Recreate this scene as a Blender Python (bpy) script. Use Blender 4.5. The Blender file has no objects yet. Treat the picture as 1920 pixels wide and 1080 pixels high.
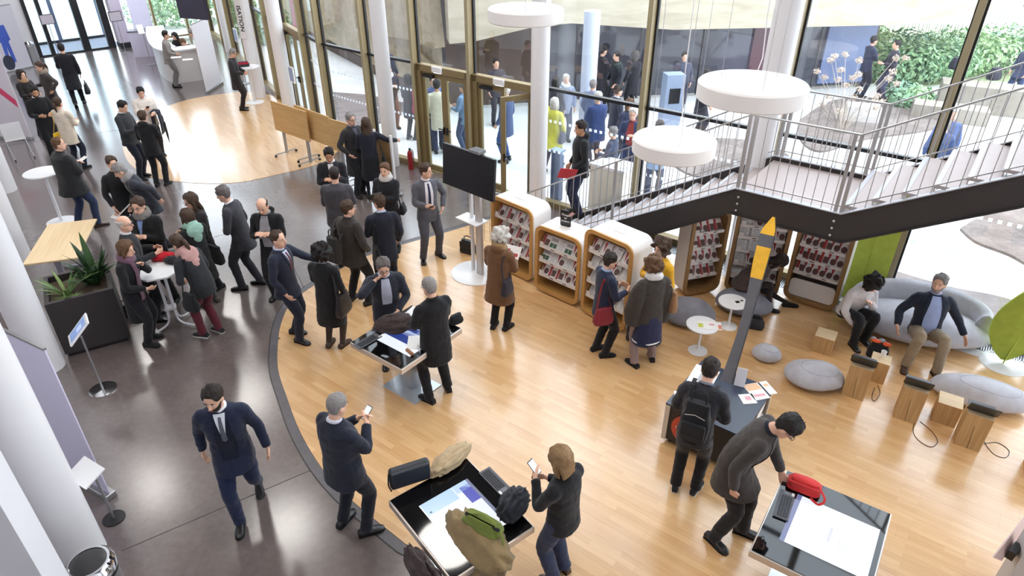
import bpy, bmesh, math, random
import numpy as np
from mathutils import Vector, Matrix, Euler, noise
from mathutils.bvhtree import BVHTree

SC = bpy.context.scene
COL = SC.collection
R = math.radians
pi = math.pi
random.seed(7)

# ------------------------------------------------------------------ camera
CAM_H, PITCH, FPX = 5.83, R(31.4), 1250.0
cd = bpy.data.cameras.new('camera')
cd.sensor_width = 36.0
cd.lens = FPX / 1920.0 * 36.0
cd.clip_start = 0.05
cam = bpy.data.objects.new('camera', cd)
cam.location = (0, 0, CAM_H)
cam.rotation_euler = (pi / 2 - PITCH, 0, 0)
COL.objects.link(cam)
SC.camera = cam

# ------------------------------------------------------------------ world, exposure
SC.view_settings.view_transform = 'Standard'
SC.view_settings.look = 'None'
SC.view_settings.gamma = 1.0
SC.view_settings.use_curve_mapping = False
SC.view_settings.exposure = 0.0
w = bpy.data.worlds.new('overcast_sky')
SC.world = w
w.use_nodes = True
nt = w.node_tree
for n in list(nt.nodes):
    nt.nodes.remove(n)
o_ = nt.nodes.new('ShaderNodeOutputWorld')
b_ = nt.nodes.new('ShaderNodeBackground')
b_.inputs[0].default_value = (0.85, 0.93, 1.0, 1)
b_.inputs[1].default_value = 5.5
nt.links.new(b_.outputs[0], o_.inputs[0])

CEIL = 10.0
LAMPS = []


def ceiling_light(x, y, size, power, color=(1, 0.96, 0.91)):
    l = bpy.data.lights.new('ceiling_lamp_light', 'AREA')
    l.shape = 'DISK'
    l.size = size
    l.energy = power
    l.color = color
    o = bpy.data.objects.new('ceiling_lamp_light', l)
    o.location = (x, y, CEIL - 0.16)
    COL.objects.link(o)
    LAMPS.append((x, y, size))
    return o


for (x_, y_) in [(-4.5, 3), (0, 2), (4.5, 1.5), (-8, 8), (-3.2, 7.2), (1.2, 6.2), (5, 4.5),
                 (-11, 14), (-6.4, 12.6), (-1.6, 10.8), (-13.5, 20), (-9.4, 18.2), (-15.5, 25), (-11.8, 23.5)]:
    ceiling_light(x_, y_, 1.5, 64 if x_ > 4 else (96 if y_ < 7 else 116))


# ------------------------------------------------------------------ helpers
def at(px, py, z=0.0):
    """world point at height z seen at this place of the 1920x1080 photograph (used to measure positions)"""
    X = (px - 960.0) / FPX
    U = -(py - 540.0) / FPX
    c, s = math.cos(PITCH), math.sin(PITCH)
    vx, vy, vz = X, c + U * s, -s + U * c
    t = (z - CAM_H) / vz
    return Vector((vx * t, vy * t, z))


def on_plane(px, py, A, d):
    """point of the vertical plane through A along d"""
    p = at(px, py, 0.0)
    o = Vector((0, 0, CAM_H))
    v = p - o
    n = Vector((-d[1], d[0]))
    t = ((A[0] - o.x) * n.x + (A[1] - o.y) * n.y) / (v.x * n.x + v.y * n.y)
    return o + v * t


def link(o, parent=None):
    COL.objects.link(o)
    if parent is not None:
        o.parent = parent
    return o


def lab(o, label, cat, group=None):
    o['label'] = label
    o['category'] = cat
    if group:
        o['group'] = group
    return o


def struct(o):
    o['kind'] = 'structure'
    return o


def empty(name, loc=(0, 0, 0), rz=0.0, label=None, cat=None, group=None, parent=None):
    o = bpy.data.objects.new(name, None)
    o.empty_display_size = 0.1
    o.location = loc
    o.rotation_euler = (0, 0, rz)
    link(o, parent)
    if label:
        lab(o, label, cat, group)
    return o


def copy_tree(o, parent=None):
    c = o.copy()
    COL.objects.link(c)
    c.parent = parent
    for ch in list(o.children):
        copy_tree(ch, c)
    return c


class MB:
    """collects simple shapes; build() links them as one mesh object"""

    def __init__(s):
        s.v, s.f, s.m = [], [], []
        s.cur = 0

    def add(s, v, f):
        k = len(s.v)
        s.v += [tuple(p) for p in v]
        for q in f:
            s.f.append([i + k for i in q])
            s.m.append(s.cur)
        return s

    def box(s, c, d, rz=0.0, M=None):
        hx, hy, hz = d[0] / 2, d[1] / 2, d[2] / 2
        p = [Vector((x, y, z)) for z in (-hz, hz) for (x, y) in ((-hx, -hy), (hx, -hy), (hx, hy), (-hx, hy))]
        if M is None:
            M = Matrix.Rotation(rz, 3, 'Z')
        p = [M @ q + Vector(c) for q in p]
        return s.add(p, [(3, 2, 1, 0), (4, 5, 6, 7), (0, 1, 5, 4), (1, 2, 6, 5), (2, 3, 7, 6), (3, 0, 4, 7)])

    def bar(s, a, b, w, h=None):
        """box beam from a to b"""
        a, b = Vector(a), Vector(b)
        d = b - a
        L = d.length
        q = d.to_track_quat('Y', 'Z').to_matrix()
        return s.box((a + b) / 2, (w, L, h if h else w), M=q)

    def prism(s, poly, z0, z1):
        n = len(poly)
        v = [(p[0], p[1], z0) for p in poly] + [(p[0], p[1], z1) for p in poly]
        f = [list(range(n - 1, -1, -1)), list(range(n, 2 * n))]
        f += [(i, (i + 1) % n, n + (i + 1) % n, n + i) for i in range(n)]
        return s.add(v, f)

    def slab(s, pts, off):
        """polygon in 3D extruded by the vector off"""
        n = len(pts)
        off = Vector(off)
        v = [Vector(p) for p in pts] + [Vector(p) + off for p in pts]
        f = [list(range(n - 1, -1, -1)), list(range(n, 2 * n))]
        f += [(i, (i + 1) % n, n + (i + 1) % n, n + i) for i in range(n)]
        return s.add(v, f)

    def tube(s, pts, rad, n=10, cap=True, up=(0, 0, 1)):
        pts = [Vector(p) for p in pts]
        m = len(pts)
        rad = rad if isinstance(rad, (list, tuple)) else [rad] * m
        v, f = [], []
        u = None
        for i in range(m):
            t = (pts[min(i + 1, m - 1)] - pts[max(i - 1, 0)]).normalized()
            if u is None:
                u = Vector(up).cross(t)
                if u.length < 1e-3:
                    u = Vector((1, 0, 0)).cross(t)
                    if u.length < 1e-3:
                        u = Vector((0, 1, 0))
            u = (u - t * u.dot(t)).normalized()
            w_ = t.cross(u)
            r = rad[i]
            rx, ry = r if isinstance(r, (list, tuple)) else (r, r)
            for k in range(n):
                a = 2 * pi * k / n
                v.append(pts[i] + u * (rx * math.cos(a)) + w_ * (ry * math.sin(a)))
        for i in range(m - 1):
            for k in range(n):
                f.append((i * n + k, i * n + (k + 1) % n, (i + 1) * n + (k + 1) % n, (i + 1) * n + k))
        if cap:
            f.append(list(range(n - 1, -1, -1)))
            f.append(list(range((m - 1) * n, m * n)))
        return s.add(v, f)

    def lathe(s, prof, n=24, c=(0, 0, 0)):
        """profile [(r,z)] turned about Z, closed with caps"""
        v, f = [], []
        m = len(prof)
        for (r, z) in prof:
            for k in range(n):
                a = 2 * pi * k / n
                v.append((c[0] + r * math.cos(a), c[1] + r * math.sin(a), c[2] + z))
        for i in range(m - 1):
            for k in range(n):
                f.append((i * n + k, i * n + (k + 1) % n, (i + 1) * n + (k + 1) % n, (i + 1) * n + k))
        f.append(list(range(n - 1, -1, -1)))
        f.append(list(range((m - 1) * n, m * n)))
        return s.add(v, f)

    def ball(s, c, r, n=12, m=8, M=None):
        rx, ry, rz = r if isinstance(r, (list, tuple)) else (r, r, r)
        v, f = [], []
        for i in range(1, m):
            t = pi * i / m
            for k in range(n):
                a = 2 * pi * k / n
                p = Vector((rx * math.sin(t) * math.cos(a), ry * math.sin(t) * math.sin(a), rz * math.cos(t)))
                if M is not None:
                    p = M @ p
                v.append(p + Vector(c))
        tp, bt = Vector((0, 0, rz)), Vector((0, 0, -rz))
        if M is not None:
            tp, bt = M @ tp, M @ bt
        v += [tp + Vector(c), bt + Vector(c)]
        for i in range(m - 2):
            for k in range(n):
                f.append((i * n + k, (i + 1) * n + k, (i + 1) * n + (k + 1) % n, i * n + (k + 1) % n))
        T, B = len(v) - 2, len(v) - 1
        for k in range(n):
            f.append((T, k, (k + 1) % n))
            f.append((B, (m - 2) * n + (k + 1) % n, (m - 2) * n + k))
        return s.add(v, f)

    def mesh(s, name):
        me = bpy.data.meshes.new(name)
        me.from_pydata(s.v, [], s.f)
        me.validate()
        return me

    def build(s, name, mat=None, parent=None, smooth=False, bevel=0.0, loc=None, rz=0.0, auto=None):
        me = s.mesh(name)
        bm = bmesh.new()
        bm.from_mesh(me)
        bmesh.ops.recalc_face_normals(bm, faces=bm.faces)
        bm.to_mesh(me)
        bm.free()
        if isinstance(mat, (list, tuple)):
            for mm in mat:
                me.materials.append(mm)
            if len(me.polygons) == len(s.m):
                me.polygons.foreach_set('material_index', s.m)
        elif mat is not None:
            me.materials.append(mat)
        if smooth:
            me.polygons.foreach_set('use_smooth', [True] * len(me.polygons))
        if auto:
            me.polygons.foreach_set('use_smooth', [True] * len(me.polygons))
            me.set_sharp_from_angle(angle=R(auto))
        o = bpy.data.objects.new(name, me)
        link(o, parent)
        if loc is not None:
            o.location = loc
        if rz:
            o.rotation_euler = (0, 0, rz)
        if bevel:
            md = o.modifiers.new('bevel', 'BEVEL')
            md.width = bevel
            md.segments = 2
            md.limit_method = 'ANGLE'
        return o


def text_mesh(body, size, mat, name, parent, M, bold=0.0, align='CENTER', space=1.0):
    if '\n' in body:
        ls = body.split('\n')
        for i, b in enumerate(ls):
            text_mesh(b, size, mat, name, parent, M @ Matrix.Translation((0, (len(ls) / 2 - 0.5 - i) * size * space, 0)), bold, align, space)
        return
    cu = bpy.data.curves.new(name, 'FONT')
    cu.body = body
    cu.size = size
    cu.align_x = align
    cu.align_y = 'CENTER'
    cu.extrude = 0.0008
    cu.offset = bold
    cu.space_line = space
    t = bpy.data.objects.new(name, cu)
    COL.objects.link(t)
    dg = bpy.context.evaluated_depsgraph_get()
    me = bpy.data.meshes.new_from_object(t.evaluated_get(dg))
    bpy.data.objects.remove(t)
    me.materials.clear()
    me.materials.append(mat)
    o = bpy.data.objects.new(name, me)
    link(o, parent)
    o.matrix_local = M
    return o


# ------------------------------------------------------------------ materials
def srgb(r, g, b):
    def f(c):
        c = c / 255.0
        return c / 12.92 if c <= 0.04045 else ((c + 0.055) / 1.055) ** 2.4
    return (f(r), f(g), f(b), 1.0)


MATS = {}


def mat(name, col, rough=0.5, metal=0.0, var=0.0, vscale=6.0, bump=0.0, bscale=30.0, spec=0.5, coat=0.0,
        stretch=None, sheen=0.0, trans=0.0):
    if name in MATS:
        return MATS[name]
    m = bpy.data.materials.new(name)
    m.use_nodes = True
    t = m.node_tree
    p = t.nodes['Principled BSDF']
    p.inputs['Base Color'].default_value = col
    p.inputs['Roughness'].default_value = rough
    p.inputs['Metallic'].default_value = metal
    p.inputs['Specular IOR Level'].default_value = spec
    if coat:
        p.inputs['Coat Weight'].default_value = coat
    if sheen:
        p.inputs['Sheen Weight'].default_value = sheen
        p.inputs['Sheen Roughness'].default_value = 0.5
    if var or bump:
        tc = t.nodes.new('ShaderNodeTexCoord')
        src = tc.outputs['Object']
        if stretch:
            mp = t.nodes.new('ShaderNodeMapping')
            mp.inputs['Scale'].default_value = stretch
            t.links.new(src, mp.inputs[0])
            src = mp.outputs[0]
    if var:
        nz = t.nodes.new('ShaderNodeTexNoise')
        nz.inputs['Scale'].default_value = vscale
        nz.inputs['Detail'].default_value = 5
        t.links.new(src, nz.inputs['Vector'])
        mx = t.nodes.new('ShaderNodeMix')
        mx.data_type = 'RGBA'
        mx.inputs[6].default_value = tuple(max(0, c * (1 - var)) for c in col[:3]) + (1,)
        mx.inputs[7].default_value = tuple(min(1, c * (1 + var)) for c in col[:3]) + (1,)
        t.links.new(nz.outputs[0], mx.inputs[0])
        t.links.new(mx.outputs[2], p.inputs['Base Color'])
    if bump:
        nb = t.nodes.new('ShaderNodeTexNoise')
        nb.inputs['Scale'].default_value = bscale
        nb.inputs['Detail'].default_value = 4
        t.links.new(src, nb.inputs['Vector'])
        bp = t.nodes.new('ShaderNodeBump')
        bp.inputs['Strength'].default_value = bump
        bp.inputs['Distance'].default_value = 0.02
        t.links.new(nb.outputs[0], bp.inputs['Height'])
        t.links.new(bp.outputs[0], p.inputs['Normal'])
    MATS[name] = m
    return m


def fabric(rgb, rough=0.9, name=None, bump=0.35, sheen=0.15):
    r, g, b = rgb
    return mat(name or 'fabric_%d_%d_%d' % (r, g, b), srgb(r, g, b), rough, var=0.22, vscale=9, bump=bump,
               bscale=16, spec=0.25, sheen=sheen)


def emit(name, col, s):
    if name in MATS:
        return MATS[name]
    m = bpy.data.materials.new(name)
    m.use_nodes = True
    p = m.node_tree.nodes['Principled BSDF']
    p.inputs['Base Color'].default_value = (0.02, 0.02, 0.02, 1)
    p.inputs['Emission Color'].default_value = col
    p.inputs['Emission Strength'].default_value = s
    p.inputs['Roughness'].default_value = 0.15
    MATS[name] = m
    return m


def glass(name, tint=(0.93, 0.97, 1.0, 1), refl=1.0, ior=1.45):
    if name in MATS:
        return MATS[name]
    m = bpy.data.materials.new(name)
    m.use_nodes = True
    t = m.node_tree
    for n in list(t.nodes):
        t.nodes.remove(n)
    out = t.nodes.new('ShaderNodeOutputMaterial')
    tr = t.nodes.new('ShaderNodeBsdfTransparent')
    tr.inputs[0].default_value = tint
    gl = t.nodes.new('ShaderNodeBsdfGlossy')
    gl.inputs['Roughness'].default_value = 0.01
    lw = t.nodes.new('ShaderNodeLayerWeight')
    lw.inputs['Blend'].default_value = 0.5
    pw = t.nodes.new('ShaderNodeMath')
    pw.operation = 'POWER'
    pw.inputs[1].default_value = 5.0
    ml = t.nodes.new('ShaderNodeMath')
    ml.operation = 'MULTIPLY_ADD'
    ml.inputs[1].default_value = 0.6
    ml.inputs[2].default_value = 0.04 * refl
    mx = t.nodes.new('ShaderNodeMixShader')
    t.links.new(lw.outputs['Facing'], pw.inputs[0])
    t.links.new(pw.outputs[0], ml.inputs[0])
    t.links.new(ml.outputs[0], mx.inputs[0])
    t.links.new(tr.outputs[0], mx.inputs[1])
    t.links.new(gl.outputs[0], mx.inputs[2])
    t.links.new(mx.outputs[0], out.inputs[0])
    MATS[name] = m
    return m


def plank_mat(name, ang, c1, c2, w_=0.0685, L=0.52, rough=0.3, mortar=0.0006, dark=0.75):
    """strip parquet laid along the direction ang"""
    m = bpy.data.materials.new(name)
    m.use_nodes = True
    t = m.node_tree
    p = t.nodes['Principled BSDF']
    g = t.nodes.new('ShaderNodeNewGeometry')
    rt = t.nodes.new('ShaderNodeVectorRotate')
    rt.rotation_type = 'Z_AXIS'
    rt.inputs['Angle'].default_value = -ang
    t.links.new(g.outputs['Position'], rt.inputs['Vector'])
    br = t.nodes.new('ShaderNodeTexBrick')
    br.offset = 0.37
    br.offset_frequency = 2
    br.inputs['Scale'].default_value = 1.0
    br.inputs['Mortar Size'].default_value = mortar
    br.inputs['Brick Width'].default_value = L
    br.inputs['Row Height'].default_value = w_
    br.inputs['Color1'].default_value = c1
    br.inputs['Color2'].default_value = c2
    br.inputs['Mortar'].default_value = tuple(c * dark for c in c1[:3]) + (1,)
    t.links.new(rt.outputs[0], br.inputs['Vector'])
    mp = t.nodes.new('ShaderNodeMapping')
    mp.inputs['Scale'].default_value = (2.0, 40.0, 1.0)
    t.links.new(rt.outputs[0], mp.inputs[0])
    nz = t.nodes.new('ShaderNodeTexNoise')
    nz.inputs['Scale'].default_value = 1.6
    nz.inputs['Detail'].default_value = 6
    t.links.new(mp.outputs[0], nz.inputs['Vector'])
    mx = t.nodes.new('ShaderNodeMix')
    mx.data_type = 'RGBA'
    mx.blend_type = 'OVERLAY'
    mx.inputs[0].default_value = 0.22
    t.links.new(br.outputs[0], mx.inputs[6])
    t.links.new(nz.outputs[0], mx.inputs[7])
    t.links.new(mx.outputs[2], p.inputs['Base Color'])
    p.inputs['Roughness'].default_value = rough
    p.inputs['Specular IOR Level'].default_value = 0.6
    if mortar < 0.01:
        p.inputs['Coat Weight'].default_value = 0.8
        p.inputs['Coat Roughness'].default_value = 0.16
        p.inputs['Coat IOR'].default_value = 1.6
    MATS[name] = m
    return m


def concrete_mat(name, c1, c2, rough=0.28):
    m = bpy.data.materials.new(name)
    m.use_nodes = True
    t = m.node_tree
    p = t.nodes['Principled BSDF']
    tc = t.nodes.new('ShaderNodeNewGeometry')
    n1 = t.nodes.new('ShaderNodeTexNoise')
    n1.inputs['Scale'].default_value = 0.9
    n1.inputs['Detail'].default_value = 8
    n1.inputs['Roughness'].default_value = 0.65
    t.links.new(tc.outputs['Position'], n1.inputs['Vector'])
    n2 = t.nodes.new('ShaderNodeTexNoise')
    n2.inputs['Scale'].default_value = 14
    n2.inputs['Detail'].default_value = 6
    t.links.new(tc.outputs['Position'], n2.inputs['Vector'])
    ad = t.nodes.new('ShaderNodeMath')
    ad.operation = 'MULTIPLY_ADD'
    ad.inputs[1].default_value = 0.35
    t.links.new(n2.outputs[0], ad.inputs[0])
    t.links.new(n1.outputs[0], ad.inputs[2])
    rp = t.nodes.new('ShaderNodeValToRGB')
    rp.color_ramp.elements[0].position = 0.42
    rp.color_ramp.elements[0].color = c1
    rp.color_ramp.elements[1].position = 0.95
    rp.color_ramp.elements[1].color = c2
    t.links.new(ad.outputs[0], rp.inputs[0])
    t.links.new(rp.outputs[0], p.inputs['Base Color'])
    mr = t.nodes.new('ShaderNodeMapRange')
    mr.inputs['To Min'].default_value = rough * 0.9
    mr.inputs['To Max'].default_value = rough * 1.15
    if rough < 0.25:
        p.inputs['Coat Weight'].default_value = 1.0
        p.inputs['Coat Roughness'].default_value = 0.18
        p.inputs['Coat IOR'].default_value = 1.5
    t.links.new(n1.outputs[0], mr.inputs[0])
    t.links.new(mr.outputs[0], p.inputs['Roughness'])
    MATS[name] = m
    return m


def wood_mat(name, c1, c2, rough=0.45, axis=2, scale=1.0):
    """solid timber with grain along an object axis"""
    m = bpy.data.materials.new(name)
    m.use_nodes = True
    t = m.node_tree
    p = t.nodes['Principled BSDF']
    tc = t.nodes.new('ShaderNodeTexCoord')
    mp = t.nodes.new('ShaderNodeMapping')
    s = [28 * scale] * 3
    s[axis] = 1.6 * scale
    mp.inputs['Scale'].default_value = s
    t.links.new(tc.outputs['Object'], mp.inputs[0])
    nz = t.nodes.new('ShaderNodeTexNoise')
    nz.inputs['Scale'].default_value = 1.3
    nz.inputs['Detail'].default_value = 5
    nz.inputs['Distortion'].default_value = 0.6
    t.links.new(mp.outputs[0], nz.inputs['Vector'])
    rp = t.nodes.new('ShaderNodeValToRGB')
    rp.color_ramp.elements[0].position = 0.3
    rp.color_ramp.elements[0].color = c1
    rp.color_ramp.elements[1].position = 0.72
    rp.color_ramp.elements[1].color = c2
    t.links.new(nz.outputs[0], rp.inputs[0])
    t.links.new(rp.outputs[0], p.inputs['Base Color'])
    p.inputs['Roughness'].default_value = rough
    MATS[name] = m
    return m


WHITE = mat('white_paint', srgb(232, 230, 232), 0.45, var=0.03, vscale=3)
WHITE_GLOSS = mat('white_lacquer', srgb(238, 238, 240), 0.22, var=0.02, vscale=3)
PLASTER = mat('white_plaster', srgb(222, 220, 224), 0.7, var=0.04, vscale=2, bump=0.05, bscale=60)
GREYP = mat('grey_panel', srgb(150, 146, 158), 0.6, var=0.05, vscale=2)
BRONZE = mat('bronze_aluminium', srgb(138, 120, 84), 0.42, 0.25, var=0.10, vscale=3, stretch=(4, 4, 0.5))
BRONZE_L = mat('bronze_aluminium_pale', srgb(166, 154, 122), 0.4, 0.25, var=0.08, vscale=3)
BLACK = mat('black_metal', srgb(24, 24, 27), 0.4, var=0.1)
GASKET = mat('black_rubber', srgb(30, 30, 34), 0.6, var=0.1)
STEEL_DK = mat('dark_steel', srgb(58, 54, 54), 0.42, 0.25, var=0.15, vscale=1.5)
STEEL = mat('brushed_steel', srgb(170, 170, 172), 0.32, 0.85, var=0.08, vscale=8)
RAIL = mat('galvanised_rail', srgb(178, 176, 176), 0.35, 0.6, var=0.08, vscale=10)
CHROME = mat('chrome', srgb(215, 215, 218), 0.08, 1.0, var=0.03)
GLASS = glass('facade_glass', tint=(0.97, 0.985, 1.0, 1), refl=2.0)
GLASS_D = glass('door_glass', tint=(0.9, 0.95, 0.97, 1))
BLKGLOSS = mat('black_glass', srgb(10, 10, 12), 0.04, spec=0.6, var=0.05)
BLKMATTE = mat('black_laminate', srgb(34, 34, 38), 0.3, var=0.08, vscale=4)
PAPER = mat('paper', srgb(238, 236, 234), 0.6, var=0.03)
# ------------------------------------------------------------------ frame of the glass facade
FA = Vector((-2.89, 15.69))
FB = Vector((7.24, 8.01))
FD = (FB - FA).normalized()
FNV = Vector((-FD.y, FD.x))          # points out of the hall
FANG = math.atan2(FD.y, FD.x)


def fac(s, n, z=0.0):
    """point in facade coordinates: s along it, n outwards"""
    q = FA + FD * s + FNV * n
    return Vector((q.x, q.y, z))


MAIN_S = [1.0, 2.6, 4.3, 6.57, 8.92, 11.06, 13.2, 15.4, 17.6]
NODES = [Vector((-13.4, 31.4)), Vector((-12.0, 29.2)), Vector((-10.75, 27.0)), Vector((-9.5, 24.9)), Vector((-8.35, 22.85)), Vector((-7.25, 21.0)),
         Vector((-6.5, 20.0)), Vector((-5.42, 18.3)), Vector((-4.67, 17.1)), Vector((-3.36, 16.0))]
NODES += [fac(s, 0).to_2d() for s in MAIN_S]
N_MAIN = 10       # index of the first node on the straight part

# floor ----------------------------------------------------------------
CONC = concrete_mat('polished_concrete', srgb(88, 78, 76), srgb(122, 110, 107), 0.2)
CONC_DK = concrete_mat('concrete_edge_band', srgb(82, 78, 82), srgb(104, 100, 104), 0.3)
PARQ = plank_mat('beech_parquet', FANG, srgb(226, 184, 132), srgb(211, 164, 111))
PARQ2 = plank_mat('beech_parquet_far', R(-56), srgb(224, 182, 132), srgb(208, 162, 110))

inner = [(p.x, p.y) for p in NODES]
hall = inner + [(19, -3), (19, -6), (-9, -6), (-9.0, 2.6), (-24, 23.2), (-19.6, 25.45)]
m_ = MB()
m_.prism(hall, -0.3, 0.0)
floor = struct(m_.build('floor', CONC))


def clip_convex(subject, clip):
    out = list(subject)
    n = len(clip)
    for i in range(n):
        a, b = clip[i], clip[(i + 1) % n]
        ex, ey = b[0] - a[0], b[1] - a[1]
        inp, out = out, []
        if not inp:
            break
        def side(p):
            return ex * (p[1] - a[1]) - ey * (p[0] - a[0])
        for j in range(len(inp)):
            p, q = inp[j - 1], inp[j]
            sp, sq = side(p), side(q)
            if sq >= 0:
                if sp < 0:
                    t = sp / (sp - sq)
                    out.append((p[0] + (q[0] - p[0]) * t, p[1] + (q[1] - p[1]) * t))
                out.append(q)
            elif sp >= 0:
                t = sp / (sp - sq)
                out.append((p[0] + (q[0] - p[0]) * t, p[1] + (q[1] - p[1]) * t))
    return out


def catmull(pts, k=6):
    res = []
    n = len(pts)
    for i in range(n - 1):
        p0, p1, p2, p3 = pts[max(i - 1, 0)], pts[i], pts[i + 1], pts[min(i + 2, n - 1)]
        for j in range(k):
            t = j / k
            res.append(tuple(0.5 * ((2 * p1[c]) + (-p0[c] + p2[c]) * t + (2 * p0[c] - 5 * p1[c] + 4 * p2[c] - p3[c]) * t * t
                                    + (-p0[c] + 3 * p1[c] - 3 * p2[c] + p3[c]) * t ** 3) for c in range(len(p1))))
    res.append(tuple(pts[-1]))
    return res


edge_px = [(1010, 386), (930, 408), (840, 435), (755, 459), (677, 485), (606, 525), (550, 565), (528, 605), (521, 650), (522, 695), (538, 745),
           (562, 808), (600, 873), (645, 925), (695, 968), (760, 1020), (835, 1083)]
edge_w = [tuple(at(a, b)[:2]) for a, b in edge_px]
edge_w.append((edge_w[-1][0] + 1.6, edge_w[-1][1] - 2.6))
edge_s = catmull(edge_w, 5)
big_isl = edge_s + [(12.5, -2.0)] + [tuple(fac(15.2, -0.62)[:2]), tuple(fac(5.0, -0.62)[:2])]

# boards of the parquet, one object each (children of the floor)
bw, bl = 0.206, 2.3
cnt = 0
c0 = fac(0, 0)
e1, e2 = FD, -FNV
rnd = random.Random(3)
board_list = []
for j in range(-2, 70):
    off = rnd.random() * bl
    for i in range(-3, 10):
        s0 = i * bl + off
        n0 = j * bw
        q = []
        for (a, b) in ((s0 + 0.0004, n0 + 0.0005), (s0 + bl - 0.0004, n0 + 0.0005), (s0 + bl - 0.0004, n0 + bw - 0.0005), (s0 + 0.0004, n0 + bw - 0.0005)):
            p = FA + e1 * a + e2 * b
            q.append((p.x, p.y))
        ar = sum(q[k][0] * q[(k + 1) % 4][1] - q[(k + 1) % 4][0] * q[k][1] for k in range(4))
        if ar < 0:
            q.reverse()
        pl = clip_convex(big_isl, q)
        if len(pl) < 3:
            continue
        area = abs(sum(pl[k][0] * pl[(k + 1) % len(pl)][1] - pl[(k + 1) % len(pl)][0] * pl[k][1] for k in range(len(pl)))) / 2
        if area < 0.004:
            continue
        cx = sum(p[0] for p in pl) / len(pl)
        cy = sum(p[1] for p in pl) / len(pl)
        board_list.append((cx * cx + cy * cy, pl))
board_list.sort(key=lambda t: t[0])


def in_view(x, y, mx=60):
    c, s = math.cos(PITCH), math.sin(PITCH)
    d = y * c + CAM_H * s
    if d < 0.2:
        return False
    u = 960 + FPX * x / d
    v_ = 540 - FPX * (y * s - CAM_H * c) / d
    return -mx < u < 1920 + mx and -mx < v_ < 1080 + mx


nb_ = 0
rest = MB()
for dist, pl in board_list:
    vis = any(in_view(p[0], p[1]) for p in pl)
    if vis and nb_ < 298:
        h = 0.0060 + rnd.random() * 0.0004
        b = MB().prism(pl, -0.002, h).build('board', PARQ, floor)
        nb_ += 1
    else:
        rest.prism(pl, -0.002, 0.0062)
o = rest.build('boards', PARQ, floor)
o['kind'] = 'stuff'


def band(poly, w0, w1):
    """strip beside an open polyline, to its right"""
    L, Rr = [], []
    n = len(poly)
    for i in range(n):
        a = Vector(poly[max(i - 1, 0)])
        b = Vector(poly[min(i + 1, n - 1)])
        t = (b - a).normalized()
        nn = Vector((t.y, -t.x))
        p = Vector(poly[i])
        L.append(tuple(p + nn * w0))
        Rr.append(tuple(p + nn * w1))
    return L + Rr[::-1]


def band_mesh(poly, w0, w1, z0, z1, name, mt, parent):
    n = len(poly)
    q = band(poly, w0, w1)
    m = MB()
    a, b = q[:n], q[n:][::-1]
    for i in range(n - 1):
        m.prism([a[i], a[i + 1], b[i + 1], b[i]], z0, z1)
    return m.build(name, mt, parent)


struct(band_mesh(edge_s, 0.006, 0.115, -0.02, 0.0045, 'trim_1', CONC_DK, None))
struct(band_mesh(edge_s, 0.115, 0.125, -0.02, 0.0055, 'trim_2', BLACK, None))

isl2 = [(229, 262), (232, 285), (243, 307), (270, 327), (312, 338), (380, 344), (449, 342), (518, 328), (590, 310), (625, 292), (640, 262),
        (600, 225), (560, 196), (505, 178), (460, 173), (426, 175), (357, 186), (310, 201), (262, 224), (237, 243), (229, 262)]
isl2_w = catmull([tuple(at(a, b)[:2]) for a, b in isl2], 4)
m_ = MB().prism(isl2_w[:-1], -0.02, 0.006)
m_.build('parquet_island', PARQ2, floor)
struct(band_mesh(isl2_w[::-1], 0.004, 0.07, -0.02, 0.0045, 'trim_3', CONC_DK, None))

# saw-cut joints of the concrete
jm = MB()
for (a, b) in [((228, 1033), (598, 875)), ((100, 520), (420, 440)), ((0, 275), (250, 240)), ((155, 110), (240, 175)), ((200, 125), (300, 200)), ((540, 480), (580, 560))]:
    A_, B_ = at(*a), at(*b)
    jm.bar((A_.x, A_.y, 0.0006), (B_.x, B_.y, 0.0006), 0.008, 0.002)
jm.build('floor_joint', mat('joint_filler', srgb(58, 55, 56), 0.7, var=0.1), floor)

# ceiling and outer walls ----------------------------------------------------
m_ = MB().prism(hall, CEIL, CEIL + 0.3)
ceiling = struct(m_.build('ceiling', mat('ceiling_grey', srgb(104, 100, 98), 0.85, var=0.05)))
lampm = emit('lamp_diffuser', (1, 0.94, 0.86, 1), 6.0)
LAMP_AT = ['waste bin', 'near gallery edge', 'right gallery edge', 'planter', 'walking man', 'information cart', 'stone sofa', 'left columns', 'signing group', 'television', 'pink striped panel', 'far parquet island', 'entrance doors', 'reception desk']
for (x_, y_, s_), la_ in zip(LAMPS, LAMP_AT):
    r_ = empty('ceiling_lamp', (x_, y_, CEIL), label='round flush ceiling lamp above the ' + la_, cat='lamp', group='round ceiling lamps')
    MB().lathe([(s_ / 2 + 0.08, -0.12), (s_ / 2 + 0.08, 0.0), (s_ / 2 + 0.02, 0.0), (s_ / 2 + 0.02, -0.12)], 32).build('housing', WHITE, r_, smooth=False)


def wall_seg(name, a, b, z0, z1, th, mt):
    a, b = Vector(a), Vector(b)
    d = (b - a).normalized()
    n = Vector((d.y, -d.x)) * th
    return struct(MB().prism([tuple(a), tuple(b), tuple(b + n), tuple(a + n)], z0, z1).build(name, mt))


wall_seg('wall_left', (-9.0, 2.6), (-24, 23.2), 0, CEIL, -0.25, PLASTER)
wall_seg('wall_rear', (-9, -6), (19, -6), 0, CEIL, 0.25, PLASTER)
wall_seg('wall_left_near', (-9, -6), (-9, 2.6), 0, CEIL, -0.25, PLASTER)
wall_seg('wall_right', (19, -6), (19, -3), 0, CEIL, 0.25, PLASTER)

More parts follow.
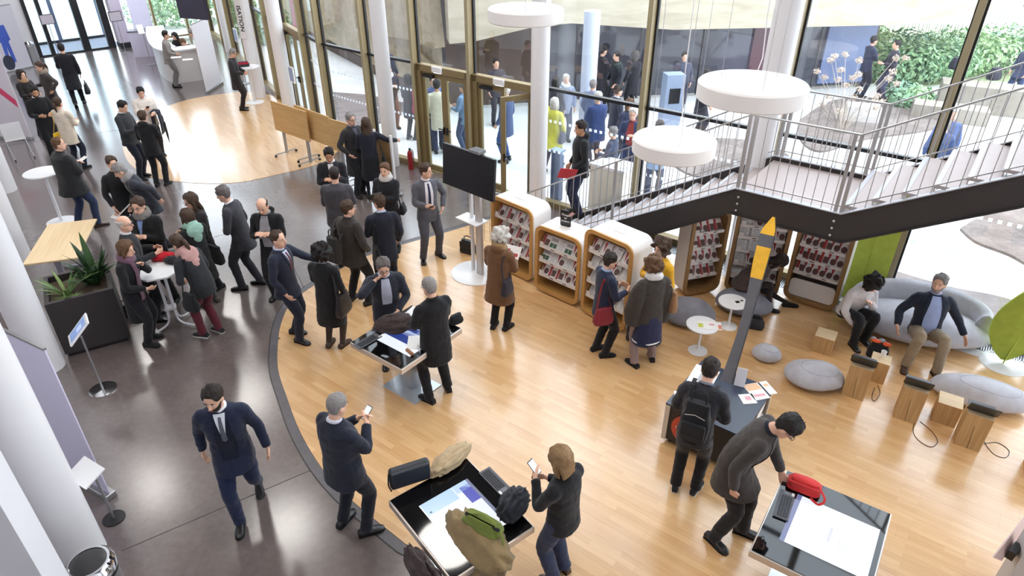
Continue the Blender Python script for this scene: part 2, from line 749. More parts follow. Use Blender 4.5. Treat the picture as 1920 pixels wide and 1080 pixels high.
# glass facade ------------------------------------------------------------------
MARK = bpy.data.materials.new('white_film')
MARK.use_nodes = True
t_ = MARK.node_tree
t_.nodes.remove(t_.nodes['Principled BSDF'])
d1_, d2_, mxx_ = t_.nodes.new('ShaderNodeBsdfDiffuse'), t_.nodes.new('ShaderNodeBsdfTranslucent'), t_.nodes.new('ShaderNodeMixShader')
d1_.inputs[0].default_value = d2_.inputs[0].default_value = (0.9, 0.93, 0.96, 1)
mxx_.inputs[0].default_value = 0.6
t_.links.new(d1_.outputs[0], mxx_.inputs[1])
t_.links.new(d2_.outputs[0], mxx_.inputs[2])
t_.links.new(mxx_.outputs[0], t_.nodes['Material Output'].inputs[0])
FTOP = CEIL


def bay(idx, a, b, kind):
    a, b = Vector(a), Vector(b)
    d = (b - a)
    L = d.length
    ang = math.atan2(d.y, d.x)
    root = struct(empty('window_%d' % idx, (a.x, a.y, 0), ang))
    # local x along the bay, +y outdoors
    MB().box((0, -0.02, FTOP / 2), (0.075, 0.24, FTOP)).build('mullion', BRONZE, root)
    MB().box((0, -0.145, FTOP / 2), (0.085, 0.012, FTOP)).build('mullion_cap', BRONZE_L, root)
    g = MB()
    for x in (0.055, L - 0.055):
        g.box((x, 0.03, FTOP / 2), (0.03, 0.06, FTOP))
    g.build('gasket', GASKET, root)
    zs = [2.42, 5.2, 7.6]
    for z in zs:
        if z == 2.42 and kind == 'door':
            continue
        MB().box((L / 2, 0.01, z), (L - 0.075, 0.10, 0.055)).build('transom', BLACK, root)
    lev = [(0.13 if kind != 'door' else 2.46, 2.39)] + [(2.45, 5.17), (5.23, 7.57), (7.63, FTOP)]
    if kind == 'door':
        lev = lev[1:]
    for (z0, z1) in lev:
        MB().box((L / 2, 0.02, (z0 + z1) / 2), (L - 0.08, 0.016, z1 - z0)).build('pane', GLASS, root)
    if kind != 'door':
        MB().box((L / 2, -0.02, 0.065), (L - 0.075, 0.16, 0.13)).build('sill', BRONZE, root)
    if kind == 'mark':
        for z in (1.18, 1.78):
            mk = MB()
            k = int((L - 0.2) / 0.115)
            for i in range(k):
                mk.box((0.14 + i * 0.115, 0.034, z), (0.055, 0.003, 0.055))
            mk.build('safety_markers', MARK, root)
    return root


for i in range(len(NODES) - 1):
    k = 'mark'
    if i in (N_MAIN, N_MAIN + 1):
        k = 'door'
    if i < 5:
        k = 'plain'
    if i == 6:
        k = 'door'
    bay(i + 1, NODES[i], NODES[i + 1], k)


def leaf(parent, w_, h, hinge, ang, handle=True):
    """one door leaf; hinge x, opened by ang"""
    L = empty('door_leaf', (hinge, 0, 0), ang, parent=parent)
    sg = 1 if w_ > 0 else -1
    a = abs(w_)
    f = MB()
    st = 0.085
    for x in (st / 2, a - st / 2):
        f.box((sg * x, 0, h / 2), (st, 0.06, h))
    f.box((sg * a / 2, 0, h - 0.05), (a - 2 * st, 0.06, 0.10))
    f.box((sg * a / 2, 0, 0.07), (a - 2 * st, 0.06, 0.14))
    f.build('leaf_frame', BRONZE, L)
    MB().box((sg * a / 2, 0, h / 2), (a - 2 * st, 0.014, h - 0.24)).build('pane', GLASS_D, L)
    if handle:
        hm = MB()
        hm.box((sg * (a - 0.045), -0.05, 1.05), (0.03, 0.04, 0.16))
        hm.bar((sg * (a - 0.045), -0.075, 1.08), (sg * (a - 0.18), -0.075, 1.08), 0.022)
        hm.build('door_handle', BLACK, L)
    return L


def door_pair(idx, a, b, o1, o2):
    a, b = Vector(a), Vector(b)
    d = b - a
    W = d.length
    root = struct(empty('door_%d' % idx, (a.x, a.y, 0), math.atan2(d.y, d.x)))
    fr = MB()
    fr.box((0.10, 0, 1.21), (0.12, 0.16, 2.42))
    fr.box((W - 0.10, 0, 1.21), (0.12, 0.16, 2.42))
    fr.box((W / 2, 0, 2.36), (W - 0.08, 0.16, 0.14))
    fr.build('door_frame', BRONZE, root)
    MB().box((W / 2, 0, 0.01), (W - 0.1, 0.2, 0.02)).build('threshold', BRONZE_L, root)
    MB().box((0.42, -0.1, 2.22), (0.3, 0.07, 0.06)).build('door_closer', BLACK, root)
    wl = (W - 0.32) / 2
    leaf(root, wl, 2.27, 0.16, o1)
    leaf(root, -wl, 2.27, W - 0.16, o2)
    return root


door_pair(1, NODES[N_MAIN], NODES[N_MAIN + 1], 0, 0)
door_pair(2, NODES[N_MAIN + 1], NODES[N_MAIN + 2], 0, R(62))
door_pair(3, NODES[6], NODES[7], 0, 0)
# exit lamps above the doors
for (px, py) in ((827, 130), (943, 152)):
    p = on_plane(px, py, FA, FD)
    r_ = empty('exit_lamp', (p.x, p.y, 2.40), FANG, label='small white emergency lamp above the %s glass doors' % ('closed left' if px < 900 else 'half open right'), cat='lamp', group='emergency lamps')
    MB().box((0, -0.14, 0), (0.26, 0.06, 0.12)).build('housing', WHITE, r_, bevel=0.01)
    MB().box((0, -0.12, -0.065), (0.2, 0.04, 0.03)).build('diffuser', emit('exit_lamp_light', (1, 1, 1, 1), 1.5), r_)

# floor grille along the facade
gr = struct(empty('trim_4', fac(0, 0), FANG))
MB().box((10.6, -0.52, 0.004), (10.2, 0.2, 0.008)).build('white_border', WHITE, gr)
MB().box((10.6, -0.24, 0.002), (10.2, 0.36, 0.008)).build('grille_bed', mat('grille_bed', srgb(70, 72, 78), 0.5, var=0.1), gr)
gm = MB()
for i in range(330):
    gm.box((5.6 + i * 0.03, -0.24, 0.010), (0.012, 0.36, 0.012))
o = gm.build('grille_bars', STEEL, gr)
o['kind'] = 'stuff'

# round white columns -----------------------------------------------------------
def column(x, y, r, label, h=CEIL):
    o = MB().lathe([(r, 0), (r, h)], 32).build('column', WHITE, None, auto=40, loc=(x, y, 0))
    return lab(o, label, 'column', 'round white columns')


p = at(1007, 397)
column(p.x, p.y, 0.17, 'slender round white column behind the television screen')
p = at(736, 309)
column(p.x, p.y, 0.17, 'slender round white column beside the couple at the folded tables')
p = at(545, 212)
column(p.x, p.y, 0.19, 'round white column behind the folded wooden tables')
p = at(488, 182)
column(p.x, p.y, 0.19, 'round white column next to the bar table with the red bag')
p = at(434, 96)
column(p.x, p.y, 0.21, 'far round white column behind the reception banner')
for (px, py, lb) in [(27, 358, 'thick white column far left by the folded chair legs'), (55, 490, 'thick white column left of the wooden bench top'),
                     (115, 690, 'thick white column at the corner of the planter'), (190, 1042, 'nearest thick white column behind the waste bin')]:
    p = at(px, py)
    column(p.x - 0.2, p.y + 0.02, 0.22, lb)
p = on_plane(1424, 290, fac(0, -0.34), FD)
column(p.x, p.y, 0.20, 'round white column rising behind the stair landing')
# ------------------------------------------------------------------ stairs
ST_F, ST_B = -2.05, -0.45
RISE, TREAD = 2.15 / 13, 0.29
LAND0, LAND1 = 9.07, 10.45
S0 = LAND0 - 12 * TREAD
st = struct(empty('stairs', fac(0, 0), FANG))
TREADM = mat('stair_tread', srgb(184, 170, 168), 0.5, var=0.06, vscale=5)
NOSE = mat('stair_nosing', srgb(184, 186, 194), 0.4, var=0.05)
mid, wid = (ST_F + ST_B) / 2, ST_B - ST_F
tr = MB().box((TREAD / 2, mid, -0.02), (TREAD + 0.02, wid - 0.1, 0.04)).build('tread', TREADM, st)
no = MB().box((0.025, mid, 0.003), (0.05, wid - 0.1, 0.006)).build('nosing', NOSE, tr)
ri = MB().box((0.012, mid, -RISE / 2 - 0.03), (0.012, wid - 0.1, RISE - 0.03)).build('riser', TREADM, tr)
first = True


def place_tread(s, z):
    global first
    if first:
        t = tr
        first = False
    else:
        t = copy_tree(tr, st)
    t.location = (s, 0, z)


for i in range(12):
    place_tread(S0 + i * TREAD, (i + 1) * RISE)
for i in range(14):
    place_tread(LAND1 + i * TREAD, 2.15 + (i + 1) * RISE)
MB().box(((LAND0 + LAND1) / 2, mid, 2.13), (LAND1 - LAND0, wid - 0.08, 0.04)).build('landing', TREADM, st)
END = LAND1 + 14 * TREAD
ENDZ = 2.15 + 14 * RISE
for n in (ST_F, ST_B):
    pr = [(S0 - 0.25, 0.0), (S0 - 0.05, RISE + 0.05), (LAND0, 2.22), (LAND1, 2.22), (END, ENDZ + 0.06), (END, ENDZ - 0.32), (LAND1 + 0.1, 1.84), (LAND0 - 0.02, 1.84), (S0 + 0.45, 0.0)]
    MB().slab([(a, n - 0.02, b) for a, b in pr], (0, 0.04, 0)).build('stringer', STEEL_DK, st)
    # flange along the top and bottom of the steel channel
    f = MB()
    for (a, b) in ((1, 2), (2, 3), (3, 4)):
        f.bar((pr[a][0], n, pr[a][1]), (pr[b][0], n, pr[b][1]), 0.09, 0.012)
    f.build('top_flange', NOSE, st)
    f = MB()
    for (a, b) in ((8, 7), (7, 6), (6, 5)):
        f.bar((pr[a][0], n, pr[a][1]), (pr[b][0], n, pr[b][1]), 0.10, 0.014)
    f.build('bottom_flange', STEEL_DK, st)
    bo = MB()
    for (a, z0) in ((LAND0 + 0.06, 1.9), (LAND1 - 0.06, 1.9)):
        for k in range(3):
            bo.ball((a, n - 0.03, z0 + k * 0.1), 0.02, 8, 6)
    bo.build('bolts', STEEL, st)
MB().box(((LAND0 + LAND1) / 2, mid, 1.95), (LAND1 - LAND0, 0.12, 0.3)).build('cross_beam', STEEL_DK, st)


def stair_z(s):
    if s < LAND0:
        return max(0.0, 2.22 - (LAND0 - s) * RISE / TREAD)
    if s < LAND1:
        return 2.22
    return 2.22 + (s - LAND1) * RISE / TREAD


bal = None
for n in (ST_F, ST_B):
    s = S0 + 0.1
    while s < END - 0.05:
        z = stair_z(s)
        if bal is None:
            bal = MB().tube([(0, 0, 0), (0, 0, 1.0)], 0.006, 6).build('baluster', RAIL, st)
            b = bal
        else:
            b = bal.copy()
            link(b, st)
        b.location = (s, n, z)
        s += 0.125
    for ss in (S0 - 0.15, S0 + 1.6, LAND0 + 0.02, LAND0 + 0.09, LAND1 - 0.08, LAND1 - 0.01, LAND1 + 1.75, END):
        z = stair_z(ss)
        pm = MB().box((0, 0, 0.51), (0.045, 0.016, 1.02)).build('rail_post', RAIL, st)
        pm.location = (ss, n, z)
    hr = MB()
    q = [(S0 - 0.15, stair_z(S0 - 0.15) + 1.02), (LAND0 + 0.02, 3.24), (LAND1 - 0.02, 3.24), (END, stair_z(END) + 1.02)]
    for a, b in zip(q, q[1:]):
        hr.bar((a[0], n, a[1]), (b[0], n, b[1]), 0.032, 0.02)
    q2 = [(a, b - 0.93) for a, b in q]
    for a, b in zip(q2, q2[1:]):
        hr.bar((a[0], n, a[1]), (b[0], n, b[1]), 0.02, 0.014)
    hr.build('handrail', RAIL, st)
# short railing in front of the first step
lr = MB()
for k in range(9):
    lr.tube([(S0 - 1.35 + k * 0.14, ST_F, 0), (S0 - 1.35 + k * 0.14, ST_F, 0.98)], 0.006, 6)
lr.bar((S0 - 1.4, ST_F, 1.0), (S0 - 0.15, ST_F, 1.06), 0.03, 0.02)
lr.box((S0 - 1.4, ST_F, 0.5), (0.06, 0.016, 1.0))
lr.build('guard_rail', RAIL, st)
# upper floor where the stair ends
struct(MB().prism([tuple(fac(END, -0.2)[:2]), tuple(fac(END, -3.4)[:2]), tuple(fac(END + 3, -3.4)[:2]), tuple(fac(END + 3, -0.2)[:2])], ENDZ - 0.35, ENDZ).build('floor_upper', CONC))

# pendant lamps --------------------------------------------------------------------
DRUM = mat('white_drum_shade', srgb(236, 232, 230), 0.6, var=0.02)
DIFF = emit('pendant_diffuser', (1, 0.95, 0.88, 1), 3.0)
for (x, y, z, rr, h, lb) in [(0.18, 9.35, 4.42, 0.5, 0.17, 'small round white drum pendant in front of the round column, farthest of three'),
                             (1.97, 7.83, 3.18, 0.5, 0.19, 'round white drum pendant hanging lowest, beside the stair flight'),
                             (2.69, 7.54, 3.92, 0.6, 0.20, 'widest round white drum pendant hanging over the stair landing')]:
    r_ = empty('pendant_lamp', (x, y, z), label=lb, cat='lamp', group='drum pendant lamps')
    sh = MB().lathe([(rr * 0.97, -h), (rr, -h + 0.015), (rr, -0.02), (rr - 0.02, 0.0), (0.001, 0.0)], 64).build('lamp_shade', DRUM, r_, auto=35)
    MB().lathe([(rr * 0.93, -h - 0.004), (rr * 0.93, -h + 0.002)], 48).build('diffuser', DIFF, r_)
    cb = MB()
    for k in range(3):
        a = 2 * pi * k / 3 + 0.5
        cb.tube([(rr * 0.6 * math.cos(a), rr * 0.6 * math.sin(a), 0), (rr * 0.6 * math.cos(a), rr * 0.6 * math.sin(a), CEIL - z)], 0.003, 5)
    cb.build('suspension_wires', STEEL, r_)
    MB().tube([(0, 0, 0), (0.06, 0.02, 0.25), (0.02, 0, 0.7), (0, 0, CEIL - z)], 0.006, 6).build('power_cord', WHITE, r_)

# ------------------------------------------------------------------ outdoors
GRAV = concrete_mat('pale_courtyard_paving', srgb(206, 206, 204), srgb(236, 236, 236), 0.8)
MULCH = concrete_mat('bark_mulch', srgb(84, 74, 70), srgb(158, 146, 140), 0.95)
nodes_rev = [(p.x, p.y) for p in NODES]
yard = nodes_rev + [(30, 0), (60, 10), (60, 75), (-45, 75), (-45, 40), (-22, 36)]
struct(MB().prism(yard, -0.3, -0.02).build('ground', GRAV))


def mulch_bed(pts, label):
    w = catmull([tuple(at(a, b)[:2]) for a, b in pts + pts[:1]], 5)[:-1]
    o = MB().prism(w, -0.1, 0.03).build('mulch_bed', MULCH)
    o['kind'] = 'stuff'
    lab(o, label, 'garden bed')


mulch_bed([(1800, 430), (1860, 400), (1960, 395), (2060, 430), (2060, 500), (1960, 510), (1890, 478), (1830, 455)], 'rounded bark mulch bed at the right picture edge beyond the glass')
mulch_bed([(1660, 505), (1780, 540), (1880, 560), (1990, 600), (2100, 650), (1990, 655), (1880, 628), (1720, 585), (1640, 545)], 'long bark mulch strip directly outside the glass behind the sofa')
mulch_bed([(1500, 225), (1560, 190), (1640, 185), (1740, 200), (1790, 225), (1740, 245), (1620, 262), (1540, 285), (1500, 262)], 'bark mulch bed under the dried hydrangea')
mulch_bed([(1250, 300), (1330, 262), (1430, 270), (1480, 300), (1400, 335), (1300, 330)], 'small bark mulch bed behind the low stair flight')
deck = [tuple(at(a, b)[:2]) for a, b in [(612, 172), (690, 178), (790, 200), (700, 235), (640, 240)]]
DECKM = plank_mat('grey_decking', R(28), srgb(120, 112, 114), srgb(92, 86, 90), w_=0.14, L=3.0, rough=0.7, mortar=0.012, dark=1.7)
struct(MB().prism(deck, -0.05, 0.01).build('ground_deck', DECKM))

# building across the courtyard: timber facets over dark glazing
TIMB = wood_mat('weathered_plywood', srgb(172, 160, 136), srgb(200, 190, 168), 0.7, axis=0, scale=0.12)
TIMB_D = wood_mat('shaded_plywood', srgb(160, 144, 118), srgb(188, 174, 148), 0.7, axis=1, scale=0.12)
DGL = mat('dark_glazing', srgb(60, 62, 74), 0.06, var=0.15, vscale=0.5, spec=0.7)
W1a, W1b = Vector((-8.2, 29.35)), Vector((-2.0, 19.75))
W1d = (W1b - W1a).normalized()
W2a, W2b = Vector((-2.0, 19.75)), Vector((11.7, 22.4))
W2d = (W2b - W2a).normalized()
HT = 4.8
wl = struct(empty('wall_courtyard', (0, 0, 0)))
n1 = Vector((W1d.y, -W1d.x)) * -1
if n1.dot(Vector((1, 1))) < 0:
    n1 = -n1
a0 = W1a - W1d * 5
MB().prism([tuple(a0), tuple(W1b), tuple(W1b + n1 * 0.3), tuple(a0 + n1 * 0.3)], 0.12, HT).build('timber_wall', TIMB, wl)
MB().prism([tuple(a0 - n1 * 0.06), tuple(W1b - n1 * 0.06), tuple(W1b), tuple(a0)], 0.0, 0.35).build('plinth', mat('plinth_brown', srgb(92, 78, 70), 0.8, var=0.1), wl)
n2 = Vector((-W2d.y, W2d.x))


def on_wall(pts, A, d, out, th, name, mt):
    P = [on_plane(x, y, A, d) for x, y in pts]
    o3 = Vector((out.x, out.y, 0))
    P = [p + o3 * 0.02 for p in P]
    return MB().slab(P, o3 * th).build(name, mt, wl)


# facets laid over the timber wall
for (pts, th, mt) in [
    ([(596, -30), (668, -30), (678, 52), (720, 60), (735, 105), (700, 100), (655, 92), (612, 62)], 0.18, TIMB),
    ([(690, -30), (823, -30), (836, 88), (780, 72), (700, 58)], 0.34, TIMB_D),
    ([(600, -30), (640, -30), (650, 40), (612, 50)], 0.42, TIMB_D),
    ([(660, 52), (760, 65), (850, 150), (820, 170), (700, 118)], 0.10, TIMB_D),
]:
    on_wall(pts, W1a, W1d, -n1, th, 'timber_panel', mt)
# dark glazing and the timber fascia above it
GZ = 2.62
MB().prism([tuple(W2a), tuple(W2b), tuple(W2b + n2 * 0.2), tuple(W2a + n2 * 0.2)], 0.1, GZ + 0.6).build('dark_glazing', DGL, wl)
L2 = (W2b - W2a).length
for k in range(1, 7):
    c = W2a + W2d * (L2 * k / 7)
    MB().box((c.x, c.y, 1.6), (0.05, 0.08, 3.1), math.atan2(W2d.y, W2d.x)).build('glazing_bar', mat('dark_frame', srgb(60, 56, 60), 0.5, var=0.1), wl)
c = W2a + W2d * (L2 * 0.10) - n2 * 0.04
MB().box((c.x, c.y, 1.55), (2.6, 0.05, 2.9), math.atan2(W2d.y, W2d.x)).build('brown_reflection', mat('brown_reflection', srgb(84, 68, 58), 0.12, var=0.2, vscale=1.2), wl)  # added sheet: brown timber reflection in the dark glazing, painted as its colour
c = W2a + W2d * (L2 * 0.93) - n2 * 0.05
MB().box((c.x, c.y, 1.5), (1.7, 0.06, 2.6), math.atan2(W2d.y, W2d.x)).build('blue_panel', mat('blue_grey_panel', srgb(120, 134, 170), 0.3, var=0.08), wl)
c = W2a + W2d * (L2 * 0.72) - n2 * 0.05
MB().box((c.x, c.y, 1.5), (0.9, 0.06, 2.6), math.atan2(W2d.y, W2d.x)).build('burgundy_panel', mat('burgundy_panel', srgb(88, 52, 62), 0.3, var=0.1), wl)
fas = [(836, 70), (880, 66), (985, 40), (1055, 33), (1240, 45), (1500, 40), (1640, 37), (1740, 22), (1870, 2), (1990, -60), (830, -60)]
on_wall(fas, W2a, W2d, -n2, 0.9, 'timber_fascia', TIMB)
top = [on_plane(x, y, W2a, W2d) for x, y in ((830, -60), (1990, -60))]
zt = max(p.z for p in top)
c2 = W2b + W2d * 5
MB().prism([tuple(W2a - n2 * 0.9), tuple(c2 - n2 * 0.9), tuple(c2 + n2 * 5), tuple(W2a + n2 * 5)], zt - 0.4, HT).build('timber_upper', TIMB, wl)
cw = [W2b, W2b + n2 * 6]
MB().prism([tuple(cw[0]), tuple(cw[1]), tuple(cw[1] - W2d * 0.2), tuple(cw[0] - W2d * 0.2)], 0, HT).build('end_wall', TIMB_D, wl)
# square panels joints on the fascia
# ------------------------------------------------------------------ furniture helpers
def rect_px(c, z):
    """centre, size and angle of a rectangle from its four corners in the photograph at height z"""
    P = [at(x, y, z) for x, y in c]
    ctr = sum(P, Vector()) / 4
    u = ((P[1] - P[0]) + (P[2] - P[3])) / 2
    v = ((P[3] - P[0]) + (P[2] - P[1])) / 2
    return ctr, u.length, v.length, math.atan2(u.y, u.x)


def rrect(w_, h, r, n=8, x0=0.0, z0=0.0):
    """rounded rectangle outline in (x, z), counter-clockwise from the bottom left"""
    pts = []
    for (cx, cz, a0) in ((w_ - r, r, -pi / 2), (w_ - r, h - r, 0), (r, h - r, pi / 2), (r, r, pi)):
        for k in range(n + 1):
            a = a0 + (pi / 2) * k / n
            pts.append((x0 + cx + r * math.cos(a), z0 + cz + r * math.sin(a)))
    return pts


def ring_y(m, outer, inner, y0, y1):
    n = len(outer)
    v = [(x, y0, z) for x, z in outer] + [(x, y0, z) for x, z in inner] + [(x, y1, z) for x, z in outer] + [(x, y1, z) for x, z in inner]
    f = []
    for i in range(n):
        j = (i + 1) % n
        f += [(i, j, n + j, n + i), (2 * n + j, 2 * n + i, 3 * n + i, 3 * n + j), (j, i, 2 * n + i, 2 * n + j), (n + i, n + j, 3 * n + j, 3 * n + i)]
    m.add(v, f)
    return m


def blob_mesh(name, rx, ry, rz, seed, n=36, m=24, flat=0.5, amp=0.03, freq=3.0, sharp=1.0):
    """smooth stone / heap: ellipsoid with a flattened base and noise"""
    b = MB().ball((0, 0, 0), 1.0, n, m)
    out = []
    for p in b.v:
        d = Vector(p).normalized()
        q = Vector((rx * d.x, ry * d.y, rz * d.z))
        if d.z < 0:
            q.z *= flat
        nn = noise.noise(d * freq + Vector((seed * 3.7, seed, 0)))
        q += Vector((q.x, q.y, q.z)).normalized() * amp * nn * sharp
        out.append(q)
    zm = min(p.z for p in out)
    b.v = [(p.x, p.y, max(0.0, p.z - zm - 0.004)) for p in out]
    return b


# ------------------------------------------------------------------ brochure cabinets
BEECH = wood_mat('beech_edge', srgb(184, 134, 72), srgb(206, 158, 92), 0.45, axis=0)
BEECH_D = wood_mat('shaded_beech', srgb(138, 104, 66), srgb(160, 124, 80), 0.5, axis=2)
CABW = mat('cabinet_white', srgb(236, 232, 230), 0.4, var=0.02)
CABIN = mat('cabinet_back', srgb(150, 140, 132), 0.6, var=0.05)
TRAY = mat('tray_white', srgb(226, 218, 214), 0.5, var=0.03)
REDP = mat('print_red', srgb(176, 58, 58), 0.5, var=0.15, vscale=30)
BRNP = mat('print_brown', srgb(104, 72, 66), 0.5, var=0.6, vscale=45)
GRYP = mat('print_grey', srgb(176, 174, 178), 0.5, var=0.35, vscale=60)
GRNP = mat('print_green', srgb(64, 100, 76), 0.5, var=0.3, vscale=40)


def broch_mesh(kind):
    """leaflet leaning on the tray: white card with a printed cover"""
    m = MB()
    w_, h = 0.145, 0.20
    m.box((0, 0, h / 2), (w_, 0.008, h))
    p = MB()
    y = -0.0055
    if kind == 0:      # red wedge and round picture
        p.cur = 0
        p.slab([(-w_ / 2 + .004, y, h - .004), (-w_ / 2 + .05, y, h - .004), (-w_ / 2 + .028, y, 0.03)], (0, -0.0008, 0))
        p.cur = 1
        k = 16
        p.slab([(0.025 + .045 * math.cos(2 * pi * i / k), y, .075 + .05 * math.sin(2 * pi * i / k)) for i in range(k)], (0, -0.0008, 0))
    elif kind == 1:    # grey text block
        p.cur = 2
        for r_ in range(6):
            p.box((0, y, 0.03 + r_ * 0.022), (w_ * 0.8 - 0.02 * (r_ % 3), 0.0012, 0.007))
        p.box((0.02, y, 0.175), (0.08, 0.0012, 0.02))
    elif kind == 2:    # red strip, brown picture
        p.cur = 0
        p.box((-0.045, y, h / 2), (0.04, 0.0012, h * 0.96))
        p.cur = 1
        p.box((0.022, y, 0.08), (0.08, 0.0012, 0.10))
    else:              # green header
        p.cur = 3
        p.box((-0.034, y, 0.06), (0.06, 0.0012, 0.07))
        p.box((0.034, y, 0.06), (0.06, 0.0012, 0.07))
        p.cur = 2
        p.box((0, y, 0.15), (0.12, 0.0012, 0.05))
    return m, p


BRO = []
for k in range(4):
    a, b = broch_mesh(k)
    oa = a.build('brochure', PAPER)
    ob = b.build('cover_print', [REDP, BRNP, GRYP, GRNP], oa)
    BRO.append((oa.data, ob.data))
    bpy.data.objects.remove(ob)
    bpy.data.objects.remove(oa)


KTXT = ['red wedge', 'grey text', 'red striped', 'green']
ORD = ['first', 'second', 'third', 'fourth', 'fifth', 'sixth']
TNAME = {3: ['top', 'middle', 'bottom'], 4: ['top', 'second', 'third', 'bottom'], 5: ['top', 'second', 'middle', 'fourth', 'bottom']}


def cabinet(a, b, h, depth, tops, per, kinds, label, bl, wood=BEECH, low=None, seed=1):
    """a, b: front bottom corners as seen from the front; tops: heights of the trays"""
    a, b = Vector((a[0], a[1], 0)), Vector((b[0], b[1], 0))
    d = b - a
    W = d.length
    ang = math.atan2(d.y, d.x)
    root = empty('brochure_cabinet', (a.x, a.y, 0), ang, label=label, cat='cabinet', group='rounded brochure cabinets')
    z0 = 0.04
    o1 = rrect(W, h - z0, 0.15, 8, 0, z0)
    i1 = rrect(W - 0.05, h - z0 - 0.05, 0.13, 8, 0.025, z0 + 0.025)
    i2 = rrect(W - 0.12, h - z0 - 0.12, 0.10, 8, 0.06, z0 + 0.06)
    ring_y(MB(), o1, i1, 0.03, depth).build('body', CABW, root, auto=50)
    n = len(i1)
    MB().slab([(x, depth - 0.02, z) for x, z in i1], (0, 0.018, 0)).build('back_panel', CABIN, root)
    ring_y(MB(), o1, i2, 0.0, 0.03).build('front_frame', wood, root, auto=50)
    ring_y(MB(), i1, i2, 0.03, depth - 0.02).build('inner_lining', wood, root, auto=50)
    for x in (0.16, W - 0.16):
        MB().lathe([(0.025, 0), (0.025, z0 + 0.03)], 12, (x, depth / 2, 0)).build('foot', BLACK, root)
    MB().box((W / 2, depth * 0.5, h + 0.004), (0.2, 0.05, 0.008)).build('label_plate', TRAY, root)
    if low:
        MB().slab([(x, 0.05, z) for x, z in rrect(W - 0.13, low, 0.07, 6, 0.065, z0 + 0.07)], (0, 0.03, 0)).build('lower_panel', CABW, root)
    rn = random.Random(seed)
    Mw = Matrix.Translation((a.x, a.y, 0)) @ Matrix.Rotation(ang, 4, 'Z')
    for zt in tops:
        t = MB()
        x0, x1 = 0.07, W - 0.07
        lean = 0.62
        L = 0.2
        yb = 0.075
        # sloping tray back, front lip and end tabs
        t.slab([(x0, yb, zt), (x1, yb, zt), (x1, yb + L * math.sin(lean) + 0.02, zt + L * math.cos(lean)), (x0, yb + L * math.sin(lean) + 0.02, zt + L * math.cos(lean))], (0, 0.012, -0.006))
        t.box(((x0 + x1) / 2, yb - 0.02, zt - 0.002), (x1 - x0, 0.05, 0.008))
        t.box(((x0 + x1) / 2, yb - 0.042, zt + 0.012), (x1 - x0, 0.008, 0.05))
        t.box((x0 + 0.045, yb - 0.040, zt + 0.05), (0.07, 0.007, 0.08))
        t.build('tray', TRAY, root)
        for q in (0.35, 0.7):
            MB().box((x0 + (x1 - x0) * q, yb - 0.0475, zt + 0.012), (0.07, 0.002, 0.012)).build('grip_slot', BLACK, root)
        step = (x1 - x0 - 0.16) / max(1, per - 1)
        for i in range(per):
            k = rn.choice(kinds)
            ma, mb = BRO[k]
            o = bpy.data.objects.new('brochure', ma)
            link(o)
            lab(o, '%s brochure, %s from left on the %s tray of the %s' % (KTXT[k], ORD[i], TNAME[len(tops)][len(tops) - 1 - tops.index(zt)], bl), 'brochure', 'brochures in the ' + bl)
            c = bpy.data.objects.new('cover_print', mb)
            link(c, o)
            loc = Matrix.Translation((x0 + 0.08 + step * i, yb - 0.012 + 0.001 * (i % 3), zt + 0.004)) @ Matrix.Rotation(-lean, 4, 'X')
            o.matrix_world = Mw @ loc
    return root


g = at
cabinet(g(922, 497), g(996, 534), 1.36, 0.45, (0.42, 0.70, 0.98), 4, (0, 2, 2, 0), 'white rounded brochure cabinet left of the low one, behind the woman in brown',
        'left front cabinet', seed=2)
cabinet(g(1001, 543), g(1082, 580), 1.22, 0.45, (0.32, 0.58, 0.84), 5, (0, 1, 2, 3, 0), 'lowest white rounded brochure cabinet carrying a small black sign',
        'low sign cabinet', seed=5)
cabinet(g(1087, 585), g(1170, 630), 1.50, 0.48, (0.34, 0.60, 0.86, 1.12), 4, (1, 0, 0), 'tallest white rounded brochure cabinet beside the stair foot',
        'tall front cabinet', seed=8)
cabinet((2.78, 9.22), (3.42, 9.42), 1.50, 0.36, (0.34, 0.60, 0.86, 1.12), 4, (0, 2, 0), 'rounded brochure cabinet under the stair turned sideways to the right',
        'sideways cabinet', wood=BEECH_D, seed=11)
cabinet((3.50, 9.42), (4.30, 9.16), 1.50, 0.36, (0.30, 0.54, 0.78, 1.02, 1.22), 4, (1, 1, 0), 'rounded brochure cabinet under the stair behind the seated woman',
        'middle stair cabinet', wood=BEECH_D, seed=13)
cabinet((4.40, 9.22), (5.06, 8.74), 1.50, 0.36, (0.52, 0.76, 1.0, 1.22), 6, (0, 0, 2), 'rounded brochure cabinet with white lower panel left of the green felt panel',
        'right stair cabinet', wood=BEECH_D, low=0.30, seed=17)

# small black sign on the low cabinet
p = g(1057, 430, 1.22)
r_ = empty('counter_sign', (p.x + 0.03, p.y + 0.10, 1.224), FANG + 0.1, label='small black lettered sign standing on the low brochure cabinet', cat='sign')
MB().slab([(x - 0.09, 0, z) for x, z in rrect(0.18, 0.27, 0.02, 4)], (0, 0.012, 0)).build('board', BLKMATTE, r_)
MB().box((0, 0.03, 0.004), (0.14, 0.08, 0.008)).build('stand', BLACK, r_)
text_mesh('Changez\nles\ncouleurs', 0.042, PAPER, 'lettering', r_, Matrix.Translation((0, -0.002, 0.14)) @ Matrix.Rotation(pi / 2, 4, 'X'), bold=0.0006, space=1.25)
q = MB()
for (x, z, c) in ((0.085, 0.275, 0), (0.118, 0.245, 1), (0.085, 0.215, 1), (0.118, 0.305, 0)):
    q.cur = c
    q.slab([(x - 0.033, -0.004, z), (x, -0.004, z - 0.033), (x + 0.033, -0.004, z), (x, -0.004, z + 0.033)], (0, -0.002, 0))
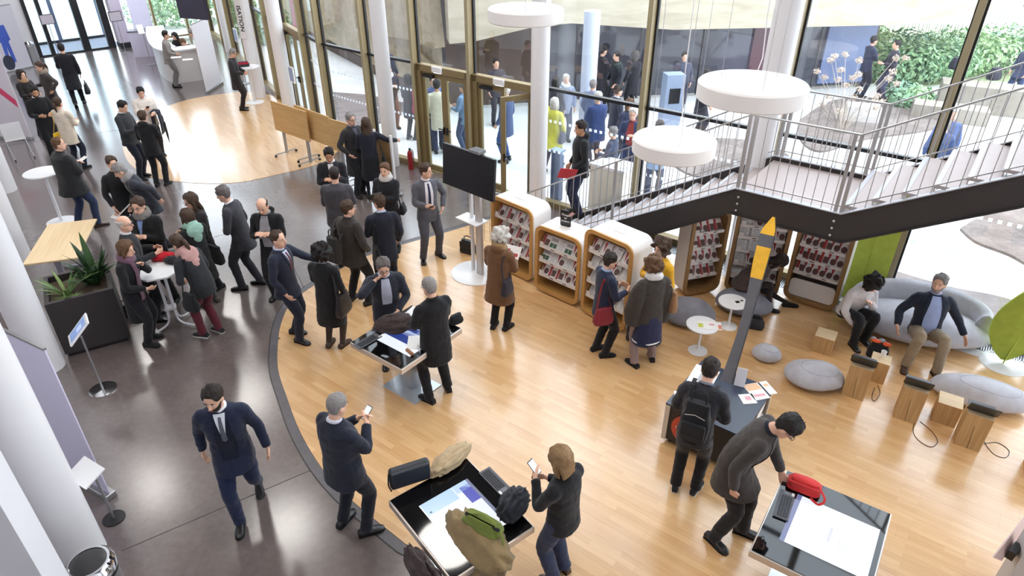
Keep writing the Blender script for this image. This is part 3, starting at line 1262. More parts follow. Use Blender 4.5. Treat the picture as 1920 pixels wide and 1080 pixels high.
q.build('diamond_pattern', [BLACK, mat('print_pink', srgb(206, 160, 160), 0.5, var=0.1)], r_)

# ------------------------------------------------------------------ television on its stand
tv = empty('television', (-0.62, 10.05, 0), R(-43), label='black television screen on a white round foot stand', cat='television')
MB().lathe([(0.44, 0.0), (0.44, 0.015), (0.42, 0.022)], 48).build('base_plate', WHITE_GLOSS, tv, auto=40)
MB().box((0.10, 0.0, 0.95), (0.12, 0.06, 1.9)).build('wide_post', mat('post_grey', srgb(196, 190, 188), 0.4, 0.2, var=0.03), tv)
MB().box((-0.10, 0.03, 0.9), (0.045, 0.05, 1.8)).build('narrow_post', WHITE, tv)
MB().box((0.0, -0.02, 1.86), (0.4, 0.06, 0.3)).build('bracket', BLACK, tv)
M_ = Matrix.Translation((0.0, -0.10, 1.90)) @ Matrix.Rotation(R(-4), 4, 'X')
o = MB().box((0, 0, 0), (1.16, 0.055, 0.68)).build('screen_housing', BLACK, tv, bevel=0.006)
o.matrix_local = M_
o2 = MB().box((0, -0.0285, 0), (1.13, 0.002, 0.65)).build('screen', BLKMATTE, o)
MB().box((-0.05, -0.02, 1.02), (0.5, 0.28, 0.02)).build('shelf', WHITE, tv)
MB().tube([(-0.12, 0.08, 1.0), (-0.15, 0.1, 0.6), (-0.1, 0.12, 0.2), (0.02, 0.1, 0.05)], 0.006, 6).build('cable', BLACK, tv)
bx = empty('media_box', at(895, 283, 2.27), R(-43), label='small grey electronic box on top of the television', cat='device')
MB().box((0, 0, 0.0), (0.22, 0.16, 0.05)).build('case', mat('device_grey', srgb(120, 120, 124), 0.5, var=0.1), bx, bevel=0.005)
MB().box((0, 0, 0.026), (0.18, 0.12, 0.004)).build('lid', BLACK, bx)

# ------------------------------------------------------------------ touch tables
RIMW = mat('table_rim', srgb(206, 196, 188), 0.25, 0.5, var=0.04)


def touch_table(ctr, L, W, ang, zt, label, draw):
    root = empty('touch_table', (ctr.x, ctr.y, 0), ang, label=label, cat='table', group='touch screen tables')
    MB().box((0, 0, zt - 0.045), (L, W, 0.08)).build('table_rim', RIMW, root, bevel=0.008)
    MB().box((0, 0, zt - 0.002), (L - 0.03, W - 0.03, 0.008)).build('glass_top', BLKGLOSS, root)
    MB().slab([(-0.12, -0.09, zt - 0.085), (0.12, -0.09, zt - 0.085), (0.08, -0.07, 0.012), (-0.08, -0.07, 0.012)], (0, 0.17, 0)).build('pedestal', STEEL, root)
    MB().box((0, 0, 0.012), (0.62, 0.5, 0.014)).build('base_plate', mat('satin_steel', srgb(196, 202, 208), 0.3, 0.7, var=0.06, vscale=2), root, bevel=0.003)
    s = draw(root, zt + 0.0025)
    return root


def screen(root, z, rects, x, y, w_, h):
    sm = MB().box((x, y, z), (w_, h, 0.002)).build('screen', emit('screen_white', (0.86, 0.91, 1, 1), 1.0), root)
    for (a, b, c, d, col, st) in rects:
        MB().box((x + w_ * (a - 0.5), y + h * (b - 0.5), z + 0.0018), (w_ * c, h * d, 0.0012)).build('window_tile', emit('tile_%d_%d_%d' % tuple(int(100 * v) for v in col[:3]), col, st), sm)
    return sm


def draw1(root, z):
    screen(root, z, [(0.5, 0.62, 0.98, 0.72, (0.025, 0.05, 0.26, 1), 1), (0.45, 0.55, 0.6, 0.16, (0.6, 0.7, 0.95, 1), 1), (0.3, 0.8, 0.3, 0.1, (0.1, 0.15, 0.4, 1), 1)], 0.05, 0.0, 0.62, 0.62)


def draw2(root, z):
    s = screen(root, z, [(0.25, 0.9, 0.34, 0.2, (0.08, 0.09, 0.5, 1), 1), (0.08, 0.85, 0.16, 0.3, (0.55, 0.72, 0.98, 1), 1), (0.12, 0.35, 0.24, 0.66, (0.5, 0.7, 0.98, 1), 1),
                         (0.8, 0.45, 0.14, 0.16, (0.35, 0.38, 0.75, 1), 1), (0.55, 0.4, 0.07, 0.12, (0.12, 0.12, 0.35, 1), 1), (0.6, 0.34, 0.1, 0.06, (0.3, 0.22, 0.35, 1), 1),
                         (0.9, 0.7, 0.06, 0.06, (0.1, 0.12, 0.3, 1), 1), (0.98, 0.3, 0.04, 0.3, (0.02, 0.05, 0.5, 1), 1), (0.2, 0.1, 0.03, 0.04, (0.03, 0.06, 0.1, 1), 1)], 0.03, 0.0, 0.66, 0.52)
    MB().box((0.03, 0.275, z), (0.66, 0.03, 0.003)).build('tool_bar', emit('toolbar', (0.2, 0.22, 0.34, 1), 1), root)


def draw3(root, z):
    screen(root, z, [(0.5, 0.5, 0.03, 0.3, (0.68, 0.68, 0.8, 1), 1), (0.03, 0.5, 0.06, 1.0, (0.16, 0.18, 0.36, 1), 1), (0.62, 0.4, 0.012, 0.18, (0.72, 0.74, 0.84, 1), 1), (0.66, 0.36, 0.012, 0.2, (0.74, 0.76, 0.86, 1), 1),
                     (0.70, 0.42, 0.012, 0.14, (0.74, 0.76, 0.86, 1), 1)], 0.06, 0.0, 0.72, 0.62)


TZ = 0.85
c, L, W, a = rect_px([(652, 642), (748, 688), (868, 618), (778, 572)], TZ)
touch_table(c, 0.92, 1.10, a, TZ, 'touch screen table with blue display between two standing men', draw1)
T1 = (c, a)
P2a, P2c = at(730, 940, TZ), at(1000, 985, TZ)
c2 = (P2a + P2c) / 2
touch_table(c2, 1.08, 0.90, R(-52), TZ, 'touch screen table heaped with coats in the foreground', draw2)
T2 = (c2, R(-52))
c3, L, W, a3 = rect_px([(1397, 1022), (1590, 1112), (1687, 977), (1500, 895)], TZ)
touch_table(c3, 0.96, 1.14, a3, TZ, 'touch screen table with glaring white display at the lower right', draw3)
T3 = (c3, a3)


def keyboard(p, rz, label, n=(4, 11)):
    r_ = empty('keyboard', p, rz, label=label, cat='keyboard')
    MB().box((0, 0, 0.009), (0.36, 0.135, 0.016)).build('keyboard_body', mat('keyboard_grey', srgb(84, 84, 92), 0.5, var=0.08), r_, bevel=0.004)
    kk = MB()
    for i in range(12):
        for j in range(4):
            kk.box((-0.145 + i * 0.0225, -0.042 + j * 0.024, 0.0195), (0.018, 0.018, 0.006))
    o = kk.build('keys', mat('key_dark', srgb(44, 44, 50), 0.5, var=0.1), r_)
    MB().box((0.150, 0.0, 0.0185), (0.045, 0.06, 0.003)).build('touch_pad', mat('pad_grey', srgb(110, 110, 116), 0.4, var=0.05), r_)
    MB().box((0.155, -0.05, 0.0185), (0.04, 0.024, 0.003)).build('sticker', PAPER, r_)
    return r_


keyboard(at(928, 903, TZ + 0.004), R(-52), 'dark keyboard on the coat-covered touch table')
keyboard(at(1470, 948, TZ + 0.004), R(60), 'dark keyboard beside the leaning man on the white touch table')
keyboard(at(690, 640, TZ + 0.004), R(50), 'dark keyboard half under the brown coat on the blue touch table')

# ------------------------------------------------------------------ information cart with feather flag
CZ = 0.62
c, L, W, a = rect_px([(1242, 762), (1370, 808), (1457, 732), (1335, 675)], CZ)
cart = empty('information_cart', (c.x, c.y, 0), a, label='dark wheeled information cart with orange round logo', cat='cart')
L, W = 0.92, 1.02
NAVYT = mat('cart_top', srgb(46, 54, 72), 0.25, var=0.06)
MB().box((0, 0, CZ - 0.012), (L, W, 0.024)).build('table_top', NAVYT, cart, bevel=0.003)
MB().box((0, 0, 0.335), (L - 0.05, W - 0.05, 0.53)).build('body', mat('cart_dark', srgb(44, 40, 40), 0.5, var=0.08), cart)
for sx in (-1, 1):
    for sy in (-1, 1):
        MB().box((sx * (L / 2 - 0.03), sy * (W / 2 - 0.03), 0.335), (0.055, 0.055, 0.53)).build('corner_post', mat('cart_post', srgb(206, 194, 176), 0.5, var=0.04), cart)
        k = empty('castor', (sx * (L / 2 - 0.09), sy * (W / 2 - 0.09), 0), parent=cart)
        MB().tube([(-0.014, 0, 0.033), (0.014, 0, 0.033)], 0.033, 14).build('wheel', BLACK, k)
        MB().box((0, 0, 0.062), (0.05, 0.03, 0.02)).build('fork', STEEL, k)
k = 40
pts = [(-0.13 + 0.225 * math.cos(2 * pi * i / k), -W / 2 + 0.012, 0.33 + 0.225 * math.sin(2 * pi * i / k)) for i in range(k)]
MB().slab(pts, (0, -0.004, 0)).build('logo_disc', mat('logo_orange', srgb(196, 74, 50), 0.5, var=0.05), cart)
text_mesh('Carrefour numérique', 0.04, PAPER, 'lettering', cart, Matrix.Translation((-0.13, -W / 2 + 0.006, 0.33)) @ Matrix.Rotation(pi / 2, 4, 'X'))
gq = MB()
gq.slab([(L / 2 - 0.022, -0.3, 0.16), (L / 2 - 0.022, 0.1, 0.5), (L / 2 - 0.022, 0.35, 0.52), (L / 2 - 0.022, 0.2, 0.3), (L / 2 - 0.022, -0.05, 0.18)], (0.003, 0, 0))
gq.build('side_graphic', PAPER, cart)
MB().tube([(L / 2 - 0.022, 0.30, 0.3), (L / 2 - 0.016, 0.30, 0.3)], 0.05, 16).build('round_mark', PAPER, cart)


def paper(px, py, z, w_, h, rz, label, prints=(), name='leaflet'):
    r_ = empty(name, at(px, py, z), rz, label=label, cat='leaflet')
    MB().box((0, 0, 0.0015), (w_, h, 0.003)).build('sheet', PAPER, r_)
    for (x, y, a_, b_, m_) in prints:
        MB().box((x * w_, y * h, 0.0034), (a_ * w_, b_ * h, 0.0008)).build('print', m_, r_)
    return r_


ORP = mat('print_orange', srgb(236, 190, 150), 0.5, var=0.15, vscale=20)
PNP = mat('print_rose', srgb(222, 160, 170), 0.5, var=0.4, vscale=40)
paper(1418, 734, CZ, 0.20, 0.29, a + 0.9, 'white leaflet with orange picture at the cart edge', [(0, 0.28, 0.9, 0.4, ORP), (0, -0.25, 0.7, 0.14, PNP)])
paper(1402, 748, CZ, 0.17, 0.17, a + 0.75, 'small square leaflet with pink drawing on the cart', [(0.05, 0.05, 0.4, 0.4, PNP)])
paper(1440, 727, CZ + 0.001, 0.1, 0.24, a + 0.9, 'narrow white leaflet at the far cart corner', [(0, 0.2, 0.6, 0.2, ORP)])
paper(1318, 707, CZ, 0.30, 0.42, a + 0.1, 'large white poster sheet under the reader on the cart', [(0.1, 0, 0.5, 0.5, GRYP)])
paper(1278, 745, CZ, 0.17, 0.21, a + 0.5, 'white handout at the left edge of the cart', [(0, 0.1, 0.7, 0.3, GRYP)])
# acrylic tent sign
p = at(1387, 718, CZ)
sg = empty('leaflet_holder', p, a + 0.2, label='clear acrylic tent sign on the cart behind the flag', cat='sign')
for s_ in (-1, 1):
    MB().slab([(-0.06, s_ * 0.07, 0), (0.06, s_ * 0.07, 0), (0.06, s_ * 0.004, 0.22), (-0.06, s_ * 0.004, 0.22)], (0, 0.003, 0)).build('acrylic_face', mat('acrylic', srgb(222, 222, 228), 0.1, var=0.02), sg)
MB().box((0, 0, 0.003), (0.12, 0.14, 0.004)).build('foot_panel', mat('acrylic', srgb(222, 222, 228), 0.1), sg)
# feather flag: blade from the cart top, leaning to the right
base = at(1362, 716, CZ)
tip = at(1450, 408, 2.10)
fl = empty('feather_flag', base, label='tall grey feather flag with two yellow patches rising from the cart', cat='flag')
GREYF = fabric((92, 90, 94), name='flag_grey', bump=0.1)
YEL = fabric((226, 172, 56), name='flag_yellow', bump=0.1)
N_ = 26
axis = tip - base
side = Vector((0.83, -0.50, 0.0)).normalized()
dep = axis.normalized().cross(side)
prof = []
for i in range(N_ + 1):
    t = i / N_
    c_ = axis * t
    wl_ = 0.075 - 0.035 * math.sin(min(1, t * 1.4) * pi) + 0.06 * max(0, t - 0.4)
    wr_ = 0.07 + 0.02 * t
    if t > 0.9:
        wl_ *= (1 - t) / 0.1 * 0.9 + 0.1
        wr_ *= (1 - t) / 0.1 * 0.7 + 0.3
    prof.append((c_ - side * wl_, c_ + side * wr_, dep * 0.02 * math.sin(t * 5)))
for nm, t0, t1, mt in (('grey_cloth', 0, 0.62, GREYF), ('yellow_patch', 0.62, 0.79, YEL), ('grey_band', 0.79, 0.87, GREYF), ('yellow_tip', 0.87, 1.0, YEL)):
    i0, i1 = round(t0 * N_), round(t1 * N_)
    m_ = MB()
    for i in range(i0, i1):
        (a0, b0, d0), (a1, b1, d1) = prof[i], prof[i + 1]
        m_.slab([a0 + d0, b0 + d0, b1 + d1, a1 + d1], dep * 0.004)
    m_.build(nm, mt, fl)
MB().tube([prof[i][1] + prof[i][2] for i in range(0, N_ + 1, 2)], 0.006, 6).build('pole', BLACK, fl)

# ------------------------------------------------------------------ lounge: stones, sofa, blocks, small tables
FELT = fabric((186, 186, 194), name='pale_grey_felt', bump=0.12)
FELT_D = fabric((132, 132, 142), name='grey_felt', bump=0.12)
SEAM = fabric((150, 150, 160), name='felt_seam', bump=0.1)


def stone(px, py, rx, ry, rz, ang, seed, label, mt=FELT, drop=0.0):
    p = at(px, py)
    r_ = empty('stone_pouf', (p.x, p.y, 0), ang, label=label, cat='pouf', group='stone shaped poufs')
    b = blob_mesh('stone', rx, ry, rz, seed, 40, 26, flat=0.55, amp=0.07 * rx, freq=1.1)
    o = b.build('cushion', mt, r_, smooth=True)
    # seam round the upper side
    tr = BVHTree.FromPolygons([Vector(v) for v in b.v], b.f)
    pts = []
    for k in range(41):
        t_ = 2 * pi * k / 40
        h = tr.ray_cast(Vector((0.6 * rx * math.cos(t_) + 0.1 * rx, 0.55 * ry * math.sin(t_) - 0.1 * ry, 3)), Vector((0, 0, -1)))
        if h[0]:
            pts.append(h[0] + Vector((0, 0, 0.0005)))
    MB().tube(pts, 0.0025, 5).build('seam', SEAM, r_)
    return r_


stone(1435, 672, 0.20, 0.17, 0.15, R(-20), 3, 'smallest round grey stone pouf between the small tables and the cart')
stone(1522, 718, 0.40, 0.29, 0.20, R(-8), 5, 'large pale stone pouf in front of the wooden blocks')
stone(1832, 752, 0.58, 0.30, 0.21, R(-24), 9, 'longest pale stone pouf behind the tablet blocks at right')
stone(1290, 600, 0.40, 0.34, 0.24, R(-10), 12, 'darker grey stone pouf behind the woman in the striped cape', FELT_D)
stone(1392, 579, 0.44, 0.34, 0.21, R(-20), 14, 'dark grey stone pouf under the seated woman in brown', FELT_D)

# sofa: stone with a moulded back
sp = at(1690, 632)
sofa = empty('stone_sofa', (6.02, 8.25, 0), R(-22), label='pale grey stone shaped sofa with two people on it', cat='sofa')
b = blob_mesh('seat', 1.0, 0.52, 0.29, 21, 56, 30, flat=0.6, amp=0.05, freq=1.0)
b.build('seat', FELT, sofa, smooth=True)
bb = MB()
nx, nz = 30, 12
for i in range(nx + 1):
    t = i / nx * pi * 1.16 - 0.08 * pi
    for j in range(nz + 1):
        a_ = 2 * pi * j / nz
        hgt = 0.56 + 0.12 * math.sin(max(0, min(pi, t)))
        cx, cy = 0.86 * math.cos(t), 0.02 + 0.40 * math.sin(t)
        rr_ = 0.13 + 0.03 * math.sin(t)
        bb.v.append((cx + rr_ * math.cos(a_) * math.cos(t), cy + rr_ * math.cos(a_) * math.sin(t), hgt / 2 + (hgt / 2) * math.sin(a_)))
for i in range(nx):
    for j in range(nz):
        A_, B_ = i * (nz + 1) + j, (i + 1) * (nz + 1) + j
        bb.f.append([A_, B_, B_ + 1, A_ + 1])
        bb.m.append(0)
for i in (0, nx):
    bb.f.append([i * (nz + 1) + j for j in range(nz)])
    bb.m.append(0)
bb.build('backrest', FELT, sofa, smooth=True)

OAK = wood_mat('oak_block', srgb(176, 136, 88), srgb(206, 170, 120), 0.6, axis=2, scale=0.8)
OAK_T = wood_mat('oak_block_top', srgb(204, 178, 140), srgb(226, 204, 170), 0.6, axis=0, scale=0.8)


def block(px, py, s_, h, ang, label, crack=True):
    p = at(px, py)
    r_ = empty('wooden_block', (p.x, p.y, 0), ang, label=label, cat='stool', group='solid wooden blocks')
    MB().box((0, 0, h / 2), (s_, s_, h)).build('block', OAK, r_, bevel=0.004)
    MB().box((0, 0, h + 0.0005), (s_ - 0.008, s_ - 0.008, 0.002)).build('end_grain', OAK_T, r_)
    if crack:
        MB().bar((-s_ * 0.45, 0.02, h + 0.0012), (-0.01, -0.01, h + 0.0012), 0.004, 0.002).build('crack', BLACK, r_)
        MB().bar((-0.02, -s_ / 2 - 0.0005, h * 0.7), (0.01, -s_ / 2 - 0.0005, 0.01), 0.006, 0.003).build('side_crack', BLACK, r_)
    return p


def tablet(p, h, ang, label):
    r_ = empty('tablet', (p.x, p.y, h), ang, label=label, cat='tablet', group='tablets in black cases')
    MB().box((0, -0.04, 0.008), (0.28, 0.19, 0.014)).build('case_base', BLKMATTE, r_, bevel=0.003)
    M_ = Matrix.Translation((0, 0.055, 0.012)) @ Matrix.Rotation(R(-38), 4, 'X')
    o = MB().box((0, 0, 0.11), (0.31, 0.016, 0.22)).build('tablet_body', BLKMATTE, r_, bevel=0.003)
    o.matrix_local = M_
    MB().box((0, -0.009, 0.11), (0.27, 0.002, 0.18)).build('screen', BLKGLOSS, o)


def floor_cable(pts, label):
    w = catmull([tuple(at(a_, b_, 0.01)) for a_, b_ in pts], 6)
    lab(MB().tube(w, 0.004, 6).build('power_cable', BLACK), label, 'cable')


BA = R(-33)
for (px, py, h, lb, lt) in [(1600, 736, 0.50, 'tall wooden block with a tablet, left of three', 'black cased tablet on the left tall block'),
                            (1697, 778, 0.50, 'tall wooden block with a tablet, middle of three', 'black cased tablet on the middle tall block'),
                            (1812, 828, 0.50, 'cracked tall wooden block with a tablet, right of three', 'black cased tablet on the right cracked block')]:
    p = block(px, py, 0.27, h, BA, lb)
    tablet(p, h + 0.002, BA + pi, lt)
for (px, py, h, s_, lb) in [(1541, 655, 0.28, 0.27, 'low wooden block in front of the sofa woman'), (1640, 708, 0.33, 0.24, 'low wooden block holding a paper cup'),
                            (1768, 785, 0.31, 0.27, 'low wooden block between two tablet blocks'), (1945, 885, 0.5, 0.27, 'wooden block cut by the right picture edge')]:
    block(px, py, s_, h, BA, lb, crack=False)
floor_cable([(1640, 727), (1635, 745), (1640, 752), (1650, 738), (1646, 722)], 'thin black cable by the left tablet block')
floor_cable([(1722, 770), (1712, 805), (1722, 825), (1745, 838), (1758, 828), (1748, 810), (1725, 790)], 'thin black cable looped by the middle tablet block')
floor_cable([(1850, 800), (1845, 825), (1862, 850), (1885, 858), (1892, 845), (1870, 830), (1845, 832)], 'thin black cable looped by the right tablet block')
cu = empty('paper_cup', at(1655, 668, 0.335), label='white paper cup on the low block before the sofa', cat='cup')
MB().lathe([(0.028, 0), (0.036, 0.085), (0.033, 0.085), (0.026, 0.006)], 18).build('cup', PAPER, cu, auto=40)


def tulip(px, py, h, r, label, grp='white pedestal tables'):
    p = at(px, py)
    r_ = empty('pedestal_table', (p.x, p.y, 0), label=label, cat='table', group=grp)
    MB().lathe([(r, h - 0.02), (r, h - 0.006), (r - 0.006, h), (0.001, h)], 40).build('table_top', WHITE_GLOSS, r_, auto=40)
    MB().lathe([(0.022, 0.02), (0.017, h * 0.4), (0.017, h - 0.02)], 16).build('stem', WHITE_GLOSS, r_, auto=40)
    MB().lathe([(r * 0.62, 0), (r * 0.62, 0.008), (r * 0.3, 0.02), (0.02, 0.04)], 32).build('foot', WHITE_GLOSS, r_, auto=40)
    return p


t1 = tulip(1365, 612, 0.46, 0.215, 'small white pedestal table beside the seated woman')
t2 = tulip(1308, 658, 0.47, 0.225, 'small white pedestal table with colourful magazine')
paper(1385, 566, 0.461, 0.22, 0.12, 0.3, 'printed card on the table beside the seated woman', [(-0.1, 0, 0.3, 0.5, BLKMATTE), (0.28, 0.1, 0.2, 0.3, BLKMATTE)])
paper(1330, 610, 0.471, 0.34, 0.2, -0.15, 'colourful magazine spread on the small white table', [(-0.36, -0.1, 0.2, 0.5, mat('print_lime', srgb(200, 205, 90), 0.5, var=0.3, vscale=40)), (0.42, -0.15, 0.14, 0.5, mat('print_coral', srgb(224, 140, 116), 0.5, var=0.1)), (0.1, 0.1, 0.2, 0.2, PNP)], 'magazine')

# green felt panels
LIME = fabric((184, 198, 84), name='lime_felt', bump=0.08)
LIME2 = fabric((162, 178, 70), name='lime_felt_dark', bump=0.08)
p = at(1615, 545)
gp = empty('felt_panel', fac(10.72, -0.16), FANG, label='tall lime green felt panel behind the sofa', cat='panel')
q = rrect(0.62, 2.05, 0.2, 8, -0.31, 0.03)
MB().slab([(x, 0, z) for x, z in q], (0, 0.04, 0)).build('felt_board', LIME, gp)
MB().box((0.0, -0.002, 1.05), (0.008, 0.006, 1.95)).build('fold_line', LIME2, gp)
MB().box((0, 0.02, 0.015), (0.5, 0.3, 0.03)).build('foot', WHITE, gp)
p = at(1880, 682)
lf = empty('leaf_screen', (p.x, p.y, 0), R(-25), label='green leaf shaped screen on a white round foot at right edge', cat='panel')
MB().lathe([(0.3, 0), (0.3, 0.01), (0.28, 0.016)], 36).build('foot', WHITE_GLOSS, lf, auto=40)
pts = []
for k in range(21):
    t = k / 20
    pts.append((-0.05 - 0.34 * math.sin(pi * min(1, t * 1.05) ** 0.8), 0.06 + 1.5 * t))
for k in range(20, -1, -1):
    t = k / 20
    pts.append((0.02 + 0.36 * math.sin(pi * t ** 0.9), 0.06 + 1.5 * t))
MB().slab([(x + 0.12 * z, 0.05 * math.sin(z * 2), z) for x, z in pts], (0, 0.03, 0)).build('leaf', LIME2, lf)
MB().tube([(0.0, -0.004, 0.02), (0.07, 0.03, 0.6), (0.17, 0.0, 1.4)], 0.01, 6).build('midrib', LIME, lf)

# bags and things on the floor ------------------------------------------------------
LEATH = mat('black_leather', srgb(30, 29, 32), 0.4, var=0.15, bump=0.15, bscale=40)


def soft_bag(loc, rz, w_, d_, h, mt, label, name='handbag', handle=True, flap=None, squash=0.0, strap=None):
    """padded bag with rounded edges"""
    r_ = empty(name, loc, rz, label=label, cat='bag')
    m_ = MB()
    n = 20
    rows = 9
    for j in range(rows + 1):
        t = j / rows
        k = (1 - 0.18 * t) * (0.88 + 0.12 * math.sin(pi * min(1, t * 1.4)))
        dd = d_ * (1 - 0.55 * t ** 1.6)
        if j in (0,):
            k *= 0.93
            dd *= 0.85
        for i in range(n):
            a_ = 2 * pi * i / n
            ca, sa = math.cos(a_), math.sin(a_)
            x = w_ / 2 * k * (abs(ca) ** 0.45) * (1 if ca > 0 else -1)
            y = dd / 2 * (abs(sa) ** 0.55) * (1 if sa > 0 else -1)
            wob = 0.012 * noise.noise(Vector((x * 9, y * 9, t * 4 + rz)))
            m_.v.append((x + wob, y + wob + squash * t * d_, h * t))
    for j in range(rows):
        for i in range(n):
            m_.f.append([j * n + i, j * n + (i + 1) % n, (j + 1) * n + (i + 1) % n, (j + 1) * n + i])
            m_.m.append(0)
    m_.f += [list(range(n - 1, -1, -1)), list(range(rows * n, rows * n + n))]
    m_.m += [0, 0]
    m_.build('bag_body', mt, r_, auto=55)
    if handle:
        hp = [(-w_ * 0.22, squash * d_, h * 0.95), (-w_ * 0.2, squash * d_, h * 1.22), (0, squash * d_, h * 1.32), (w_ * 0.2, squash * d_, h * 1.22), (w_ * 0.22, squash * d_, h * 0.95)]
        MB().tube(catmull(hp, 4), 0.009, 6).build('handle', mt, r_)
    if flap:
        MB().box((0, -d_ * 0.36, h * 0.7), (w_ * 0.8, 0.02, h * 0.42)).build('flap', flap, r_, bevel=0.008)
    if strap:
        MB().tube(catmull(strap, 5), [(0.012, 0.004)] * (5 * (len(strap) - 1) + 1), 6).build('strap', mt, r_)
    return r_


p = at(878, 474)
soft_bag((p.x, p.y, 0), R(-30), 0.36, 0.16, 0.26, LEATH, 'black briefcase standing behind the television stand', 'briefcase', flap=LEATH)
p = at(1412, 612)
soft_bag((p.x, p.y, 0), R(-20), 0.34, 0.22, 0.16, LEATH, 'black leather bag on the floor by the seated woman', 'handbag')
p = at(243, 590)
soft_bag((p.x, p.y, 0), R(20), 0.36, 0.2, 0.2, LEATH, 'black bag on the floor beside the dark planter', 'shoulder_bag')
p = at(1189, 636)
soft_bag((p.x, p.y, 0), R(-20), 0.27, 0.2, 0.40, fabric((60, 62, 62)), 'dark grey backpack standing on the floor between the two women', 'backpack', flap=fabric((52, 54, 54)))
# orange trainers / toy on a black bag before the sofa
p = at(1645, 668)
bb_ = soft_bag((p.x - 0.02, p.y, 0), R(-30), 0.3, 0.2, 0.24, fabric((30, 31, 36)), 'black bag with orange and grey gear before the sofa', 'sports_bag', handle=False)
og = MB()
og.ball((-0.06, 0, 0.25), (0.07, 0.04, 0.03), 12, 8)
og.ball((0.08, -0.02, 0.25), (0.06, 0.04, 0.03), 12, 8)
og.build('orange_gear', mat('orange_plastic', srgb(226, 92, 40), 0.4, var=0.1), bb_, smooth=True)
og = MB()
og.ball((0.01, 0.03, 0.26), (0.05, 0.04, 0.03), 12, 8)
og.ball((-0.1, 0.03, 0.26), (0.04, 0.03, 0.03), 12, 8)
og.build('grey_gear', mat('grey_plastic', srgb(150, 156, 172), 0.4, var=0.1), bb_, smooth=True)


def heap(name, loc, rz, rx, ry, rz_h, mt, label, cat, seed, extra=None, droop=None, tilt=0.0):
    """crumpled coat: folded ellipsoid with creases running along it"""
    b = MB().ball((0, 0, 0), 1.0, 48, 28)
    out = []
    for p_ in b.v:
        d = Vector(p_).normalized()
        q_ = Vector((rx * d.x, ry * d.y, rz_h * (d.z if d.z > 0 else d.z * 0.4)))
        f1 = noise.noise(Vector((d.x * 1.6 + seed, d.y * 5.5, d.z * 3.5)))
        f2 = noise.noise(Vector((d.x * 4 + seed, d.y * 11 + 3 * f1, d.z * 6)))
        f3 = abs(noise.noise(Vector((d.x * 2.2, d.y * 8 + seed + 2 * f1, 1))))
        q_ *= 1 + 0.20 * f1 + 0.09 * f2 - 0.16 * (0.3 - f3)
        if droop and q_.dot(Vector(droop[0])) > droop[1]:
            q_.z -= (q_.dot(Vector(droop[0])) - droop[1]) * droop[2]
        out.append(q_)
    zm = min(v.z for v in out) if not droop else -rz_h * 0.4
    b.v = [(v.x, v.y, v.z - zm) for v in out]
    r_ = empty(name, loc, rz, label=label, cat=cat)
    b.build('crumpled_cloth', mt, r_, smooth=True)
    return r_


# things lying on the touch tables
p = at(745, 618, TZ)
heap('coat', (p.x - 0.02, p.y, TZ + 0.004), R(10), 0.27, 0.17, 0.15, fabric((66, 54, 52), rough=0.75), 'dark brown coat bundled on the blue touch table', 'coat', 2.3)
p = at(845, 868, TZ)
heap('coat', (p.x, p.y, TZ + 0.004), R(52), 0.28, 0.11, 0.09, fabric((182, 160, 128)), 'beige coat draped at the far corner of the coat-covered table', 'coat', 5.1)
p = at(770, 905, TZ)
lb_ = empty('laptop_bag', (p.x, p.y, TZ + 0.004), R(24), label='black laptop bag standing on the coat-covered table corner', cat='bag')
MB().box((0, 0, 0.12), (0.40, 0.09, 0.24)).build('bag_body', mat('laptop_bag_black', srgb(34, 36, 44), 0.55, var=0.1, bump=0.1), lb_, bevel=0.03)
MB().box((0, -0.035, 0.13), (0.38, 0.05, 0.2)).build('flap', mat('laptop_bag_flap', srgb(40, 44, 54), 0.5, var=0.1), lb_, bevel=0.015)
MB().tube(catmull([(-0.2, 0, 0.2), (-0.22, -0.04, 0.1), (-0.2, -0.05, 0.02)], 4), 0.008, 6).build('strap', BLACK, lb_)
p = at(905, 1015, TZ)
heap('coat', (p.x - 0.05, p.y - 0.03, TZ + 0.004), R(-48), 0.40, 0.22, 0.10, fabric((134, 114, 82)), 'tan coat hanging over the near edge of the coat-covered table', 'coat', 8.4, droop=((0, -1, 0), 0.02, 0.9))
p = at(858, 1045, TZ)
heap('jacket', (-0.75, 3.63, TZ - 0.34), R(-52), 0.34, 0.09, 0.28, mat('brown_leather', srgb(62, 48, 48), 0.42, var=0.2, bump=0.3, bscale=14), 'dark brown leather jacket hanging off the coat-covered table', 'jacket', 3.9)
p = at(905, 985, TZ + 0.1)
gb = soft_bag((p.x, p.y - 0.02, TZ + 0.10), R(-32), 0.42, 0.2, 0.13, fabric((112, 124, 58)), 'olive green bag lying on the tan coat', 'messenger_bag', handle=False,
              strap=[(-0.16, -0.02, 0.1), (0.0, 0.0, 0.17), (0.16, -0.02, 0.13), (0.26, -0.06, 0.02), (0.24, -0.16, -0.1)])
MB().box((0.02, -0.03, 0.115), (0.36, 0.025, 0.03)).build('zip_band', fabric((34, 36, 36)), gb, bevel=0.006)
p = at(963, 958, TZ)
heap('jacket', (p.x, p.y, TZ + 0.004), R(60), 0.2, 0.13, 0.16, fabric((40, 42, 52), rough=0.6), 'shiny dark padded jacket at the table corner by the blond woman', 'jacket', 6.6)
# red bag on the white table
p = at(1508, 918, TZ)
soft_bag((p.x, p.y + 0.02, TZ + 0.004), R(-32), 0.34, 0.2, 0.11, fabric((206, 54, 54)), 'red bag on the white touch table', 'bag', handle=False, flap=fabric((206, 54, 54)), strap=[(0.12, -0.02, 0.1), (0.2, -0.1, 0.05), (0.16, -0.16, 0.02), (0.08, -0.12, 0.02)])
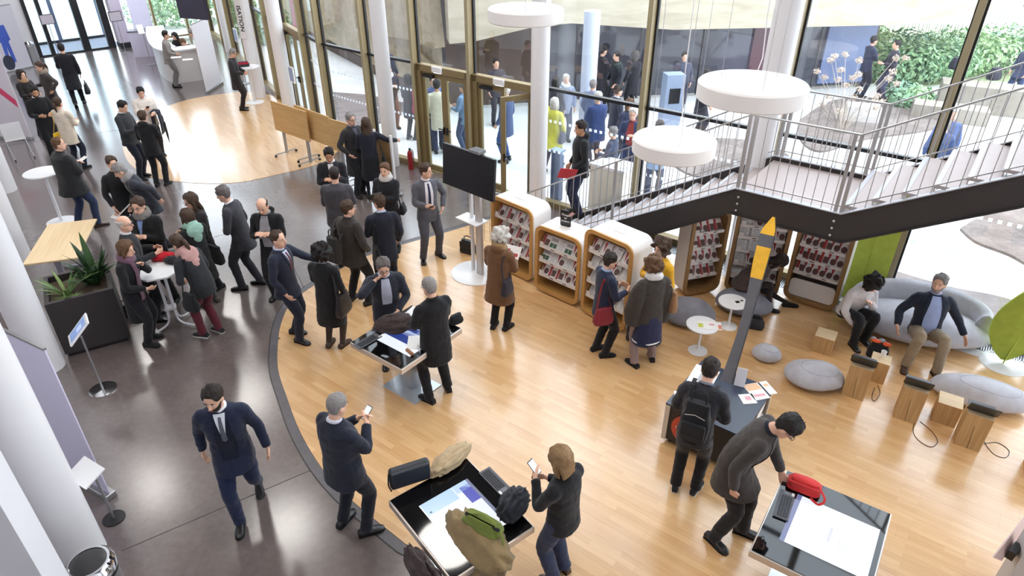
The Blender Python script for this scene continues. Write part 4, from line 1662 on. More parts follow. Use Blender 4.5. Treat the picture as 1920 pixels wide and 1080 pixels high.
# papers on the first table
paper(775, 588, TZ + 0.004, 0.21, 0.3, T1[1] + 0.2, 'white notebook with orange edge on the blue touch table', [(0, -0.49, 1.0, 0.03, mat('print_amber', srgb(220, 130, 70), 0.5, var=0.1))], 'notebook')
paper(785, 642, TZ + 0.004, 0.28, 0.3, T1[1] + 0.7, 'white paper napkin sheet on the blue touch table', [], 'paper_sheet')
p = at(768, 660, TZ + 0.02)
gc = empty('glasses_case', p, R(-50), label='brown glasses case on the white sheet', cat='case')
MB().tube([(-0.075, 0, 0), (-0.06, 0, 0), (0.06, 0, 0), (0.075, 0, 0)], [0.012, 0.024, 0.024, 0.012], 12).build('case_body', mat('tan_leather', srgb(150, 104, 66), 0.5, var=0.1), gc, smooth=True)
p = at(855, 605, TZ)
soft_bag((p.x, p.y, TZ + 0.004), R(40), 0.22, 0.12, 0.12, fabric((28, 28, 32)), 'small black bag behind the man in the black coat on the touch table', 'pouch', handle=False)
# ------------------------------------------------------------------ people
SKIN = [mat('skin_light', srgb(226, 178, 152), 0.5, var=0.06, vscale=20), mat('skin_fair', srgb(232, 190, 168), 0.5, var=0.06, vscale=20),
        mat('skin_tan', srgb(196, 144, 112), 0.5, var=0.06, vscale=20)]
LIP = mat('lips', srgb(176, 104, 96), 0.5, var=0.05)
EYEW = mat('eye_white', srgb(222, 218, 214), 0.3, var=0.02)
EYED = mat('eye_iris', srgb(48, 36, 30), 0.2, var=0.05)
SHOEB = mat('black_shoe_leather', srgb(26, 25, 27), 0.3, var=0.15, vscale=12)
SHOEBR = mat('brown_shoe_leather', srgb(70, 50, 40), 0.35, var=0.15, vscale=12)
SOLEW = mat('white_sole', srgb(226, 222, 216), 0.6, var=0.03)
SOLEB = mat('black_sole', srgb(18, 18, 19), 0.7, var=0.05)
HAIRC = {'black': (30, 25, 24), 'dark': (44, 34, 30), 'brown': (76, 56, 42), 'chest': (104, 74, 50), 'blond': (160, 126, 88), 'grey': (150, 144, 142),
         'white': (214, 208, 200), 'salt': (112, 104, 102), 'dgrey': (84, 78, 76)}


def hair_mat(c):
    r, g_, b = HAIRC[c]
    return mat('hair_' + c, srgb(r, g_, b), 0.5, var=0.4, vscale=20, bump=0.8, bscale=60, stretch=(3, 3, 0.6), spec=0.4)


HEADP = [(.121, .004, .004, -.010), (.114, .034, .034, -.046), (.097, .057, .062, -.073), (.07, .070, .081, -.091), (.04, .0745, .090, -.099), (.015, .0755, .0935, -.099),
         (-.005, .0745, .0845, -.095), (-.03, .072, .087, -.086), (-.055, .066, .0905, -.070), (-.075, .060, .0905, -.052), (-.095, .050, .087, -.036), (-.111, .033, .078, -.012),
         (-.119, .008, .060, .015)]


def head_surf(off, n=28, sub=2):
    """closed head surface; off(phi, z) moves it outwards (phi: 0 = face)"""
    P = []
    for i in range(len(HEADP) - 1):
        for j in range(sub):
            t = j / sub
            P.append(tuple(HEADP[i][c] * (1 - t) + HEADP[i + 1][c] * t for c in range(4)))
    P.append(HEADP[-1])
    m = MB()
    for (z, w_, f, b) in P:
        cy = (f + b) / 2
        ry = (f - b) / 2
        for k in range(n):
            a = 2 * pi * k / n
            sx, sy = math.sin(a), math.cos(a)
            x = w_ * (abs(sx) ** 0.92) * (1 if sx > 0 else -1)
            y = cy + ry * (abs(sy) ** 0.92) * (1 if sy > 0 else -1)
            o = off(a if a <= pi else 2 * pi - a, z, x)
            d = Vector((x, y - cy * 0.6, (z - 0.01) * 0.9)).normalized()
            m.v.append((x + d.x * o, y + d.y * o, z + d.z * o))
    r = len(P)
    for i in range(r - 1):
        for k in range(n):
            m.f.append([i * n + k, (i + 1) * n + k, (i + 1) * n + (k + 1) % n, i * n + (k + 1) % n])
            m.m.append(0)
    m.f += [list(range(n)), list(range((r - 1) * n + n - 1, (r - 1) * n - 1, -1))]
    m.m += [0, 0]
    return m


def ramp(x, pts):
    if x <= pts[0][0]:
        return pts[0][1]
    for (a, b), (c, d) in zip(pts, pts[1:]):
        if x <= c:
            return b + (d - b) * (x - a) / (c - a)
    return pts[-1][1]


def hair_mesh(style):
    line = [(0, .084), (.55, .078), (.85, .035), (1.05, .012), (1.45, .01), (1.75, -.005), (2.1, -.06), (pi, -.085)]
    thick, bump_, fr = 0.017, 0.008, 62
    if style == 'crew':
        thick, bump_ = 0.006, 0.002
    elif style == 'bald':
        line = [(0, .3), (1.15, .3), (1.35, -.005), (1.75, -.02), (2.1, -.06), (pi, -.085)]
        thick, bump_ = 0.007, 0.003
    elif style == 'thin':
        line = [(0, .098), (.6, .105), (.95, .05), (1.45, .005), (1.75, -.01), (2.1, -.06), (pi, -.085)]
        thick = 0.008
    elif style in ('curly', 'afro'):
        thick, bump_, fr = 0.042, 0.028, 26
        line = [(0, .07), (.7, .045), (1.0, -.03), (1.5, -.07), (2.1, -.10), (pi, -.10)]
    elif style in ('bob', 'long', 'pony', 'bun', 'wavy'):
        thick = 0.018 if style in ('pony', 'bun') else 0.026
        bump_ = 0.006
        line = [(0, .082), (.6, .066), (.95, .0), (1.3, -.05), (1.6, -.08), (2.1, -.11), (pi, -.11)]
        if style in ('pony', 'bun'):
            line = [(0, .085), (.7, .065), (1.1, .03), (1.5, -.02), (1.8, -.06), (2.1, -.09), (pi, -.10)]

    def off(a, z, x):
        l = ramp(a, line)
        t = max(0.0, min(1.0, (z - l) / 0.022 + 0.5))
        if style == 'bald' and z > 0.06 - 0.01 * a:
            t *= max(0, 1 - (z - 0.05) / 0.02)
        nn = noise.noise(Vector((math.sin(a) * 0.08 * (1 if x > 0 else -1) * fr, math.cos(a) * 0.09 * fr, z * fr * (0.5 if style != 'curly' else 1))))
        sd_ = 1.0 if style in ('curly', 'bob', 'long', 'wavy') else (0.35 + 0.65 * max(0.0, min(1.0, (z + 0.03) / 0.10)))
        return t * ((thick + 0.006 * max(0, z / .12)) * sd_ + bump_ * nn * 2 * sd_) - (1 - t) * 0.008
    m = head_surf(off, 40, 4)

    def sheet(z0, z1, w0, w1, d, y0, y1, wav=0.0):
        pts, rad = [], []
        for i in range(9):
            t = i / 8
            pts.append((wav * math.sin(t * 7), y0 + (y1 - y0) * t + 0.008 * math.sin(t * 9), z0 + (z1 - z0) * t))
            rad.append((w0 + (w1 - w0) * t ** 1.5 + 0.004 * math.sin(t * 14), d * (1 - 0.5 * t)))
        m.tube(pts, rad, 18, up=(0, 1, 0))
    if style == 'bob':
        sheet(.02, -.15, .098, .088, .06, -.045, -.05)
        for s_ in (-1, 1):
            m.tube([(s_ * .082, .0, .03), (s_ * .092, .01, -.04), (s_ * .085, .01, -.12), (s_ * .078, .0, -.15)], [.02, .026, .024, .008], 10)
    if style in ('long', 'wavy'):
        sheet(.03, -.36, .10, .06, .065, -.04, -.10, 0.01 if style == 'wavy' else 0)
        for s_ in (-1, 1):
            m.tube([(s_ * .08, .0, .03), (s_ * .092, .01, -.05), (s_ * .085, .015, -.15), (s_ * .08, .03, -.27)], [.02, .028, .03, .01], 10)
    if style == 'pony':
        m.tube([(0, -.10, .03), (0, -.135, .02), (0, -.15, -.03), (0.005, -.14, -.11), (0, -.125, -.19)], [.018, .03, .034, .028, .008], 12)
    if style == 'bun':
        m.ball((0, -.12, .04), (.045, .04, .042), 14, 10)
    return m


HAIRM = {}


def hair_data(style):
    if style not in HAIRM:
        me = hair_mesh(style).mesh('hair_' + style)
        bm = bmesh.new()
        bm.from_mesh(me)
        bmesh.ops.recalc_face_normals(bm, faces=bm.faces)
        bm.to_mesh(me)
        bm.free()
        me.polygons.foreach_set('use_smooth', [True] * len(me.polygons))
        me.materials.append(hair_mat('dark'))
        HAIRM[style] = me
    return HAIRM[style]


def shared(fn, name, mats):
    me = fn().mesh(name)
    bm = bmesh.new()
    bm.from_mesh(me)
    bmesh.ops.recalc_face_normals(bm, faces=bm.faces)
    bm.to_mesh(me)
    bm.free()
    me.polygons.foreach_set('use_smooth', [True] * len(me.polygons))
    for mm in mats:
        me.materials.append(mm)
    return me


def _eye():
    m = MB().ball((0, 0, 0), (.0125, .009, .0075), 12, 8)
    m.cur = 1
    m.ball((0, .0045, 0), (.0058, .0052, .0062), 10, 6)
    return m


eye_me = shared(_eye, 'eye', [EYEW, EYED])
e_ = _eye()
eye_me.polygons.foreach_set('material_index', e_.m)
brow_me = shared(lambda: MB().tube([(-.02, -.002, -.003), (-.005, .002, .003), (.012, .001, .002), (.021, -.004, -.003)], [.002, .0045, .004, .0015], 8), 'eyebrow', [hair_mat('dark')])
lip_me = shared(lambda: MB().tube([(-.024, -.008, 0), (-.010, .0, .001), (0, .001, 0), (.010, 0, .001), (.024, -.008, 0)], [.0015, .0062, .0066, .0062, .0015], 8), 'lips', [LIP])


def _glasses():
    m = MB()
    for s_ in (-1, 1):
        p = [(s_ * .033 + .024 * math.cos(a), .104, .0 + .019 * math.sin(a)) for a in [2 * pi * k / 14 for k in range(15)]]
        m.tube(p, .0024, 5, cap=False)
        m.tube([(s_ * .056, .103, .006), (s_ * .08, .06, .006), (s_ * .082, -.01, .0)], .0024, 5)
    m.tube([(-.01, .106, .004), (.01, .106, .004)], .0024, 5)
    return m


glass_me = shared(_glasses, 'glasses', [BLACK])


def _beard():
    def off(a, z, x):
        l = ramp(a, [(0, -.062), (.5, -.05), (1.0, -.03), (1.4, .0), (1.6, -.3), (pi, -.3)])
        t = max(0.0, min(1.0, (l - z) / 0.014 + 0.5))
        return t * 0.006 - (1 - t) * 0.012
    return head_surf(off)


beard_me = shared(_beard, 'beard', [hair_mat('dark')])


def _shoe(h=0.0, heel=0.0):
    m = MB()
    sec = [(-.085, .030, .062), (-.07, .036, .075), (-.02, .036, .085), (.03, .038, .075), (.08, .044, .056), (.13, .045, .046), (.165, .036, .038), (.185, .016, .026)]
    n = 14
    for (y, w_, hh) in sec:
        for k in range(n):
            a = 2 * pi * k / n
            cx, cz = math.cos(a), math.sin(a)
            x = w_ * (abs(cx) ** 0.7) * (1 if cx > 0 else -1)
            z = hh / 2 + hh / 2 * (abs(cz) ** 0.7) * (1 if cz > 0 else -1)
            m.v.append((x, y, z + 0.006))
    for i in range(len(sec) - 1):
        for k in range(n):
            m.f.append([i * n + k, i * n + (k + 1) % n, (i + 1) * n + (k + 1) % n, (i + 1) * n + k])
            m.m.append(0)
    m.f += [list(range(n - 1, -1, -1)), list(range((len(sec) - 1) * n, len(sec) * n))]
    m.m += [0, 0]
    # sole
    m.cur = 1
    out = [(y, w_ + 0.003) for (y, w_, hh) in sec]
    poly = [(w_, y) for y, w_ in out] + [(-w_, y) for y, w_ in reversed(out)]
    m.prism(poly, 0.0, 0.016)
    return m


SHOES = {}


def shoe_data(kind):
    if kind not in SHOES:
        up, so = {'black': (SHOEB, SOLEB), 'brown': (SHOEBR, SOLEB), 'sneaker': (fabric((40, 38, 42)), SOLEW), 'dark': (fabric((34, 32, 34)), SOLEB)}[kind]
        b = _shoe()
        me = shared(lambda: b, 'shoe_' + kind, [up, so])
        if len(me.polygons) == len(b.m):
            me.polygons.foreach_set('material_index', b.m)
        me.polygons.foreach_set('use_smooth', [True] * len(me.polygons))
        me.set_sharp_from_angle(angle=R(50))
        SHOES[kind] = me
    return SHOES[kind]


def ik(a, b, l1, l2, hint):
    d = b - a
    D = d.length
    if D > (l1 + l2) * 0.998:
        b = a + d * ((l1 + l2) * 0.998 / D)
        d = b - a
        D = d.length
    x = (l1 * l1 - l2 * l2 + D * D) / (2 * D)
    h = math.sqrt(max(0.0, l1 * l1 - x * x))
    n = d / D
    p = hint - n * hint.dot(n)
    if p.length < 1e-4:
        p = Vector((1, 0, 0))
    return a + n * x + p.normalized() * h, b


ARMS = {   # wrist from the shoulder: outwards, forwards, up; elbow hint
    'down': ((.07, .05, -.52), (.5, -1, 0)), 'relax': ((.06, .13, -.49), (.6, -1, 0)), 'swingf': ((.05, .26, -.44), (.4, -1, -.4)), 'swingb': ((.12, -.20, -.47), (.6, -1, 0)),
    'pocket': ((.05, .12, -.42), (1, -.9, 0)), 'hold': ((-.06, .30, -.26), (.6, -.6, -1)), 'phone': ((-.12, .30, -.13), (.7, -.3, -1)), 'ear': ((-.05, .12, .10), (.9, .3, -.6)),
    'chest': ((-.16, .22, -.17), (.9, -.3, -.8)), 'hip': ((.13, .03, -.36), (1, -.6, 0)), 'table': ((-.07, .28, -.33), (.9, -.8, -.1)), 'out': ((.34, .30, -.22), (.2, -.6, -1)),
    'cross': ((-.22, .20, -.27), (.9, .0, -.6)), 'chin': ((-.15, .20, .0), (.6, .3, -1)), 'lap': ((-.02, .34, -.36), (1, -.3, -.2)), 'front': ((-.14, .22, -.36), (1, -.5, 0)),
    'back': ((.0, -.14, -.46), (.8, -1, 0)), 'side': ((.22, .10, -.42), (.8, -.8, 0)), 'point': ((.0, .46, -.28), (.6, -.3, -1)),
}
POST = []
PEOPLE = {}
GARM = {}


def loft(m, rings, n=18):
    """rings: (centre, rotation 3x3, rx, ry)"""
    k0 = len(m.v)
    for (c, Rm, rx, ry) in rings:
        for k in range(n):
            a = 2 * pi * k / n
            ca, sa = math.cos(a), math.sin(a)
            p = Vector((rx * (abs(ca) ** 0.85) * (1 if ca > 0 else -1), ry * (abs(sa) ** 0.85) * (1 if sa > 0 else -1), 0))
            m.v.append(tuple(c + Rm @ p))
    for i in range(len(rings) - 1):
        for k in range(n):
            m.f.append([k0 + i * n + k, k0 + i * n + (k + 1) % n, k0 + (i + 1) * n + (k + 1) % n, k0 + (i + 1) * n + k])
            m.m.append(0)
    m.f += [[k0 + k for k in range(n - 1, -1, -1)], [k0 + (len(rings) - 1) * n + k for k in range(n)]]
    m.m += [0, 0]


def smooth_path(pts, rad, k=3):
    P = catmull([tuple(p) for p in pts], k)
    Rr = catmull([(r,) for r in rad], k)
    return [Vector(p) for p in P], [r[0] for r in Rr]


def raw_obj(name, m, mt, parent, vox, it=3, wr=0.0, seed=0.0, wf=9.0):
    me = m.mesh(name)
    bm = bmesh.new()
    bm.from_mesh(me)
    bmesh.ops.recalc_face_normals(bm, faces=bm.faces)
    bm.to_mesh(me)
    bm.free()
    me.materials.append(mt)
    o = bpy.data.objects.new(name, me)
    link(o, parent)
    r = o.modifiers.new('r', 'REMESH')
    r.mode = 'VOXEL'
    r.voxel_size = vox
    r.use_smooth_shade = True
    if it:
        s_ = o.modifiers.new('s', 'SMOOTH')
        s_.factor = 0.5
        s_.iterations = it
    POST.append((o, wr, seed, wf))
    return o


def person(key, head, H, heading, label, top=(30, 30, 34), bottom=(32, 32, 38), hair=('short', 'dark'), arms=('relax', 'relax'), lean=0, side=0, twist=0, hy=0, hp=0,
           feet=None, hem=0.80, bulk=1.0, flare=1.0, shoes='black', sit=None, base=0.0, skin=0, lod=1, shirt=None, tie=None, collar=None, scarf=None, hood=None, beard=False,
           glasses=False, face=True, legw=1.0, open_=0.0, pelvis_y=0.0, group='people in the hall', boots=None, skirt=None, loc=None, sleeve=True, tail=False, bendhand=0.0, cape=None, soft=None, over=None, vest=None, shawl=False):
    """stands with the top of the head at the photograph's pixel 'head'; heading in degrees, 0 = right, 90 = away from the camera"""
    k = H / 1.755
    V = Vector
    sd = sum(ord(c) for c in key) * 0.37
    rl, rs, rt = R(lean), R(side), R(twist)
    Rc = Matrix.Rotation(rt, 3, 'Z') @ Matrix.Rotation(-rl, 3, 'X') @ Matrix.Rotation(rs, 3, 'Y')
    Rw = Matrix.Rotation(rt * .5, 3, 'Z') @ Matrix.Rotation(-rl * .55, 3, 'X') @ Matrix.Rotation(rs * .5, 3, 'Y')
    I3 = Matrix.Identity(3)
    pz = 0.945 if sit is None else sit
    P = V((0, pelvis_y, pz))
    if sit is None and lean > 12:
        P.y -= 0.004 * lean
    waist = P + Rw @ V((0, 0, .14))
    chest = waist + Rc @ V((0, 0, .185))
    neckb = chest + Rc @ V((0, -.005, .215))
    Rh = Matrix.Rotation(rt + R(hy), 3, 'Z') @ Matrix.Rotation(-(rl * .55 + R(hp)), 3, 'X') @ Matrix.Rotation(rs * .5, 3, 'Y')
    Rn = Matrix.Rotation(rt, 3, 'Z') @ Matrix.Rotation(-(rl * .8 + R(hp) * .5), 3, 'X')
    hc = neckb + Rn @ V((0, .012, .068)) + Rh @ V((0, .012, .080))
    htop = hc + Rh @ V((0, 0, .125))
    if soft:
        pass
    ang = R(heading) - pi / 2
    if loc is None:
        hp3 = at(head[0], head[1], base + htop.z * k)
        off = Matrix.Rotation(ang, 3, 'Z') @ (V((htop.x, htop.y, 0)) * k)
        loc = (hp3.x - off.x, hp3.y - off.y, base)
    root = empty('person', loc, ang, label=label, cat='person', group=group)
    root.scale = (k, k, k)
    vb = (0.0075, 0.010, 0.014)[lod]
    vg = (0.013, 0.016, 0.022)[lod]
    # joints
    SH, EL, WR = {}, {}, {}
    for i, s_ in ((0, 1), (1, -1)):      # 0 = right arm (+x), 1 = left arm
        sh = chest + Rc @ V((s_ * .178, -.005, .128))
        a = arms[i]
        if isinstance(a, str):
            tgt, hint = ARMS[a]
        elif len(a) == 2:
            tgt, hint = a
        else:
            tgt, hint = a, (.6, -.8, -.4)
        wr = sh + Rc @ V((s_ * tgt[0], tgt[1], tgt[2]))
        el, wr = ik(sh, wr, .285, .255, Rc @ V((s_ * hint[0], hint[1], hint[2])))
        SH[i], EL[i], WR[i] = sh, el, wr
    if feet is None:
        feet = ((.105, .03, 0, -10), (-.105, -.02, 0, 10))
    HPJ, KN, AN = {}, {}, {}
    for i, s_ in ((0, 1), (1, -1)):
        fx, fy, fz, fr = feet[i]
        hj = P + V((s_ * .09, 0, -.035))
        an = V((fx, fy, .085 + fz))
        kn, an2 = ik(hj, an, .435, .435, V((s_ * .12, 1, .1 if sit is None else .6)))
        HPJ[i], KN[i], AN[i] = hj, kn, an2
    # --- body (skin): head, neck, core, arms and hands
    m = MB()
    hs = head_surf(lambda a, z, x: 0.0, 22, 2)
    hs.v = [tuple(hc + Rh @ V(p)) for p in hs.v]
    m.add(hs.v, hs.f)
    if face:
        m.tube([hc + Rh @ V(p) for p in ((0, .086, .014), (0, .102, -.012), (0, .115, -.036), (0, .092, -.046))], [.009, .011, .0135, .008], 8)
    for s_ in (-1, 1):
        m.ball(hc + Rh @ V((s_ * .078, -.008, -.012)), (.010, .02, .031), 10, 8, M=Rh)
    m.tube([chest + Rc @ V((0, -.01, .12)), neckb + Rc @ V((0, 0, .0)), neckb + Rn @ V((0, .008, .06)), hc + Rh @ V((0, -.012, -.06))], [.07, .058, .054, .056], 14)
    m.tube([P, waist, chest + Rc @ V((0, 0, .1))], [.085, .085, .09], 10)
    for i, s_ in ((0, 1), (1, -1)):
        pts, rad = smooth_path([chest + Rc @ V((s_ * .05, -.01, .12)), SH[i], EL[i], WR[i]], [.05, .042, .036, .027], 3)
        m.tube(pts, rad, 10)
        fd = (WR[i] - EL[i]).normalized()
        inn = Rc @ V((-s_, 0.25, 0))
        pn = (inn - fd * inn.dot(fd))
        if pn.length < .2:
            pn = Rc @ V((0, 0, -1))
            pn = pn - fd * pn.dot(fd)
        pn.normalize()                       # palm normal
        ac = fd.cross(pn).normalized()       # across the palm
        if ac.dot(Rc @ V((0, 1, .4))) < 0:
            ac = -ac                          # thumb side
        fd2 = (fd + pn * (0.18 + bendhand)).normalized()
        w0 = WR[i]
        m.tube([w0 - fd * .01, w0 + fd * .03, w0 + fd2 * .06, w0 + fd2 * .09], [(.024, .020), (.034, .016), (.040, .015), (.038, .013)], 10, up=pn)
        for q, ln in ((-.030, .058), (-.010, .070), (.010, .076), (.029, .070)):
            a0 = w0 + fd2 * .084 + ac * q
            cu_ = (fd2 + pn * .55).normalized()
            c2_ = (fd2 * .45 + pn * .9).normalized()
            m.tube([a0 - fd2 * .012, a0 + fd2 * ln * .35, a0 + fd2 * ln * .35 + cu_ * ln * .35, a0 + fd2 * ln * .35 + cu_ * ln * .35 + c2_ * ln * .3], [.0098, .0092, .0086, .0072], 7)
        t0 = w0 + fd * .028 + ac * .022
        td = (ac * .75 + fd2 * .75 + pn * .3).normalized()
        m.tube([t0, t0 + td * .035, t0 + td * .035 + (fd2 + pn * .3).normalized() * .034], [.0125, .0105, .0082], 7)
    body = raw_obj('body', m, SKIN[skin], root, vb, 2)
    # --- face and hair, in the head's frame
    Mh = Matrix.Translation(hc) @ Rh.to_4x4()

    def hpart(name, me, mt=None, L=Matrix.Identity(4)):
        o = bpy.data.objects.new(name, me)
        link(o, root)
        o.matrix_local = Mh @ L
        if mt is not None and len(o.material_slots):
            o.material_slots[0].link = 'OBJECT'
            o.material_slots[0].material = mt
        return o
    if hair:
        hpart('hair', hair_data(hair[0]), hair_mat(hair[1]))
        hm_ = hair_mat(hair[1])
    else:
        hm_ = hair_mat('dgrey')
    if face and lod < 2:
        for s_ in (-1, 1):
            hpart('eye', eye_me, None, Matrix.Translation((s_ * .031, .0785, -.003)))
            hpart('eyebrow', brow_me, hm_, Matrix.Translation((s_ * .032, .090, .019)) @ Matrix.Scale(s_, 4, (1, 0, 0)))
        hpart('lips', lip_me, None, Matrix.Translation((0, .0905, -.074)))
    if beard:
        hpart('beard', beard_me, hm_)
    if glasses:
        hpart('glasses', glass_me)
    # --- upper garment
    B = bulk
    top_m = fabric(top[:3]) if not isinstance(top, bpy.types.Material) else top
    m = MB()
    rings = [(neckb + Rc @ V((0, -.006, .016)), Rc, .066, .060), (neckb + Rc @ V((0, 0, -.004)), Rc, .084 * B, .072), (chest + Rc @ V((0, -.008, .188)), Rc, .135 * B, .086),
             (chest + Rc @ V((0, -.004, .14)), Rc, .182 * B, .112 * B), (chest + Rc @ V((0, .006, .05)), Rc, .186 * B, .132 * B), (chest + Rc @ V((0, .006, -.05)), Rc, .178 * B, .132 * B),
             (waist, Rw, .166 * B, .125 * B), (P + V((0, 0, .02)), I3, .180 * B, .130 * B)]
    if sit is None:
        zh = hem
        mx_ = max(abs(feet[0][1] - feet[1][1]) * 0.25, 0)
        z = P.z - .06
        while z > zh:
            t = (P.z - z) / max(0.05, P.z - zh)
            rings.append((V((0, P.y * (1 - .5 * t), z)), I3, (.180 + .035 * t * (flare - .7)) * B, (.130 + .035 * t * (flare - .7)) * B + mx_ * t))
            z -= .09
        t = 1
        rings.append((V((0, P.y * .5, zh)), I3, (.180 + .035 * (flare - .7)) * B, (.130 + .035 * (flare - .7)) * B + mx_))
    else:
        rings.append((P + V((0, 0, -.04)), I3, .19 * B, .14 * B))
    loft(m, rings, 20)
    for i, s_ in ((0, 1), (1, -1)):
        sh = SH[i]
        m.ball(sh - Rc @ V((s_ * .012, 0, .004)), .074 * (B * .6 + .4), 12, 8)
        cuff = WR[i] - (WR[i] - EL[i]).normalized() * .012
        pts, rad = smooth_path([chest + Rc @ V((s_ * .07, 0, .10)), sh, (sh + EL[i]) / 2, EL[i], (EL[i] + cuff) / 2, cuff], [.07, .070, .062, .056, .050, .043], 3)
        bs = B * .5 + .5
        m.tube(pts, [r_ * bs for r_ in rad], 12)
    if hood:
        m.ball(neckb + Rc @ V((0, -.075, .015)), (.115, .065, .06), 16, 10, M=Rc)
    if cape:
        for i, s_ in ((0, 1), (1, -1)):
            m.tube([SH[i], (SH[i] + EL[i]) / 2 - V((0, .02, .05)), EL[i] - V((0, .02, .22)), EL[i] - V((s_ * .03, .02, .4))], [.08, .12, .13, .13], 12)
    topo = raw_obj('top' if lod else 'jacket', m, top_m, root, vg, 3, 0.006 if lod < 2 else 0.004, sd)
    topo.name = {True: 'coat', False: 'jacket'}[hem < .72]
    # --- collar, scarf
    def ringtube(name, c, Rm, rx, ry, r, mt, tilt=0.0, n=20, wob=0.0):
        pts = []
        for q in range(n + 1):
            a = 2 * pi * q / n
            z = tilt * math.cos(a) * -1
            ww = 1 + wob * noise.noise(V((math.cos(a) * 2, math.sin(a) * 2, sd)))
            pts.append(c + Rm @ V((rx * ww * math.sin(a), ry * ww * math.cos(a), z)))
        return MB().tube(pts, r, 8, cap=False).build(name, mt, root, smooth=True)
    if shirt and not collar and not scarf:
        collar = shirt
    if collar:
        ringtube('collar', neckb + Rc @ V((0, .004, .018)), Rc, .064, .062, [(.007, .018)] * 21, fabric(collar), .018)
    if scarf:
        sm = fabric(scarf, bump=0.6)
        m = MB()
        for (dz, rr_, tr_) in ((.0, .092, .034), (.03, .080, .032), (-.02, .100, .028)):
            pts = []
            for q in range(23):
                a = 2 * pi * q / 22
                w2 = 1 + .12 * noise.noise(V((math.cos(a) * 2, math.sin(a) * 2, sd + dz * 40)))
                pts.append(neckb + Rc @ V((rr_ * w2 * math.sin(a), rr_ * w2 * math.cos(a) + .01, dz - .022 * math.cos(a) + .02)))
            m.tube(pts, tr_, 9, cap=False)
        if shawl:
            m.ball(neckb + Rc @ V((0, -.075, -.06)), (.15, .065, .13), 16, 12, M=Rc)
            m.ball(neckb + Rc @ V((0, -.08, -.17)), (.10, .055, .12), 14, 10, M=Rc)
        if tail:
            m.tube([neckb + Rc @ V((.05, .09, 0)), chest + Rc @ V((.06, .155 * B, .05)), waist + Rw @ V((.06, .16 * B, 0)), P + V((.07, .17 * B, -.12))], [(.04, .02), (.05, .018), (.055, .016), (.05, .012)], 10, up=(0, 1, 0))
        raw_obj('scarf', m, sm, root, vg * .8, 2, 0.005, sd + 4, 18)
    # --- lower garment
    bot_m = fabric(bottom[:3]) if not isinstance(bottom, bpy.types.Material) else bottom
    m = MB()
    loft(m, [(P + V((0, 0, .07)), I3, .150 * B, .112 * B), (P + V((0, 0, -.02)), I3, .170 * B, .125 * B), (P + V((0, -.005, -.10)), I3, .165 * B, .120 * B)], 18)
    for i, s_ in ((0, 1), (1, -1)):
        lo = AN[i] + V((0, 0, -.03))
        lw = legw
        if skirt:
            rr_ = [.075, .066, .054, .048, .040, .036]
        else:
            rr_ = [.100, .096 * (1 + .1 * (lw - 1)), .076 * lw ** .5, .070 * lw, .064 * lw, .064 * lw * lw]
        pts, rad = smooth_path([HPJ[i] + V((0, 0, .03)), HPJ[i].lerp(KN[i], .45), KN[i], KN[i].lerp(lo, .35), KN[i].lerp(lo, .7), lo], rr_, 3)
        m.tube(pts, rad, 12)
    raw_obj('tights' if skirt else 'trousers', m, bot_m, root, vg, 3, 0.006, sd + 9)
    if skirt or over:
        m = MB()
        zb, cs = skirt or over
        q = []
        for j in range(7):
            t = j / 6
            q.append((V((0, P.y, P.z + .05 - (P.z + .05 - zb) * t)), I3, .165 + .06 * t, .125 + .06 * t))
        loft(m, q, 20)
        raw_obj('skirt', m, fabric(cs), root, vg, 2, 0.006, sd)
    for i in (0, 1):
        fx, fy, fz, fr = feet[i]
        o = bpy.data.objects.new('shoe', shoe_data(shoes))
        link(o, root)
        an = AN[i]
        pit = -R(30) if fz > .05 else 0
        o.matrix_local = Matrix.Translation((an.x, an.y, an.z - .085)) @ Matrix.Rotation(R(fr), 4, 'Z') @ Matrix.Rotation(pit, 4, 'X')
        if boots:
            dn = (KN[i] - an).normalized()
            MB().tube([an - V((0, 0, .03)), an + dn * .1, an + dn * .28, an + dn * .33], [.048, .046, .06, .062], 12).build('boot_shaft', fabric(boots, rough=.45), root, smooth=True)
    PEOPLE[key] = dict(root=root, chest=chest, Rc=Rc, P=P, waist=waist, neckb=neckb, SH=SH, EL=EL, WR=WR, hc=hc, Rh=Rh, k=k, top=topo, B=B, hem=hem)
    GARM[key] = (topo, shirt, tie, open_, vest, top_m)
    return root


def wpt(key, v):
    """world point of a place in a person's own frame"""
    d = PEOPLE[key]
    r = d['root']
    return Vector(r.location) + Matrix.Rotation(r.rotation_euler[2], 3, 'Z') @ (Vector(v) * d['k'])


